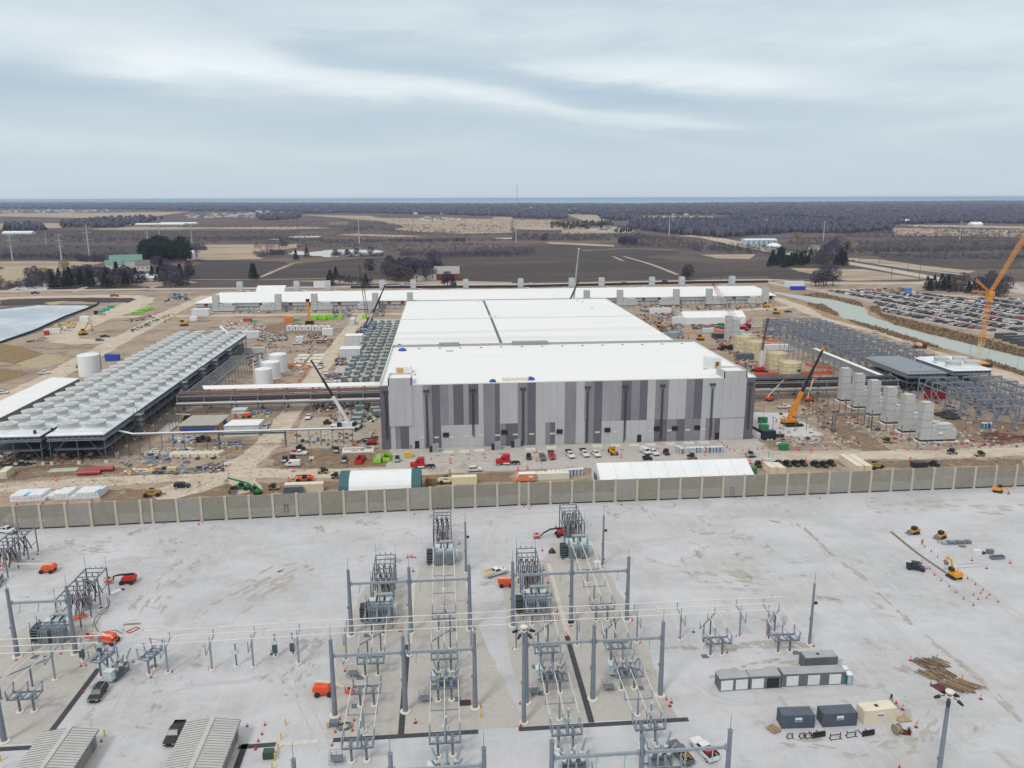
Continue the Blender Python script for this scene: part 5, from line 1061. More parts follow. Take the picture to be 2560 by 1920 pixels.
# trench covers
m_bayg=mat('bay_gravel','b0aca7',.95,c2='a39f9a',sc=1.2,c3='979189',sc3=.12,lo3=.55,det=9)
for bp_ in ([(-21.5,121.3),(12.6,121.3),(12.6,121.3),(4.8,160),(4.5,160),(3,193),(-6.5,192),(-8,178),(-20,176),(-24,152)],[(13,121.3),(39.8,121.3),(40,160),(38,193),(27,196),(24,186),(13,180),(11.5,150)],[(-90,124.2),(-70.2,124.2),(-69.8,146),(-76,165),(-88,170),(-100,150)]):
    sheet('bay_gravel',bp_,.02,m_bayg)
m_tc=mat('trench_cover_dark','3f4247',.8,c2='34373c',sc=.8,st=(1,1,1));m_tcp=mat('trench_cover_pale','c6c2ba',.9,c2='b9b5ad',sc=.6)
def trench(l,x0,y0,x1,y1,m=None,n='cable_trench'):
    b=MB();L=math.hypot(x1-x0,y1-y0);k=max(1,int(L/1.25));d=Vector(((x1-x0)/L,(y1-y0)/L,0));a=Vector((-d.y,d.x,0))*.52
    for i in range(k):
        p=Vector((x0,y0,.02))+d*(L*i/k+.02);q=Vector((x0,y0,.02))+d*(L*(i+1)/k-.02);u=Vector((0,0,.07));b.hexa([p-a,q-a,q+a,p+a],[p-a+u,q-a+u,q+a+u,p+a+u])
    solo(n,b,m or m_tc,l,'trench cover')
trench('dark trench cover line running towards the camera behind the left middle gantry',-9.0,121.2,-9.0,149.5);trench('dark trench cover line crossing in front of the left middle gantry',-20.5,120.6,4.3,120.6)
trench('dark trench cover line crossing in front of the right middle gantry',11.3,120.6,41.5,120.6);trench('dark trench cover line running towards the camera between third and fourth bays',24.3,121.3,24.3,149.8)
trench('pale trench cover line continuing the dark one back past the right transformers',24.5,150.3,24.9,184,m_tcp);trench('pale trench cover line beside the left transformers',-8.6,150,-8.8,178,m_tcp)
trench('dark trench cover line beside the black car at left',-69.6,124,-69.3,146.4);trench('dark trench cover line crossing at the left edge',-84,123.3,-69,123.3)
trench('short dark trench cover line between the left control building and the yellow bollards',-36.2,120.2,-30,120.4);trench('short pale trench cover line right of the yellow bollards',-29.9,120.4,-23,120.5,m_tcp);trench('dark cable trench along the right wall of the second control building',-35.2,100,-35.2,121)
for gi,(r,x,y) in enumerate((('n',960,515),('n',900,880),('n',860,1125),('n',1710,465),('n',1738,1065),('o',205,785),('o',258,1015),('o',1105,970),('o',870,385),('o',1668,695),('p',240,665),('m',940,812),('m',840,945),('m',300,700),('m',1330,785))):
    p=Q(r,x,y);solo('ground_mat',MB().box(-.7,-.65,0,.7,.65,.07),mat('ground_grid_mat','666a70',.8),'small dark square mat beside a stand leg, '+('%s' % ['behind the first bay','upper first bay','middle first bay','behind the second bay','middle second bay','upper third bay','middle third bay','middle fourth bay','behind the fourth bay','isolated fifth bay','rightmost bay','left of the lone circuit breaker','nearest the black car','left transformer foot','right of the lone breaker'][gi]),'mat',(p.x,p.y,.02),group='ground mats')
# control buildings
def control(label,x0,x1,y0,y1):
    t=thing('control_building',label,'building',((x0+x1)/2,y0,0),group='control buildings');h=(x1-x0)/2;L=y1-y0
    part('wall',MB().box(-h+.4,.3,0,h-.4,L-.3,3.0),mat('khaki_wall','908e84',.8,c2='838177',sc=.5),t);part('foundation',MB().box(-h,0,0,h+.2,L,.18),m_conc,t)
    b=MB().yprism([(-h,3.0),(h,3.0),(h,3.15),(0,3.75),(-h,3.15)],0,L);m_rr=mat('ribbed_roof','babab8',.6,.1,c2='acacaa',sc=.5)
    rf=part('roof',b,m_rr,t);n=int(L/.62);b=MB()
    for i in range(n+1):
        y=L*i/n;b.beam((-h,y,3.19),(0,y,3.79),.06,.1).beam((h,y,3.19),(0,y,3.79),.06,.1)
    part('roof_ribs',b,mat('rib_shadow_grey','8c8b87',.6),rf);part('ridge_cap',MB().box(-.4,0,3.76,.4,L,3.86),m_rr,rf);part('gutter',MB().box(h,0,2.95,h+.12,L,3.12),m_dst,t)
    part('wall_lamp',MB().box(h-.4,L-4,2.3,h-.15,L-3.7,2.6),m_blk,t);part('door',MB().box(h-.41,L-2.2,.2,h-.34,L-1.1,2.4),m_dst,t)
control('left control building with ribbed pale roof at the bottom edge',-68.6,-59.5,98,122.8);control('right control building with ribbed pale roof, beside the black pickup',-45.4,-36.3,98,123.2)
# ================================================================== VEHICLES, MACHINES AND SITE THINGS (built pointing along +x)
PAINT={}
def paint(n,c,r=.35):PAINT[n]=mat('car_'+n,c,r,.0,c2=[x*.9 for x in srgb(c)],sc=1.2);return PAINT[n]
for n,c in (('white','d4d6d8'),('black','1d1f23'),('silver','9ea2a6'),('grey','5d6268'),('navy','27344f'),('red','a8231f'),('blue','2d4d8a'),('tan','a89878'),('dkgreen','2c3a2e'),('maroon','5d2226'),('orange','d0632f')):paint(n,c)
def car_geo(kind):
    """body, glass, interior of a road vehicle; returns dict part -> MB and wheel data"""
    B,G=MB(),MB();w=.98
    def cab(x0,x1,x2,x3,zb,zt,wt=.78):    # windscreen base/top/rear
        B.hexa([(x0,-w+.04,zb),(x3,-w+.04,zb),(x3,w-.04,zb),(x0,w-.04,zb)],[(x1,-wt,zt),(x2,-wt,zt),(x2,wt,zt),(x1,wt,zt)])
        e=.02;f0,f1=.12,.86
        def L(a,b,f):return a+(b-a)*f
        for s in (-1,1):
            ya,yb=s*(L(w-.04,wt,f0)+e),s*(L(w-.04,wt,f1)+e)
            G.add([(L(x0,x1,f0)+.25,ya,L(zb,zt,f0)),(L(x3,x2,f0)-.25,ya,L(zb,zt,f0)),(L(x3,x2,f1)-.15,yb,L(zb,zt,f1)),(L(x0,x1,f1)+.15,yb,L(zb,zt,f1))],[(0,1,2,3) if s<0 else (3,2,1,0)])
        for a,b,d in ((x0,x1,-1),(x3,x2,1)):
            xa,xb=L(a,b,f0)+e*d,L(a,b,f1)+e*d;ya,yb=L(w-.04,wt,f0)-.1,L(w-.04,wt,f1)-.08
            G.add([(xa,-ya,L(zb,zt,f0)),(xa,ya,L(zb,zt,f0)),(xb,yb,L(zb,zt,f1)),(xb,-yb,L(zb,zt,f1))],[(0,1,2,3) if d>0 else (3,2,1,0)])
    if kind=='pickup':
        B.yprism([(-2.9,.55),(2.85,.5),(2.95,.9),(2.8,1.15),(1.15,1.25),(-.75,1.25),(-.75,.95),(-2.9,.95)],-w,w)
        B.box(-2.9,-w,.95,-.76,-w+.1,1.3).box(-2.9,w-.1,.95,-.76,w,1.3).box(-2.9,-w+.1,.95,-2.8,w-.1,1.3);cab(-.78,-.6,.55,1.3,1.25,1.92);wx=(-1.95,1.9);L_=2.95
    elif kind=='suv':
        B.yprism([(-2.4,.5),(2.35,.45),(2.45,.85),(2.3,1.05),(1.1,1.18),(-2.35,1.2),(-2.45,.9)],-w,w);cab(-2.35,-2.1,.45,1.15,1.18,1.8);wx=(-1.5,1.5);L_=2.45
    elif kind=='sedan':
        B.yprism([(-2.3,.45),(2.3,.42),(2.38,.72),(2.15,.92),(1.0,1.0),(-1.6,1.05),(-2.3,.98)],-w*.93,w*.93);cab(-1.75,-1.05,.2,1.0,1.0,1.45,.68);wx=(-1.4,1.45);L_=2.38
    else:
        B.yprism([(-2.6,.5),(2.3,.5),(2.4,.95),(1.9,1.3),(1.2,2.1),(1.0,2.2),(-2.6,2.2)],-w,w)
        for s in (-1,1):G.box(.3,s*(w+.01)-.01,1.3,1.2,s*(w+.01)+.01,1.85)
        G.add([(1.88,-.8,1.36),(1.88,.8,1.36),(1.28,.8,2.05),(1.28,-.8,2.05)],[(0,1,2,3)]);wx=(-1.7,1.6);L_=2.6
    T=MB();T.box(L_-.1,-.9,.45,L_+.03,.9,.62)
    Lm=MB().box(L_-.12,-.9,.72,L_+.01,-.55,.86).box(L_-.12,.55,.72,L_+.01,.9,.86)
    return B,G,T,Lm,wx
def wheel(x,y,r=.38,w=.26):return MB().cyl((x,y-w/2,r),(x,y+w/2,r),r,n=12)
def wheels(t,wx,y=.86,r=.38,w=.26,m=None,rim=True):
    for x in wx:
        for s in (-1,1):
            o=part('wheel',wheel(x,s*y,r,w),m or m_dk,t)
            if rim:part('rim',MB().cyl((x,s*(y+w/2-.02),r),(x,s*(y+w/2+.02),r),r*.55,n=8),m_silver,o)
def vehicle(kind,col,label,cat=None,loc=(0,0,0),rz=0,extra=None,g=None):
    t=thing({'pickup':'pickup_truck','suv':'parked_car','sedan':'parked_car','van':'van'}[kind],label,cat or {'pickup':'pickup truck','van':'van'}.get(kind,'car'),loc,rz,g)
    B,G,T,Lm,wx=car_geo(kind);p=PAINT[col];part('body',B,p,t);part('windows',G,m_glass,t);part('bumper',T,m_dk,t);part('headlights',Lm,m_white_conc,t);wheels(t,wx)
    if kind=='pickup':part('cargo_bed',MB().box(-2.78,-.86,.96,-.8,.86,1.0),m_dk,t)
    if extra:extra(t)
    return t
def simple_car(kind,col):      # distant copy: body, glass, tyres in one mesh
    B,G,T,Lm,wx=car_geo(kind);b=MB();b.k=0;b.add(B.v,B.f,0);b.add(G.v,G.f,1)
    for x in wx:
        for s in (-1,1):b.add(wheel(x,s*.86).v,wheel(x,s*.86).f,2)
    return b.mesh('car',[PAINT[col],m_glass,m_dk])
def utv(col='tan',label='x'):
    t=thing('utility_cart',label,'utility cart');p=PAINT[col]
    part('body',MB().yprism([(-1.7,.45),(1.6,.45),(1.7,.75),(1.3,1.05),(.6,1.1),(.5,.6),(-.7,.6),(-.75,1.0),(-1.75,1.05)],-.75,.75),p,t);part('cargo_bed',MB().box(-1.75,-.7,1.06,-.8,.7,1.1).box(-1.78,-.75,1.0,-1.7,.75,1.3).box(-1.78,-.75,1.0,-.8,-.68,1.3).box(-1.78,.68,1.0,-.8,.75,1.3),m_blk,t)
    part('roof',MB().box(-.85,-.72,1.95,.7,.72,2.03),m_blk,t);b=MB()
    for y in (-.68,.68):b.cyl((1.0,y,1.05),(.6,y,1.95),.04,n=4).cyl((-.8,y,1.0),(-.8,y,1.95),.04,n=4).cyl((-.1,y,.6),(-.05,y,1.95),.04,n=4)
    part('roll_cage',b,m_blk,t);part('cabin_glass',MB().hexa([(-.78,-.65,.62),(.5,-.65,.62),(.5,.65,.62),(-.78,.65,.62)],[(-.78,-.65,1.9),(.45,-.65,1.9),(.45,.65,1.9),(-.78,.65,1.9)]),m_glass,t);wheels(t,(-1.15,1.15),.72,.36,.26,None,False);return t
def boom_lift(pts,basket,label,body='o',loc=(0,0,0),rz=0,red_rim=False,arm=None):
    t=thing('boom_lift',label,'boom lift',loc,rz,'boom lifts');m={'o':m_org,'r':m_red,'d':m_blk}[body];am=arm or m_beige
    part('chassis',MB().box(-1.4,-.9,.5,1.4,.9,.95),m_blk if body=='r' else m,t);wheels(t,(-1.15,1.15),1.0,.5,.4,None,False)
    if red_rim:
        for x in (-1.15,1.15):part('rim',MB().cyl((x,-1.22,.5),(x,-1.19,.5),.3,n=10),m_red,t)
    part('turntable_body',MB().yprism([(-1.9,1.0),(1.0,1.0),(1.2,1.5),(.8,2.0),(-1.5,2.1),(-2.0,1.6)],-1.0,1.0),m,t)
    b=MB()
    for i,(p,q) in enumerate(zip(pts[:-1],pts[1:])):b.beam(p,q,.34-.05*i,.36-.05*i)
    part('boom',b,am,t);x,y,z=basket;b=MB().box(x-.9,y-.45,z,x+.9,y+.45,z+.08)
    for dx in (-.9,-.3,.3,.9):
        for dy in (-.45,.45):b.cyl((x+dx,y+dy,z),(x+dx,y+dy,z+1.1),.035,n=4)
    for zz in (.55,1.1):
        for dy in (-.45,.45):b.beam((x-.9,y+dy,z+zz),(x+.9,y+dy,z+zz),.05)
        for dx in (-.9,.9):b.beam((x+dx,y-.45,z+zz),(x+dx,y+.45,z+zz),.05)
    part('basket',b,m_red if body != 'o' else m_org,t);part('control_box',MB().box(x-.3,y-.5,z+.8,x+.3,y-.3,z+1.15),m_blk,t);return t
def semi(label,loc,rz):
    t=thing('semi_tractor',label,'truck',loc,rz,'red semi tractors');R_=mat('truck_red','c41f22',.35,c2='a51a1e')
    part('cab',MB().yprism([(.7,1.0),(4.1,.9),(4.2,1.9),(2.4,2.15),(1.95,3.1),(1.4,3.7),(-.6,3.8),(-.7,1.0)],-1.15,1.15),R_,t);part('windscreen',MB().hexa([(2.42,-.95,2.2),(2.5,-.95,2.2),(2.5,.95,2.2),(2.42,.95,2.2)],[(2.02,-.95,3.05),(2.1,-.95,3.05),(2.1,.95,3.05),(2.02,.95,3.05)]).box(1.0,-1.17,2.1,1.9,-1.14,2.9).box(1.0,1.14,2.1,1.9,1.17,2.9),m_glass,t)
    part('chassis',MB().box(-4.3,-.45,.7,.9,.45,1.0).box(-3.6,-.5,1.05,-2.0,.5,1.2),m_blk,t);part('fuel_tank',MB().cyl((-.6,-1.0,.75),(1.6,-1.0,.75),.33).cyl((-.6,1.0,.75),(1.6,1.0,.75),.33),m_silver,t)
    part('exhaust_stack',MB().cyl((-.85,-.95,1),(-.85,-.95,3.9),.09,n=6),m_silver,t);part('grille',MB().box(4.15,-.6,1.0,4.24,.6,1.8),m_silver,t);wheels(t,(3.2,-2.2,-3.5),1.0,.52,.35)
def container(L,m,label,loc,rz=0,W=2.44,Hh=2.6,vent=False,sign=None,doors=0,g=None):
    t=thing('shipping_container',label,'container',loc,rz,g);b=MB().box(-L/2+.06,-W/2+.06,.12,L/2-.06,W/2-.06,Hh-.02)
    n=int(L/.28)
    for k in range(n):
        x=-L/2+.1+k*(L-.2)/n;b.box(x,-W/2+.01,.2,x+.13,W/2-.01,Hh-.16)
    n=int(W/.3)
    for k in range(n):y=-W/2+.1+k*(W-.2)/n;b.box(-L/2+.01,y,.2,L/2-.01,y+.14,Hh-.16)
    part('corrugated_shell',b,m,t);b=MB().box(-L/2,-W/2,Hh-.14,L/2,-W/2+.1,Hh).box(-L/2,W/2-.1,Hh-.14,L/2,W/2,Hh).box(-L/2,-W/2,0,L/2,-W/2+.1,.14).box(-L/2,W/2-.1,0,L/2,W/2,.14)
    for x in (-L/2,L/2-.12):
        for y in (-W/2,W/2-.12):b.box(x,y,0,x+.12,y+.12,Hh)
    part('corner_frame',b,m,t);r=part('roof',MB().box(-L/2+.1,-W/2+.1,Hh-.02,L/2-.1,W/2-.1,Hh+.01),m,t)
    if vent:part('roof_vent',MB().box(-.5,-.3,Hh+.02,.1,.3,Hh+.12),m_blk,t)
    for k in range(doors):
        x=-L/2+L*(k+.5)/doors;part('roller_door',MB().box(x-1.15,-W/2-.05,.2,x+1.15,-W/2-.005,Hh-.35),m_whitem,t)
    if sign:
        part('sign',MB().box(-.6,-W/2-.05,1.35,.6,-W/2-.005,2.15).box(-.52,-W/2-.07,1.45,.52,-W/2-.052,1.68,1),[m_whitem,mat('sign_blue','22458c',.5)],t)
    return t
def skid_steer(label,loc,rz,col=None):
    t=thing('skid_loader',label,'loader',loc,rz,'compact track loaders');c=col or m_yel
    for s in (-1,1):part('track',MB().yprism([(-1.2,.35),(-.9,.05),(.8,.05),(1.15,.3),(.6,.7),(-1.0,.7)],s*.85-.2,s*.85+.2),m_dk,t)
    part('body',MB().yprism([(-1.5,.55),(.9,.5),(.7,1.1),(-.4,1.2),(-1.5,1.5)],-.62,.62),c,t);part('cab',MB().box(-.6,-.55,1.1,.65,.55,2.05),m_blk,t);part('lift_arms',MB().beam((-1.3,-.8,1.5),(1.3,-.8,.7),.14,.22).beam((-1.3,.8,1.5),(1.3,.8,.7),.14,.22),c,t)
    part('bucket',MB().yprism([(1.3,.1),(2.3,.08),(2.3,.16),(1.5,.3),(1.45,.8),(1.3,.8)],-.95,.95),m_dst,t)
def excavator(label,loc,rz,pts,k=1.0,m=None):
    t=thing('excavator',label,'excavator',loc,rz,'excavators');m=m or m_yel
    for s in (-1,1):part('track',MB().yprism([(-1.7,.5),(-1.4,.05),(1.4,.05),(1.7,.5),(1.3,.8),(-1.3,.8)],s*1.05-.28,s*1.05+.28),m_dk,t)
    part('house',MB().box(-1.9,-1.1,.95,1.0,1.1,1.9).box(-1.9,-1.0,1.9,-.3,.2,2.15),m,t);part('cab',MB().box(-.2,.2,1.9,1.2,1.05,2.95),m_glass,t)
    b=MB()
    for i,(p,q) in enumerate(zip(pts[:-1],pts[1:])):b.beam((p[0],-.2,p[1]),(q[0],-.2,q[1]),.32,.5-.1*i)
    part('boom_arm',b,m,t);x,z=pts[-1];part('bucket',MB().yprism([(x-.4,z-.9),(x+.4,z-.7),(x+.3,z),(x-.2,z)],-.7,.3),m_dst,t);t.scale=(k,)*3;return t
def telehandler(label,loc,rz,m,tip=(4.6,2.4)):
    t=thing('telehandler',label,'telehandler',loc,rz,'telehandlers');part('chassis',MB().box(-2.6,-.9,.7,2.3,.9,1.3).box(-2.9,-.8,.9,-1.6,.8,1.7),m,t);part('cab',MB().box(-1.0,.2,1.3,.4,1.0,2.5),m_glass,t)
    part('boom',MB().beam((-2.4,-.3,2.0),(tip[0],-.3,tip[1]),.4,.45).beam((tip[0],-.3,tip[1]),(tip[0]+.5,-.3,tip[1]-1.0),.25),m,t);part('fork',MB().box(tip[0]+.4,-.8,tip[1]-1.2,tip[0]+1.6,-.6,tip[1]-1.1).box(tip[0]+.4,0,tip[1]-1.2,tip[0]+1.6,.2,tip[1]-1.1),m_blk,t);wheels(t,(-1.8,1.8),1.0,.68,.45,None,False)
def dumpster(label,loc,rz,m,full=False):
    t=thing('roll_off_dumpster',label,'dumpster',loc,rz);b=MB();L,w,h=3.1,1.2,1.6
    b.box(-L,-w,.15,L,w,.3).box(-L,-w,.3,L,-w+.1,h).box(-L,w-.1,.3,L,w,h).box(-L,-w+.1,.3,-L+.1,w-.1,h).box(L-.1,-w+.1,.3,L,w-.1,h)
    for k in range(7):x=-L+.3+k*(2*L-.6)/6;b.box(x-.05,-w-.08,.2,x+.05,-w,h).box(x-.05,w,.2,x+.05,w+.08,h)
    part('bin',b,m,t);part('inner_floor',MB().box(-L+.1,-w+.1,.31,L-.1,w-.1,1.25 if full else .36),mat('dumpster_debris','b9aa96',.9,c2='857663',sc=3) if full else m_maroon,t);return t
m_maroon=mat('dark_rust','5f2a26',.8,c2='4c211e',sc=2)
def potty(m):
    t=thing('portable_toilet','x','portable toilet',group='portable toilets');part('cabin',MB().box(-.55,-.58,0,.55,.58,2.1).box(-.42,-.61,.12,.42,-.581,1.95,1),[m,MATS.get('toilet_door') or mat('toilet_door','aab4bd',.5)],t);part('roof',MB().hexa([(-.6,-.62,2.1),(.6,-.62,2.1),(.6,.62,2.1),(-.6,.62,2.1)],[(-.45,-.45,2.35),(.45,-.45,2.35),(.45,.45,2.35),(-.45,.45,2.35)]),m_whitem,t);return t
cone_m=MB().box(-.22,-.22,0,.22,.22,.05,1).lathe([(.16,.05),(.11,.32),(.08,.5),(.03,.75)],8,0).mesh('traffic_cone',[mat('cone_orange','e0301c',.6),m_dk])
tall_cone_m=MB().box(-.3,-.3,0,.3,.3,.07,1).lathe([(.16,.07),(.12,.5)],8,0).lathe([(.12,.5),(.1,.65)],8,2).lathe([(.1,.65),(.07,1.1)],8,0).mesh('delineator',[MATS['cone_orange'],m_dk,m_whitem])
barrel_m=MB().lathe([(.3,0),(.3,.3)],10,0).lathe([(.29,.3),(.29,.45)],10,1).lathe([(.27,.45),(.27,.65)],10,0).lathe([(.25,.65),(.25,.8)],10,1).lathe([(.23,.8),(.22,1.05)],10,0).mesh('traffic_barrel',[MATS['cone_orange'],m_whitem])
def prop(name,me,label,cat,p,rz=0,group=None,sc=1):
    o=bpy.data.objects.new(name,me);COL.objects.link(o);o.location=(p[0],p[1],p[2] if len(p)>2 else 0);o.rotation_euler=(0,0,rz);o.scale=(sc,)*3;return tag(o,label,cat,group)
def light_tower(label,loc,h=7,m=None):
    t=thing('light_tower',label,'light tower',loc,0,'mobile light towers');part('trailer',MB().box(-.8,-.5,.35,.8,.5,1.2),m or m_whitem,t);wheels(t,(0,),.6,.3,.2,None,False);part('mast',MB().cyl((0,0,1.2),(0,0,h),.06,n=5),m_dst,t)
    part('lamp_head',MB().beam((-.8,0,h),(.8,0,h),.08).box(-.9,-.15,h-.1,-.4,.15,h+.3).box(.4,-.15,h-.1,.9,.15,h+.3),m_white_conc,t)
def person(label,loc,rz=0,vest='lime',pose=0):
    me=bpy.data.meshes.new('person');V=[(0,0,.95),(0,0,1.15),(0,0,1.42),(0,0,1.52),(.01,0,1.66),(.02,0,1.76)];E=[(0,1),(1,2),(2,3),(3,4),(4,5)];Rr=[.14,.13,.15,.055,.09,.085]
    st=.16 if pose==0 else .3
    for s in (-1,1):
        n=len(V);V+=[(0,s*.1,.88),(s*st*.5,s*.11,.5),(s*st*.6,s*.12,.1),(s*st*.6+.16,s*.13,.04)];E+=[(0,n),(n,n+1),(n+1,n+2),(n+2,n+3)];Rr+=[.1,.065,.045,.04]
        n=len(V);V+=[(0,s*.2,1.42),(-.02,s*.27,1.15),(.14 if pose else .03,s*.27,.92),(.2 if pose else .05,s*.27,.84)];E+=[(2,n),(n,n+1),(n+1,n+2),(n+2,n+3)];Rr+=[.07,.045,.034,.03];h=n+3;hx,hy,hz_=V[h]
        for k in range(4):m=len(V);V.append((hx-.03+.022*k,hy,hz_-.085-(.01 if k in (1,2) else 0)));E.append((h,m));Rr.append(.009)
        m=len(V);V.append((hx+.05,hy-s*.02,hz_-.03));E.append((h,m));Rr.append(.01)
    me.from_pydata(V,E,[]);me.materials.append(mat('work_clothes','3a3d45',.9,c2='2c2f36',sc=4));o=bpy.data.objects.new('person',me);COL.objects.link(o);sk=o.modifiers.new('skin','SKIN')
    for v,r in zip(me.skin_vertices[0].data,Rr):v.radius=(r,r)
    me.skin_vertices[0].data[0].use_root=True;ss=o.modifiers.new('sub','SUBSURF');ss.levels=ss.render_levels=1
    o.location=loc;o.rotation_euler=(0,0,rz);tag(o,label,'person')
    vm={'lime':mat('hi_vis_yellow','c6e03c',.6),'orange':mat('hi_vis_orange','e8632c',.6),'dark':MATS['work_clothes']}[vest]
    v=MB().M;b=MB();b.lathe([(.19,.98),(.2,1.2),(.21,1.42),(.1,1.5)],10,cap=False);part('vest',b,vm,o);part('hard_hat',MB().lathe([(.15,1.74),(.13,1.8),(.1,1.87),(.02,1.9)],10),m_whitem,o)
    part('face',MB().box(.085,-.05,1.62,.11,.05,1.74).box(.11,-.01,1.66,.13,.01,1.69),mat('skin_tone','c08a6a',.7),o);return o
def crane_body(t,m,L=7,tracks=False):
    if tracks:
        for s in (-1,1):part('track',MB().yprism([(-3.9,.7),(-3.4,.05),(3.4,.05),(3.9,.7),(3.2,1.1),(-3.2,1.1)],s*2.3-.4,s*2.3+.4),m_dk,t)
        part('chassis',MB().box(-2,-1.9,.5,2,1.9,1.2),m_blk,t)
    else:
        part('chassis',MB().box(-L,-1.3,.8,L,1.3,1.5),m,t)
        for x in np.linspace(-L+1,L-1,5):wheels(t,(x,),1.15,.6,.45,None,False)
        for x in (-L+.5,L-2):part('outrigger',MB().beam((x,-3.4,.9),(x,3.4,.9),.3).box(x-.4,-3.9,.05,x+.4,-3.1,.8).box(x-.4,3.1,.05,x+.4,3.9,.8),m_blk,t)
def tele_crane(label,loc,rz,tip,m,mid,topc,tracks,fr=.35,w=.9,body=None):
    """telescopic boom from the turntable to tip (local coordinates)"""
    t=thing('mobile_crane',label,'crane',loc,rz,'mobile cranes');crane_body(t,body or m,6,tracks);part('superstructure',MB().box(-3.4,-1.3,1.5,1.6,1.3,2.7),body or m,t);part('operator_cab',MB().box(1.0,1.3,1.4,2.6,2.2,3.0),m_glass,t);part('counterweight',MB().box(-4.4,-1.4,1.5,-3.41,1.4,2.9),m_blk if m is m_whitem else (body or m),t)
    p=Vector((-1.6,0,2.8));q=Vector(tip);a=p.lerp(q,fr);c=p.lerp(q,fr+.02);d=p.lerp(q,.72)
    part('base_boom',MB().beam(p,a,w,w*1.15),m,t);part('boom_section',MB().beam(a,d,w*.72,w*.8),mid,t);part('top_section',MB().beam(d,q,w*.55,w*.6),topc,t);part('boom_head',MB().beam(q,q+(q-p).normalized()*.8,w*.9,w).cyl(q,(q.x,q.y,q.z-3.5),.05,n=4),m,t);part('lift_cylinder',MB().cyl((1.2,0,2.2),p.lerp(q,fr*.72),.22,n=8),m,t);return t
def lattice_crane(label,loc,rz,tip,seg,m,ms,w=1.5,gantry_tip=(-4,6)):
    t=thing('crawler_crane',label,'crane',loc,rz,'mobile cranes');crane_body(t,m,6,True);part('superstructure',MB().box(-5,-1.6,1.3,2,1.6,3),m,t);part('operator_cab',MB().box(1.2,1.6,1.3,3,2.6,3.2),m_glass,t);part('counterweight',MB().box(-6.5,-2,1.3,-5.01,2,4.2),m_blk,t)
    p=Vector((1.5,0,2));q=Vector(tip);f0=0
    for f1,mm in seg:
        a=p.lerp(q,f0);c=p.lerp(q,f1);part('boom_section',MB().truss(a,c,w if f1<1 and f0>0 else ((.5,w) if f0==0 else (w,.5)),max(3,int((c-a).length/2.2)),.09),mm,t);f0=f1
    g=Vector((gantry_tip[0],0,gantry_tip[1]));part('gantry_mast',MB().beam((0,0,3),g,.3),m,t);part('rigging',MB().cyl(g,q,.04,n=3).cyl(g,(-5,0,3),.04,n=3).cyl(q,(q.x+.3,q.y,max(q.z-12,4)),.04,n=3),m_blk,t);return t
def G(r,x,y,dz=0):p=Q(r,x,y);return (p.x,p.y,dz)
RG['v']=(1900,1000,7.373);RG['x']=(380,960,7.373);RG['zz']=(660,1040,7.373)
def deg(a):return math.radians(a)
# --- substation yard
vehicle('suv','black','black estate car with roof rails parked on pale gravel beside the dark trench line',loc=G('m',850,1040),rz=deg(-90),extra=lambda t:part('roof_rails',MB().box(-2,-.75,1.82,.3,-.7,1.88).box(-2,.7,1.82,.3,.75,1.88),m_silver,t))
vehicle('pickup','black','black pickup truck parked beside the right control building',loc=G('m',1515,1390),rz=deg(-92),extra=lambda t:part('tonneau_cover',MB().box(-1.9,-.87,1.24,-.78,.87,1.28),m_blk,t))
vehicle('pickup','white','white pickup with orange-red load behind the cab at the bottom edge',loc=G('o',1655,1530),rz=deg(108),extra=lambda t:(part('red_toolbox',MB().box(-1.9,-.86,1.1,-.8,.86,1.75),m_red,t),part('bed_rack',MB().box(-2.9,-.98,1.31,-.9,-.88,1.7).box(-2.9,.88,1.31,-.9,.98,1.7),m_blk,t)))
vehicle('pickup','grey','dark pickup carrying a yellow ladder, left of the white truck at the bottom edge',loc=G('o',1450,1560),rz=deg(105),extra=lambda t:part('ladder',MB().box(-2.6,-.5,1.4,-.6,-.4,1.48).box(-2.6,.3,1.4,-.6,.4,1.48).box(-2.0,-.5,1.4,-1.9,.4,1.48).box(-1.4,-.5,1.4,-1.3,.4,1.48),m_yel,t))
t=vehicle('pickup','white','white service pickup with timber and tools in its open body, beside the orange lift',loc=G('u',850,925),rz=deg(28),extra=lambda t:(part('service_body',MB().box(-3.2,-1.1,.9,-.9,-.95,1.7).box(-3.2,.95,.9,-.9,1.1,1.7).box(-3.2,-.95,.9,-3.1,.95,1.6),m_beige,t),part('timber_load',MB().box(-3.0,-.8,1.0,-1.2,.1,1.5).box(-2.9,.2,1.0,-1.4,.8,1.35),m_ply,t)))
vehicle('pickup','white','white pickup at the left edge in front of the wall, nearer one',loc=G('i',60,455),rz=deg(-20));vehicle('pickup','white','white pickup at the left edge in front of the wall, farther one',loc=G('i',-10,425),rz=deg(-25));vehicle('suv','silver','pale vehicle half cut by the left edge near the left boom lift',loc=G('i',-25,905),rz=deg(-75))
boom_lift([(-1.4,0,2.0),(10.5,0,2.4)],(12,0,1.6),'orange boom lift with long red and cream boom reaching left into the leftmost cable rack','o',G('i',415,795),deg(176))
boom_lift([(-1.6,0,2.4),(1.9,0,2.2),(3.1,0,1.9),(3.3,0,.9)],(4.4,0,.5),'red and black boom lift with red basket, right of the far left cable rack','r',G('i',1105,890),deg(180),True,m_blk)
boom_lift([(1.2,-.6,1.6),(-1.4,-.6,2.5),(-3.8,.2,2.0)],(-4.6,.2,.9),'orange boom lift with folded cream boom behind the bus tubes at left','o',G('i',950,1410),deg(-12))
boom_lift([(-1.6,.3,2.5),(1.8,.3,2.1),(3.5,0,1.3),(3.6,0,.8)],(4.8,0,.4),'orange boom lift partly behind the left pole of the middle gantry','o',G('n',590,1020),deg(-3),False)
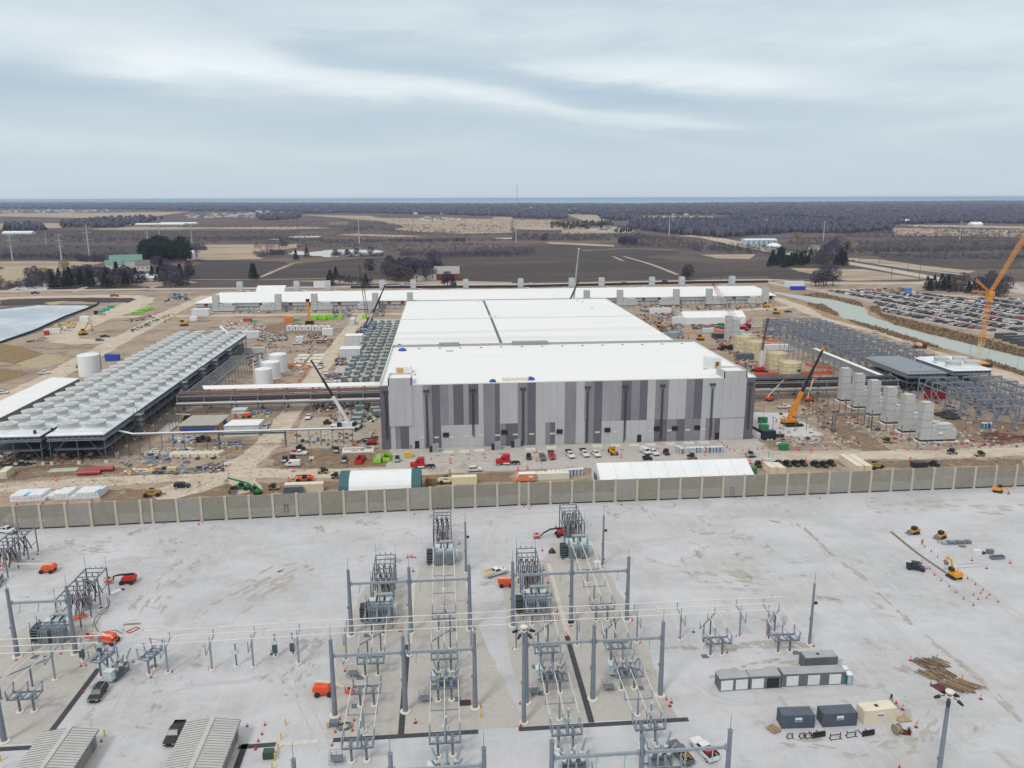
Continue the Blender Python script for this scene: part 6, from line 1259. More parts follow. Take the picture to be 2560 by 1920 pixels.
boom_lift([(-1.9,-.4,2.3),(4.2,-.2,2.1)],(5.0,0,1.2),'orange boom lift with cream boom beside the white service pickup','o',G('u',955,1040),deg(0))
boom_lift([(-1.5,0,2.4),(3.2,0,2.3),(5.2,0,1.3),(5.7,0,.6)],(6.9,0,.3),'red and black boom lift under the rear right cable rack, basket reaching left','r',G('u',1545,510),deg(188),True,m_blk)
for r,x,y,l in (('i',55,735,'person in yellow vest standing in the basket inside the leftmost rack'),('i',85,735,'second person in yellow vest in the same basket')):q=G(r,x,y);person(l,(q[0],q[1]-1,1.7),1,'lime')
person('person in orange vest walking on the gravel near the two yellow loaders',G('l',1330,560),-2,'orange',1);person('person beside the cream container at the bottom right',G('p',1062,1085),2,'dark',1)
p_=G('u',925,900);person('person in yellow vest beside the white service pickup',(p_[0],p_[1],0),0,'lime',1)
u0=utv('navy','dark utility cart parked on the gravel near the yellow excavator');u0.location=G('l',1275,775);u0.rotation_euler=(0,0,deg(-28));u0.scale=(1.25,1.1,1)
skid_steer('left one of two yellow track loaders on the open gravel',G('l',1260,462),deg(190));skid_steer('right one of two yellow track loaders on the open gravel',G('l',1490,500),deg(205));excavator('small yellow excavator close to the wall at far right',G('l',1985,105),deg(-40),[(0.6,1.6),(2.4,2.6),(3.6,1.4),(3.6,.9)],.8)
excavator('small yellow excavator digging the narrow trench on the open gravel',G('l',1605,845),deg(100),[(.6,1.6),(1.8,4.4),(3.0,4.8),(3.2,3.2)],.9)
trench_=ribbon('dug_trench',qs('l 1060 445 1150 520 1300 640 1430 730 1540 805'),.9,.035,mat('trench_soil','7d7266',.95,c2='6a6057',sc=1))
t=thing('grate_stack','row of dark stacked trench grates near the yellow loaders','steel grates',G('l',1625,550));
for k in range(6):part('grate_bundle',MB().box(-4+k*1.35,-.6,0,-2.8+k*1.35,.6,.7+.12*(k % 2)),m_dst if k else m_tr,t)
solo('steel_box',MB().box(-.8,-.5,0,.8,.5,.3),m_dst,'small dark steel box lying in front of the row of grates','box',G('l',1680,577));solo('white_crate',MB().box(-.9,-.6,0,.9,.6,1.2),m_whitem,'white crate on the gravel right of the grates','crate',G('l',1805,640));solo('grey_crate',MB().box(-.8,-.5,0,.8,.5,1.1).box(-.82,-.52,1.1,.82,.52,1.14),m_dst,'grey crate behind the dark trough','crate',G('l',1915,635));solo('dark_bin',MB().box(-.5,-.4,0,.5,.4,.5),m_blk,'small black bin between the white and grey crates','bin',G('l',1855,637))
t=thing('water_trough','long dark open trough on timber bearers, right on the open gravel','trough',G('l',1978,680),deg(3));part('trough',MB().box(-1.8,-.6,.15,1.8,.6,.25).box(-1.8,-.6,.25,1.8,-.5,.8).box(-1.8,.5,.25,1.8,.6,.8).box(-1.8,-.5,.25,-1.7,.5,.8).box(1.7,-.5,.25,1.8,.5,.8),m_dst,t)
for k,(x,y) in enumerate(((1735,720),(1740,752))):solo('steel_beam',MB().box(-2.8,-.2,.08,2.8,.2,.2).box(-2.2,-.9,0,-2.0,.9,.07).box(1.6,-.9,0,1.8,.9,.07),m_silver,['farther','nearer'][k]+' of two pale steel sheets lying on bearers by the excavator','steel sheet',G('l',x,y),deg(3))
# storage containers
m_cg=mat('container_grey','6f7479',.6,c2='5f6469',sc=.6);m_cgr=mat('container_roof_grey','9ea2a4',.7,c2='909496',sc=.5)
def cont_px(r,x0,y0,x1,y1,L,m,label,**k):   # front bottom edge given by two photo points
    a,b_=Q(r,x0,y0),Q(r,x1,y1);d=(b_-a);rz=math.atan2(d.y,d.x);c=(a+b_)/2+Vector((-math.sin(rz),math.cos(rz),0))*1.22;L=L or d.length
    t=container(L,m,label,(c.x,c.y,0),rz,**k);return t
t=cont_px('p',115,960,665,935,None,m_cg,'longest grey container with three white roller doors',doors=3,sign=None);part('roof_sheet',MB().box(-5.9,-1.2,2.62,5.9,1.2,2.66),m_cgr,t)
t=cont_px('o',2050,980,2320,968,None,m_cg,'grey container between its neighbours, one door white and one bay open');part('roof_sheet',MB().box(-3,-1.2,2.62,3,1.2,2.66),m_cgr,t);part('roller_door',MB().box(-2.6,-1.27,.2,-.3,-1.225,2.2),m_whitem,t);part('open_bay',MB().box(.3,-1.26,.2,2.6,-1.225,2.2),m_blk,t)
t=cont_px('o',1790,1000,2045,982,None,m_cg,'leftmost grey container with two white roller doors',doors=2);part('roof_sheet',MB().box(-2.9,-1.2,2.62,2.9,1.2,2.66),m_cgr,t)
t=cont_px('p',290,790,575,775,None,m_cg,'grey container standing behind the longest one, dark hatch in its roof',vent=True);part('roof_sheet',MB().box(-3.1,-1.2,2.62,3.1,1.2,2.66),m_cgr,t);t.location.y-=1.0
m_cb=mat('container_slate','545d69',.6,c2='48515c',sc=.6)
cont_px('p',115,1322,400,1313,None,m_cb,'left one of two slate-blue containers with a small white sign',sign=1);cont_px('p',470,1310,765,1293,None,m_cb,'slate-blue container with worn roof and white sign, next to the cream one',sign=1)
cont_px('p',825,1285,1108,1252,None,m_beige,'cream container with dark roof hatch and blue sign',vent=True,sign=1)
pt={k:potty(mat('toilet_'+k,c,.5)) for k,c in (('teal','2c7e86'),('green','1f4a3a'),('blue','2d55a8'),('white','d5d8da'),('grey','7b8794'),('dark','2e2a33'))}
place(pt['teal'],G('p',690,928),0,'teal portable toilet at the right end of the long grey container');place(pt['white'],G('p',655,880),0,'white-topped portable toilet just behind the teal one')
# loose things round the containers
for i,(x,y) in enumerate(((188,1397),(293,1392),(348,1395),(580,1405),(717,1385))):
    w=(.55,.5,.6,1.0,.9)[i];solo('loader_attachment',MB().box(-w,-.3,0,w,-.2,.1).box(-w,-.05,.1,-w+.12,.05,1.1 if i>2 else .8).box(w-.12,-.05,.1,w,.05,1.1 if i>2 else .8).box(-w,-.05,.7,w,.05,.82).box(-w,-.5,0,-w+.1,.4,.1).box(w-.1,-.5,0,w,.4,.1),m_blk,'black loader attachment frame in front of the containers, '+['far left','second from left','third from left','tall open one in the middle','second from right'][i],'attachment',G('p',x,y),deg(5))
for i,(x,y) in enumerate(((440,1395),(865,1382))):solo('pallet_fork',MB().box(-1.2,-.1,.1,1.2,.05,1.0-.3).box(-1.2,.0,.7,1.2,.12,1.1).box(-.9,.1,.05,-.75,1.7,.14).box(.5,.1,.05,.65,1.7,.14),m_blk,['wide black pallet fork attachment, left of centre','black pallet fork attachment near the cable reel'][i],'attachment',G('p',x,y),deg(8))
def reel(label,loc,rz,m1,m2,r=.9):
    t=thing('cable_reel',label,'cable reel',loc,rz);part('drum',MB().cyl((-.4,0,r),(.4,0,r),r*.72,n=16),m1,t)
    for x in (-.5,.42):part('flange',MB().cyl((x,0,r),(x+.08,0,r),r,n=20),m2,t)
reel('wooden cable reel wound with brown cable beside the cream container',G('p',1110,1362),deg(8),mat('brown_cable_drum','8f7f6c',.8),mat('reel_timber','8c7f6e',.8));solo('steel_bucket',MB().yprism([(-.7,0),(.6,0),(.7,.8),(.5,.8),(.4,.15),(-.7,.6)],-.6,.6),m_maroon,'rusty dark digger bucket right of the cable reel','bucket',G('p',1190,1358),deg(-15))
solo('timber_pallet',MB().box(-1.2,-.8,0,1.2,.8,.1).box(-1.2,-.8,.16,1.2,.8,.24),mat('pallet_wood','b09b7c',.9,c2='8f7a5e',sc=3),'flat timber platform against the right end of the cream container','pallet',G('p',1165,1240),deg(5))
for i in range(3):solo('timber_pallet',MB().box(-.8,-1.0,.14,.8,-.8,.18).box(-.8,-.6,.14,.8,-.4,.18).box(-.8,-.2,.14,.8,0,.18).box(-.8,.2,.14,.8,.4,.18).box(-.8,.6,.14,.8,.8,.18).box(-.8,-1,0,-.7,.8,.14).box(.7,-1,0,.8,.8,.14),MATS['pallet_wood'],'wooden pallet beside the left slate container, '+['lowest','middle','topmost'][i],'pallet',(Q('p',45,1330).x,Q('p',45,1330).y,.2*i),deg(12+9*i))
# stack of rough timber poles
t=thing('timber_stack','sprawling heap of rough timber poles among cones on the right gravel','timber heap',G('p',1450,830));rnd=random.Random(3);m_tim=mat('rough_timber','a08a6d',.9,c2='6f5d48',sc=4);m_timd=mat('weathered_timber','6b5c4c',.9,c2='4c4238',sc=4);o_=Q('p',1450,830)
for (x,y,n,L,a,sp) in ((1410,760,34,3.4,118,3.4),(1465,860,30,3.6,122,3.4),(1670,960,30,4.6,128,3.0)):
    c=Q('p',x,y)-o_
    for k in range(n):
        f=(k/n-.5)*2*sp*.8;aa=deg(a+rnd.uniform(-17,17));q=c+Vector((f,f*.12+rnd.uniform(-.5,.5),0));d=Vector((math.cos(aa),math.sin(aa),0))*L/2*rnd.uniform(.7,1.1);z=.12+.22*rnd.random()+.1*(k % 3)
        part('timber_pole',MB().beam(q-d+Vector((0,0,z)),q+d+Vector((0,0,z+rnd.uniform(-.08,.1))),.17,.15),m_tim if rnd.random()<.7 else m_timd,t)
solo('rusty_plate',MB().prism([(-1.8,1.6),(-.6,-1.9),(1.4,-1.2),(.2,2.0)],.02,.1),m_maroon,'rusty steel plate lying at the near end of the timber heap','plate',G('p',1520,985))
# bollards, small things
bol=MB().cyl((0,0,0),(0,0,1.3),.13,n=8).lathe([(.13,1.3),(.02,1.4)],8).mesh('bollard',mat('bollard_yellow','e0b32a',.5))
for r,x,y,l in (('m',905,1385,'right of the left control building'),('m',3,1600,'at the left edge'),('n',256,1290,'at the end of the pale trench cover'),('n',218,1412,'second in the left line'),('n',193,1500,'third in the left line'),('n',165,1592,'fourth in the left line, by the green box'),('n',140,1670,'at the bottom edge'),('n',615,1320,'beside the coiled cables'),('n',1940,1220,'at the right end of the dark trench cover')):prop('bollard',bol,'yellow bollard '+l,'bollard',G(r,x,y),group='yellow bollards')
solo('transformer_box',MB().box(-1.0,-.8,0,1.0,.8,.12,1).box(-.85,-.65,.12,.85,.65,1.4),[mat('utility_green','27493f',.5),m_conc],'dark green utility box on its pad left of the yellow bollards','utility box',G('n',112,1570));solo('white_unit',MB().box(-.8,-.5,.1,.8,.5,1.6),m_whitem,'small white cabinet at the foot of the rear right mast','cabinet',G('k',738,755));solo('equipment_skid',MB().box(-.8,-.5,0,.8,.5,.9).box(-.9,-.6,0,.9,.6,.1),m_dst,'dark boxy machine at the left end of the central dark trench','machine',G('n',675,1290))
t=thing('cable_coil','coil of black cable lying in front of the dark trench, left gantry','cable',G('n',770,1305));
for k in range(4):part('cable_loop',MB().at(.3*k-.5,.12*(k % 2),.05*k).lathe([(.95,0),(1.03,.06),(.95,.12)],16,cap=False),m_cable,t)
t=thing('loose_cable','black cables snaking over the gravel from the far left rack to the boom lift','cable');
for k,pts in enumerate((((940,1020),(950,1080),(880,1130),(820,1200),(800,1280)),((925,1020),(940,1100),(870,1170),(820,1260),(850,1320),(1000,1300),(1060,1330)))):
    b=MB();q=[Q('i',*p)+Vector((0,0,.06)) for p in pts];[b.cyl(a,c,.06,n=5) for a,c in zip(q[:-1],q[1:])];part('cable',b,m_cable,t)
solo('white_sheet',MB().box(-1.6,-.6,0,1.0,.6,.35).box(1.0,-.6,0,1.8,.6,.12,1),[m_whitem,m_dk],'white wrapped bundle with a dark cover lying right of the left rack','bundle',G('i',1010,970),deg(55));solo('steel_plate',MB().box(-1.3,-.8,0,1.3,.8,.1),m_silver,'pale steel plate lying on the gravel right of the orange lift','plate',G('i',1120,1205),deg(30));solo('planks',MB().box(-1.8,-.15,0,1.8,.1,.1).box(-1.6,.3,0,1.9,.5,.1),m_tim,'a few loose planks below the steel plate','planks',G('i',1135,1250),deg(2));solo('red_barrier',MB().box(-1.2,-.6,0,1.2,-.5,.2).box(-1.2,.5,0,1.2,.6,.2).box(-1.2,-.5,0,-1.1,.5,.2).box(1.1,-.5,0,1.2,.5,.2),m_red,'red barrier frame lying flat next to the loose planks','barrier',G('i',1150,1300),deg(50));solo('wooden_tray',MB().box(-1.6,-.9,0,1.6,.9,.25).box(-1.5,-.8,.25,1.5,.8,.27,1),[m_ply,m_org],'orange-brown shallow tray behind the far left transformer','tray',G('i',680,1190),deg(35))
solo('tarpaulin_pile',MB().lathe([(1.0,0),(.8,.4),(.3,1.1),(.02,1.3)],9),m_blk,'black covered heap between the two right transformers','covered heap',G('k',345,625));solo('black_mat',MB().box(-1.1,-.8,.02,1.1,.8,.14),m_blk,'thick black mat beside the right pole of the left middle gantry','mat',G('n',1805,1098));solo('machine_cover',MB().box(-.6,-.5,0,.6,.5,.8),m_blk,'black covered box at the foot of the centre pole, right far gantry','covered box',G('k',508,1240))
# cones and delineators in the yard
yc=[('i',285,690),('i',325,645,1),('i',875,1105,1),('i',140,1560),('i',290,1505),('i',393,1525),('i',527,1505),('i',700,1612),('i',743,1605),('i',1152,1575),('i',1410,380),('i',1718,385,1),('i',1748,365),('m',718,1010),('m',876,1430),('m',248,1580),('m',1305,880),('m',1487,830),('m',1808,808),('m',2135,1300),('m',2205,1500),('j',195,325,1),('j',268,318),('j',132,1508,1),('j',1158,272),('j',1400,265),('j',1370,297),('j',1310,672,1),('j',1335,665),('j',1353,670,1),('j',1378,675),('j',1358,790,1),('j',1758,555,1),('j',1212,860,1),('j',1247,1305,1),('j',1636,1140),('n',755,760),('n',768,825),('n',78,1290),('n',52,1370),('n',20,1430),('n',0,1500),('n',723,1240),('n',848,1252),('n',685,1350),('n',833,1338),('n',653,1555),('n',657,1465),('n',1378,1270,1),('n',1813,1080),('n',1857,1115),('n',1940,1135),('n',1890,465),('k',105,232),('k',170,230),('k',153,252),('k',930,190),('k',945,215,1),('k',378,410,1),('k',262,612,1),('k',320,635),('k',375,635),('k',275,780,1),('k',310,890,1),('k',293,830),('k',390,1140),('k',403,1215,1),('k',508,1265),('k',798,690),('k',468,1330),('k',480,1355),('k',12,1458),('k',340,1000,1),('k',1040,1215),('k',1105,1408),('k',1437,1375),('k',1568,1315,1),('k',1930,155),('k',1940,1355),('k',2195,1355,1),('o',1860,665),('o',1335,1070),('o',1375,1095,1),('o',1365,1125,1),('o',75,1300),('o',70,1105),('l',380,128),('l',432,122),('l',446,158),('l',2090,65),('l',1472,542),('l',1352,580),('l',1410,620),('l',1465,668),('l',1325,720,1),('l',1372,770),('l',1397,768),('l',1437,823),('l',1494,873),('l',1565,923),('l',1621,975),('l',1690,1030),('l',1775,1085),('l',1528,700,1),('l',1537,715),('l',1637,790,1),('l',1762,697,1),('l',1888,765,1),('l',2092,718,1),('l',1722,855),('l',1793,905),('l',1856,955),('l',1914,998),('l',1988,1055),('l',1775,995),('l',1837,980),('l',1889,1020),('l',1815,1033),('l',1460,1545,1),('l',1232,1560,1),('p',395,608),('p',1408,935),('p',1677,898,1),('p',1838,1065,1),('p',1162,1155,1),('p',1172,1215),('p',1280,1308,1),('p',1135,1655),('p',1108,1100)]
near=[('yellow bollards',None)]
for i,c in enumerate(yc):
    tall=len(c)>3;r=c[0];q=G(*c[:3]);X,Y=q[0],q[1]
    where='along the foot of the long wall' if Y>205 else 'marking the small excavation at right' if X>60 and Y>150 else 'around containers and timber at bottom right' if X>45 and Y<135 else 'around the far left transformer and circuit breaker' if X<-45 and Y>135 else 'near the control buildings' if X<-24 else 'around the rear transformers and racks' if Y>160 else 'near the bus tubes right of centre' if Y>138 and X>6 else 'near the bus tubes left of centre' if Y>138 else 'near the dark trench covers, left half' if X<8 else 'near the dark trench covers, right half'
    prop('delineator' if tall else 'traffic_cone',tall_cone_m if tall else cone_m,('tall orange and white marker ' if tall else 'small red-orange cone ')+where,'marker' if tall else 'cone',q,group='yard cones',sc=.95)
b=MB();
for ln in (((1325,700),(1437,823),(1565,923),(1690,1030),(1775,1085)),((1640,790),(1722,855),(1856,955),(1988,1055))):
    q=[Q('l',*p)+Vector((0,0,.6)) for p in ln];[b.cyl(a,c,.03,n=3) for a,c in zip(q[:-1],q[1:])]
    solo('rope',b,m_maroon,['left','right'][len(ln)==4]+' dark rope strung between cones at the excavation','rope');b=MB()

# --- behind the wall and up to the hall
ut={c:utv(c) for c in ('tan','dkgreen','maroon','silver')}
for r,x,y,a,c,l in (('zz',385,845,-90,'silver','facing the camera left of the white van'),('zz',525,815,-95,'maroon','reddish one left of the white pickup'),('zz',680,620,10,'dkgreen','dark one behind the white pickup'),('zz',1085,1055,178,'tan','muddy one on the stone road, left of another cart'),('zz',1340,1145,0,'tan','muddy one beside the green-ended shelter'),('zz',190,1355,0,'tan','muddy one left of the long cream container'),('zz',1340,665,-90,'silver','facing the camera left of the concrete slab'),('zz',1485,850,-90,'silver','facing the camera left of the red dumpster'),('f',1222,945,-88,'silver','facing the camera right of the lime dumpsters'),('g',145,925,-90,'maroon','dark red one near the red flatbed truck'),('g',1333,885,-88,'maroon','dark red one near the portable toilets'),('g',1170,932,2,'dkgreen','dark one on the road before the white van'),('g',1555,922,0,'tan','muddy one on the road before the toilets'),('g',2127,990,-95,'dkgreen','between barriers right of the long tent'),('v',345,1215,-70,'dkgreen','first of the row behind the wall at right'),('v',497,1215,-70,'dkgreen','second of the row behind the wall at right'),('v',650,1215,-70,'dkgreen','third of the row behind the wall at right'),('v',785,1208,-70,'dkgreen','fourth of the row behind the wall at right'),('v',1020,1225,-70,'dkgreen','fifth of the row behind the wall at right'),('v',1170,1230,-70,'dkgreen','sixth of the row behind the wall at right'),('v',1310,1208,-70,'dkgreen','last of the row, next to the cream containers'),('h',1435,985,-10,'dkgreen','right of the low dark box behind the wall'),('h',1590,880,-5,'silver','white-fronted on the road before the nearest stack'),('h',1825,900,175,'tan','muddy on the road at far right'),('h',1035,785,-20,'tan','muddy on the haul track before the stacks'),('g',2060,905,0,'tan','beside the barriers at the hall corner'),('f',620,625,0,'dkgreen','dark one behind the narrow white bridge')):
    o=place(ut[c],G(r,x,y),deg(a),'utility cart, '+l);o['group']='utility carts'
for c,l,r,x,y,a,k in (('white','white delivery van on the dirt inside the road bend','zz',530,925,181,'van'),('white','white pickup carrying red machinery inside the road bend','zz',650,720,-5,'pickup'),('white','white pickup with canopy driving on the stone road before the hall','f',1890,1030,2,'suv'),('grey','dark blue-grey pickup in the parked row before the hall','g',263,925,-90,'pickup'),('red','red flatbed pickup in the parked row before the hall','g',343,915,-90,'pickup'),('white','white pickup with tool body, left of the stake-sided one','g',503,905,-82,'pickup'),('white','white pickup with dark stake sides before the hall','g',627,895,-82,'pickup'),('white','white and navy pickup left of the orange telehandler','g',722,895,-82,'pickup'),('white','white and green van before the hall, right part','g',1150,875,-75,'van'),('white','white pickup beside the green and white van','g',1220,882,-75,'pickup'),('black','black pickup with cap on the stone road behind the wall at left','e',1575,1170,-2,'suv'),('white','white pickup parked left of the orange crane','v',440,150,3,'pickup'),('white','white pickup parked beside the stone road under the white crane','f',455,575,-92,'pickup'),('white','white pickup beside the sheeted shelter, nearer one','f',75,665,-80,'pickup'),('white','white pickup beside the sheeted shelter, farther one','f',55,635,200,'pickup'),('silver','silver van parked under the open steel frame at right','h',1605,505,170,'van'),('white','white van parked among orange barriers by the white tanks','b',378,1505,3,'van'),('white','white and black dump truck on the stone road','b',558,1555,-88,'pickup'),('white','white pickup left of the grey cabinets, upper','b',592,1610,-60,'pickup'),('white','white pickup left of the grey cabinets, lower','f',650,265,-10,'pickup'),('navy','dark pickup in front of the row of white boxes','b',520,1228,0,'pickup'),('white','white pickup by the concrete slabs','b',355,1352,5,'pickup'),('white','white pickup near the orange barriers, far left middle','b',575,1318,8,'pickup'),('white','white car by the left canal-side track, upper','d',930,1255,0,'suv'),('white','white car by the left canal-side track, lower','d',1195,1340,-15,'suv'),('black','black pickup on the left gravel loop','a',908,1290,2,'pickup'),('grey','dark small truck before the black pickup on the left loop','a',862,1322,5,'suv'),('white','white car on the left loop by the timber pile','a',580,1235,8,'suv'),('white','white pickup on the straight left road','a',382,1608,15,'pickup'),('white','white car by the left edge of the straight road','e',25,362,10,'suv'),('silver','silver pickup by the teal boxes','a',878,1098,5,'pickup'),('white','white pickup crossing on the far highway at left','a',1248,878,2,'pickup'),('navy','dark blue pickup by the right back road','d',173,1076,0,'pickup'),('white','white pickup behind the red lattice crane','r',1165,330,5,'pickup'),('white','white pickup between the tan tanks and steel frame','r',1620,650,10,'pickup'),('white','white pickup behind the steel frames','r',1370,370,-5,'pickup')):
    ex=None
    if 'canopy' in l:ex=None
    if 'flatbed' in l or 'stake' in l:ex=lambda t:part('stake_bed',MB().box(-3.1,-1.05,1.31,-.9,-.97,1.9).box(-3.1,.97,1.31,-.9,1.05,1.9).box(-3.1,-.97,1.31,-3.02,.97,1.9),m_blk,t)
    if 'red machinery' in l:ex=lambda t:part('red_machine',MB().box(-2.6,-.7,1.0,-1.1,.7,1.9),m_red,t)
    if 'dump truck' in l:ex=lambda t:part('dump_body',MB().box(-3.2,-1.1,1.31,-.9,1.1,2.3),m_blk,t)
    o=vehicle(k,c,l,loc=G(r,x,y),rz=deg(a),extra=ex);o['group']='site vehicles'
semi('red semi tractor without trailer, right behind the green-ended shelter',G('f',1440,1002),deg(180));semi('red semi tractor without trailer, in front of the parked pickup row',(Q('g',0,970).x-1.5,Q('g',40,970).y,0),deg(180))
dumpster('red open roll-off dumpster on the dirt before the hall corner',G('zz',1775,845),deg(80),m_red);dumpster('lime green dumpster heaped with scrap, left one',G('f',1055,940),deg(88),m_lime,True);dumpster('lime green dumpster right next to the scrap-filled one',G('f',1133,925),deg(88),m_lime)
boom_lift([(-1.6,0,2.4),(2.5,0,2.6),(5.0,0,1.6),(5.4,0,.9)],(6.4,0,.4),'red boom lift in front of the left corner of the hall','r',G('f',1000,800),deg(186),False,m_blk);boom_lift([(-1.4,0,2.2),(8.5,0,9.2)],(9.4,0,8.6),'orange boom lift raised towards the right pipe rack, left one','o',G('r',1350,1340),deg(25));boom_lift([(-1.2,0,2.2),(1.2,0,10.5)],(2.2,0,10.0),'orange boom lift with upright boom under the right pipe rack','o',G('r',1900,1350),deg(20));boom_lift([(-1.5,0,2.3),(3.2,0,1.8)],(4.6,0,.6),'orange boom lift beside the blue tarpaulins under the left rack','o',G('x',1740,620),deg(185));boom_lift([(-1.5,0,2.2),(4.5,0,2.6)],(5.4,0,2),'green boom lift behind the skid frame','d',G('x',650,660),deg(180)).children[0].data.materials[0]=m_grn
telehandler('orange telehandler with raised boom in the parked row',G('g',870,880),deg(-85),m_yel,(3.6,3.2));telehandler('green telehandler behind the wall at left',G('e',2090,1185),deg(165),m_grn,(4.6,3.4));telehandler('second green telehandler just behind the wall',G('f',0,1215),deg(120),m_grn,(2.5,2));telehandler('muddy yellow telehandler behind the wall at left',G('e',1320,1245),deg(3),mat('muddy_yellow','a88a4f',.8),(2.6,1.9));telehandler('cream and red telehandler behind the wall near the blue reels',G('f',1650,1135),deg(0),m_beige,(3.6,2.0));telehandler('orange lift machine behind the long cream container',G('zz',740,1205),deg(180),m_org,(2.5,2));telehandler('dark forklift standing among the pallets left of the tarpaulin shelter',G('e',1760,775),deg(10),m_blk,(2.4,1.8));telehandler('small tan loader behind the wall at right',G('h',930,1005),deg(20),MATS['muddy_yellow'],(2,1.5))
skid_steer('reddish-brown track loader behind the wall at left',G('e',2010,1215),deg(-60),mat('faded_red_paint','a85a4c',.7));skid_steer('pale track loader beside the road at the hall corner',G('g',2060,908),deg(10),m_silver)
# food truck, toilets, trailer
t=thing('food_truck','orange food truck with white roof parked behind the wall','food truck',G('g',115,1118),deg(180));part('body',MB().yprism([(-3.2,.5),(2.4,.5),(3.3,.6),(3.3,1.3),(2.6,1.6),(2.2,2.7),(-3.2,2.8)],-1.1,1.1),mat('food_truck_orange','d9895f',.6,c2='c97a4f',sc=1),t);part('roof',MB().box(-3.3,-1.15,2.8,2.2,1.15,2.95),m_white,t);part('window',MB().box(-2.4,1.1,1.6,-1.0,1.14,2.3).box(2.25,-.9,1.7,2.6,.9,2.5),m_whitem,t);wheels(t,(-2,2.3),.95,.42,.3)
order=['first','second','third','fourth','fifth','sixth','seventh','eighth','ninth','tenth']
for i,(x,c) in enumerate(zip((322,357,393,425,457,485,512,543,573,603),('dark','green','green','green','green','green','blue','green','grey','blue'))):place(pt[c],G('g',x,1078-i*2),0,'%s portable toilet, %s from the left in the row beside the long tent' % (c,order[i]))
for i,(x,y,c) in enumerate(((1430,862,'blue'),(1446,868,'blue'),(1465,880,'grey'))):place(pt[c],G('g',x,y),deg(-60),'%s portable toilet in the short slanting row, %s one' % (c,['farthest','middle','nearest'][i]))
for i,(x,c) in enumerate(zip((1512,1543,1573,1605,1638,1687,1720,1747,1776,1806),('white','white','white','blue','white','grey','green','blue','green','blue'))):place(pt[c],G('g',x,874-i*.8),0,'%s portable toilet, %s from the left in the row before the hall' % (c,order[i]))
for i,x in enumerate((1855,1882,1915)):place(pt['blue' if i else 'teal'],G('h',x,658),deg(20),'portable toilet under the steel frame, %s' % ['left','middle','right'][i])
# pads, cabinets, pallets before the hall
for i,(r,x,y) in enumerate((('f',1665,868),('f',1797,862),('f',1928,853),('g',160,845),('g',340,830),('g',735,815),('g',895,812),('g',1055,808),('g',1200,803),('g',1365,797),('g',1527,790),('g',1655,785))):
    solo('concrete_pad',MB().box(-1.9,-1.3,0,1.9,1.3,.3).box(-.2,-.2,.3,.5,.1,.45),m_white_conc,'square pale concrete pad before the hall facade, %s from the left' % (order+['eleventh','twelfth'])[i],'pad',G(r,x,y),0,'concrete pads before the hall')
for i,(r,x,y) in enumerate((('f',1570,898),('f',1697,892),('f',1833,888),('f',1965,883),('f',2112,880),('g',202,870),('g',790,850),('g',948,848),('g',1255,835),('g',1590,830),('g',1708,822))):
    solo('timber_cover',MB().box(-.8,-.5,0,.8,.5,.14),m_tim,'small tan timber cover on the grey stone, %s from the left' % (order+['eleventh'])[i],'timber cover',G(r,x,y),0,'timber covers')
t0=thing('switch_cabinet','x','electrical cabinet',group='electrical cabinets');part('cabinet',MB().box(-1.4,-.8,.1,-.4,.8,1.8,1).box(-.38,-.9,.1,.5,.9,2.4).box(.52,-.9,.1,1.6,.9,2.6),[m_tr,m_fan],t0);part('base',MB().box(-1.6,-1.1,0,1.8,1.1,.09),m_conc,t0)
for r,x,y,l in (('f',1537,862,'left of the concrete pads'),('f',2072,843,'between the third and fourth pads'),('g',30,822,'just right of the middle downspout')):place(t0,G(r,x,y),0,'grey electrical cabinets before the hall, '+l,1.15)
# long cream containers, bundles
t=container(12.2,m_beige,'long cream container just behind the wall with steel panels leaning on it',(-45.2,242.3,0));t=thing('panel_stack','stack of grey steel panels in front of the long cream container','steel panels',(-48.3,240.2,0))
for k in range(6):part('panel',MB().box(-3,-.55,.1+k*.4,3,.55,.32+k*.4),m_dst,t)
for i,(r,x,y,a,l) in enumerate((('v',1700,1255,90,'left one of two cream containers end-on behind the wall at right'),('v',1850,1255,90,'right one of two cream containers end-on behind the wall at right'),('v',200,1340,90,'cream container end-on behind the wall next to the blue tarpaulin'),('e',60,1075,95,'cream container at the left edge below the fan building'),('e',-60,1080,95,'cream container cut by the left edge'),('g',2300,1040,90,'cream roofed container beside the green generator'))):p=Q(r,x,y);container(6.06 if r != 'v' or i==2 else 12.2,m_beige,l,(p.x,p.y+(1 if r=='v' else 0),0),deg(a))
rnd=random.Random(11);bw=MB().box(-.55,-2.9,.1,.55,2.9,1.1).mesh('wrapped_bundle',mat('white_wrap','dfe1e3',.6,c2='c9ccd0',sc=1.2));bwb=MB().box(-.55,-2.9,.1,.55,2.9,1.1).box(-.56,-2.9,.9,.56,-.2,1.11,1).mesh('wrapped_bundle',[MATS['white_wrap'],mat('blue_wrap','5b9bcf',.6)])
for i in range(26):
    x=-132.2+i*.98;y=243.2+.04*i+(1.4 if 9<i<13 else 0);
    for k in range(1 if 8<i<13 or i in (17,18) else 2):prop('wrapped_bundle',bwb if (i*5+k) % 7==0 and k else bw,'white wrapped bundle behind the wall, %s layer' % ['lower','upper'][k],'wrapped bundle',(x,y,k*1.08),deg(rnd.uniform(-2,2)-4),'white wrapped bundles')
for i,(x,y) in enumerate(((-119.6,264.2),(-116.6,267.4))):t=thing('red_pipe',['nearer','farther'][i]+' of two big red steel pipes lying on the dirt','pipe',(x,y,0),deg(4),'big red pipes');part('pipe',MB().cyl((-3.6,0,.85),(3.6,0,.85),.85,n=18),mat('oxide_red_paint','a83a42',.5,c2='93323a',sc=1),t);part('open_end',MB().cyl((3.6,0,.85),(3.63,0,.85),.75,n=18),m_maroon,t)
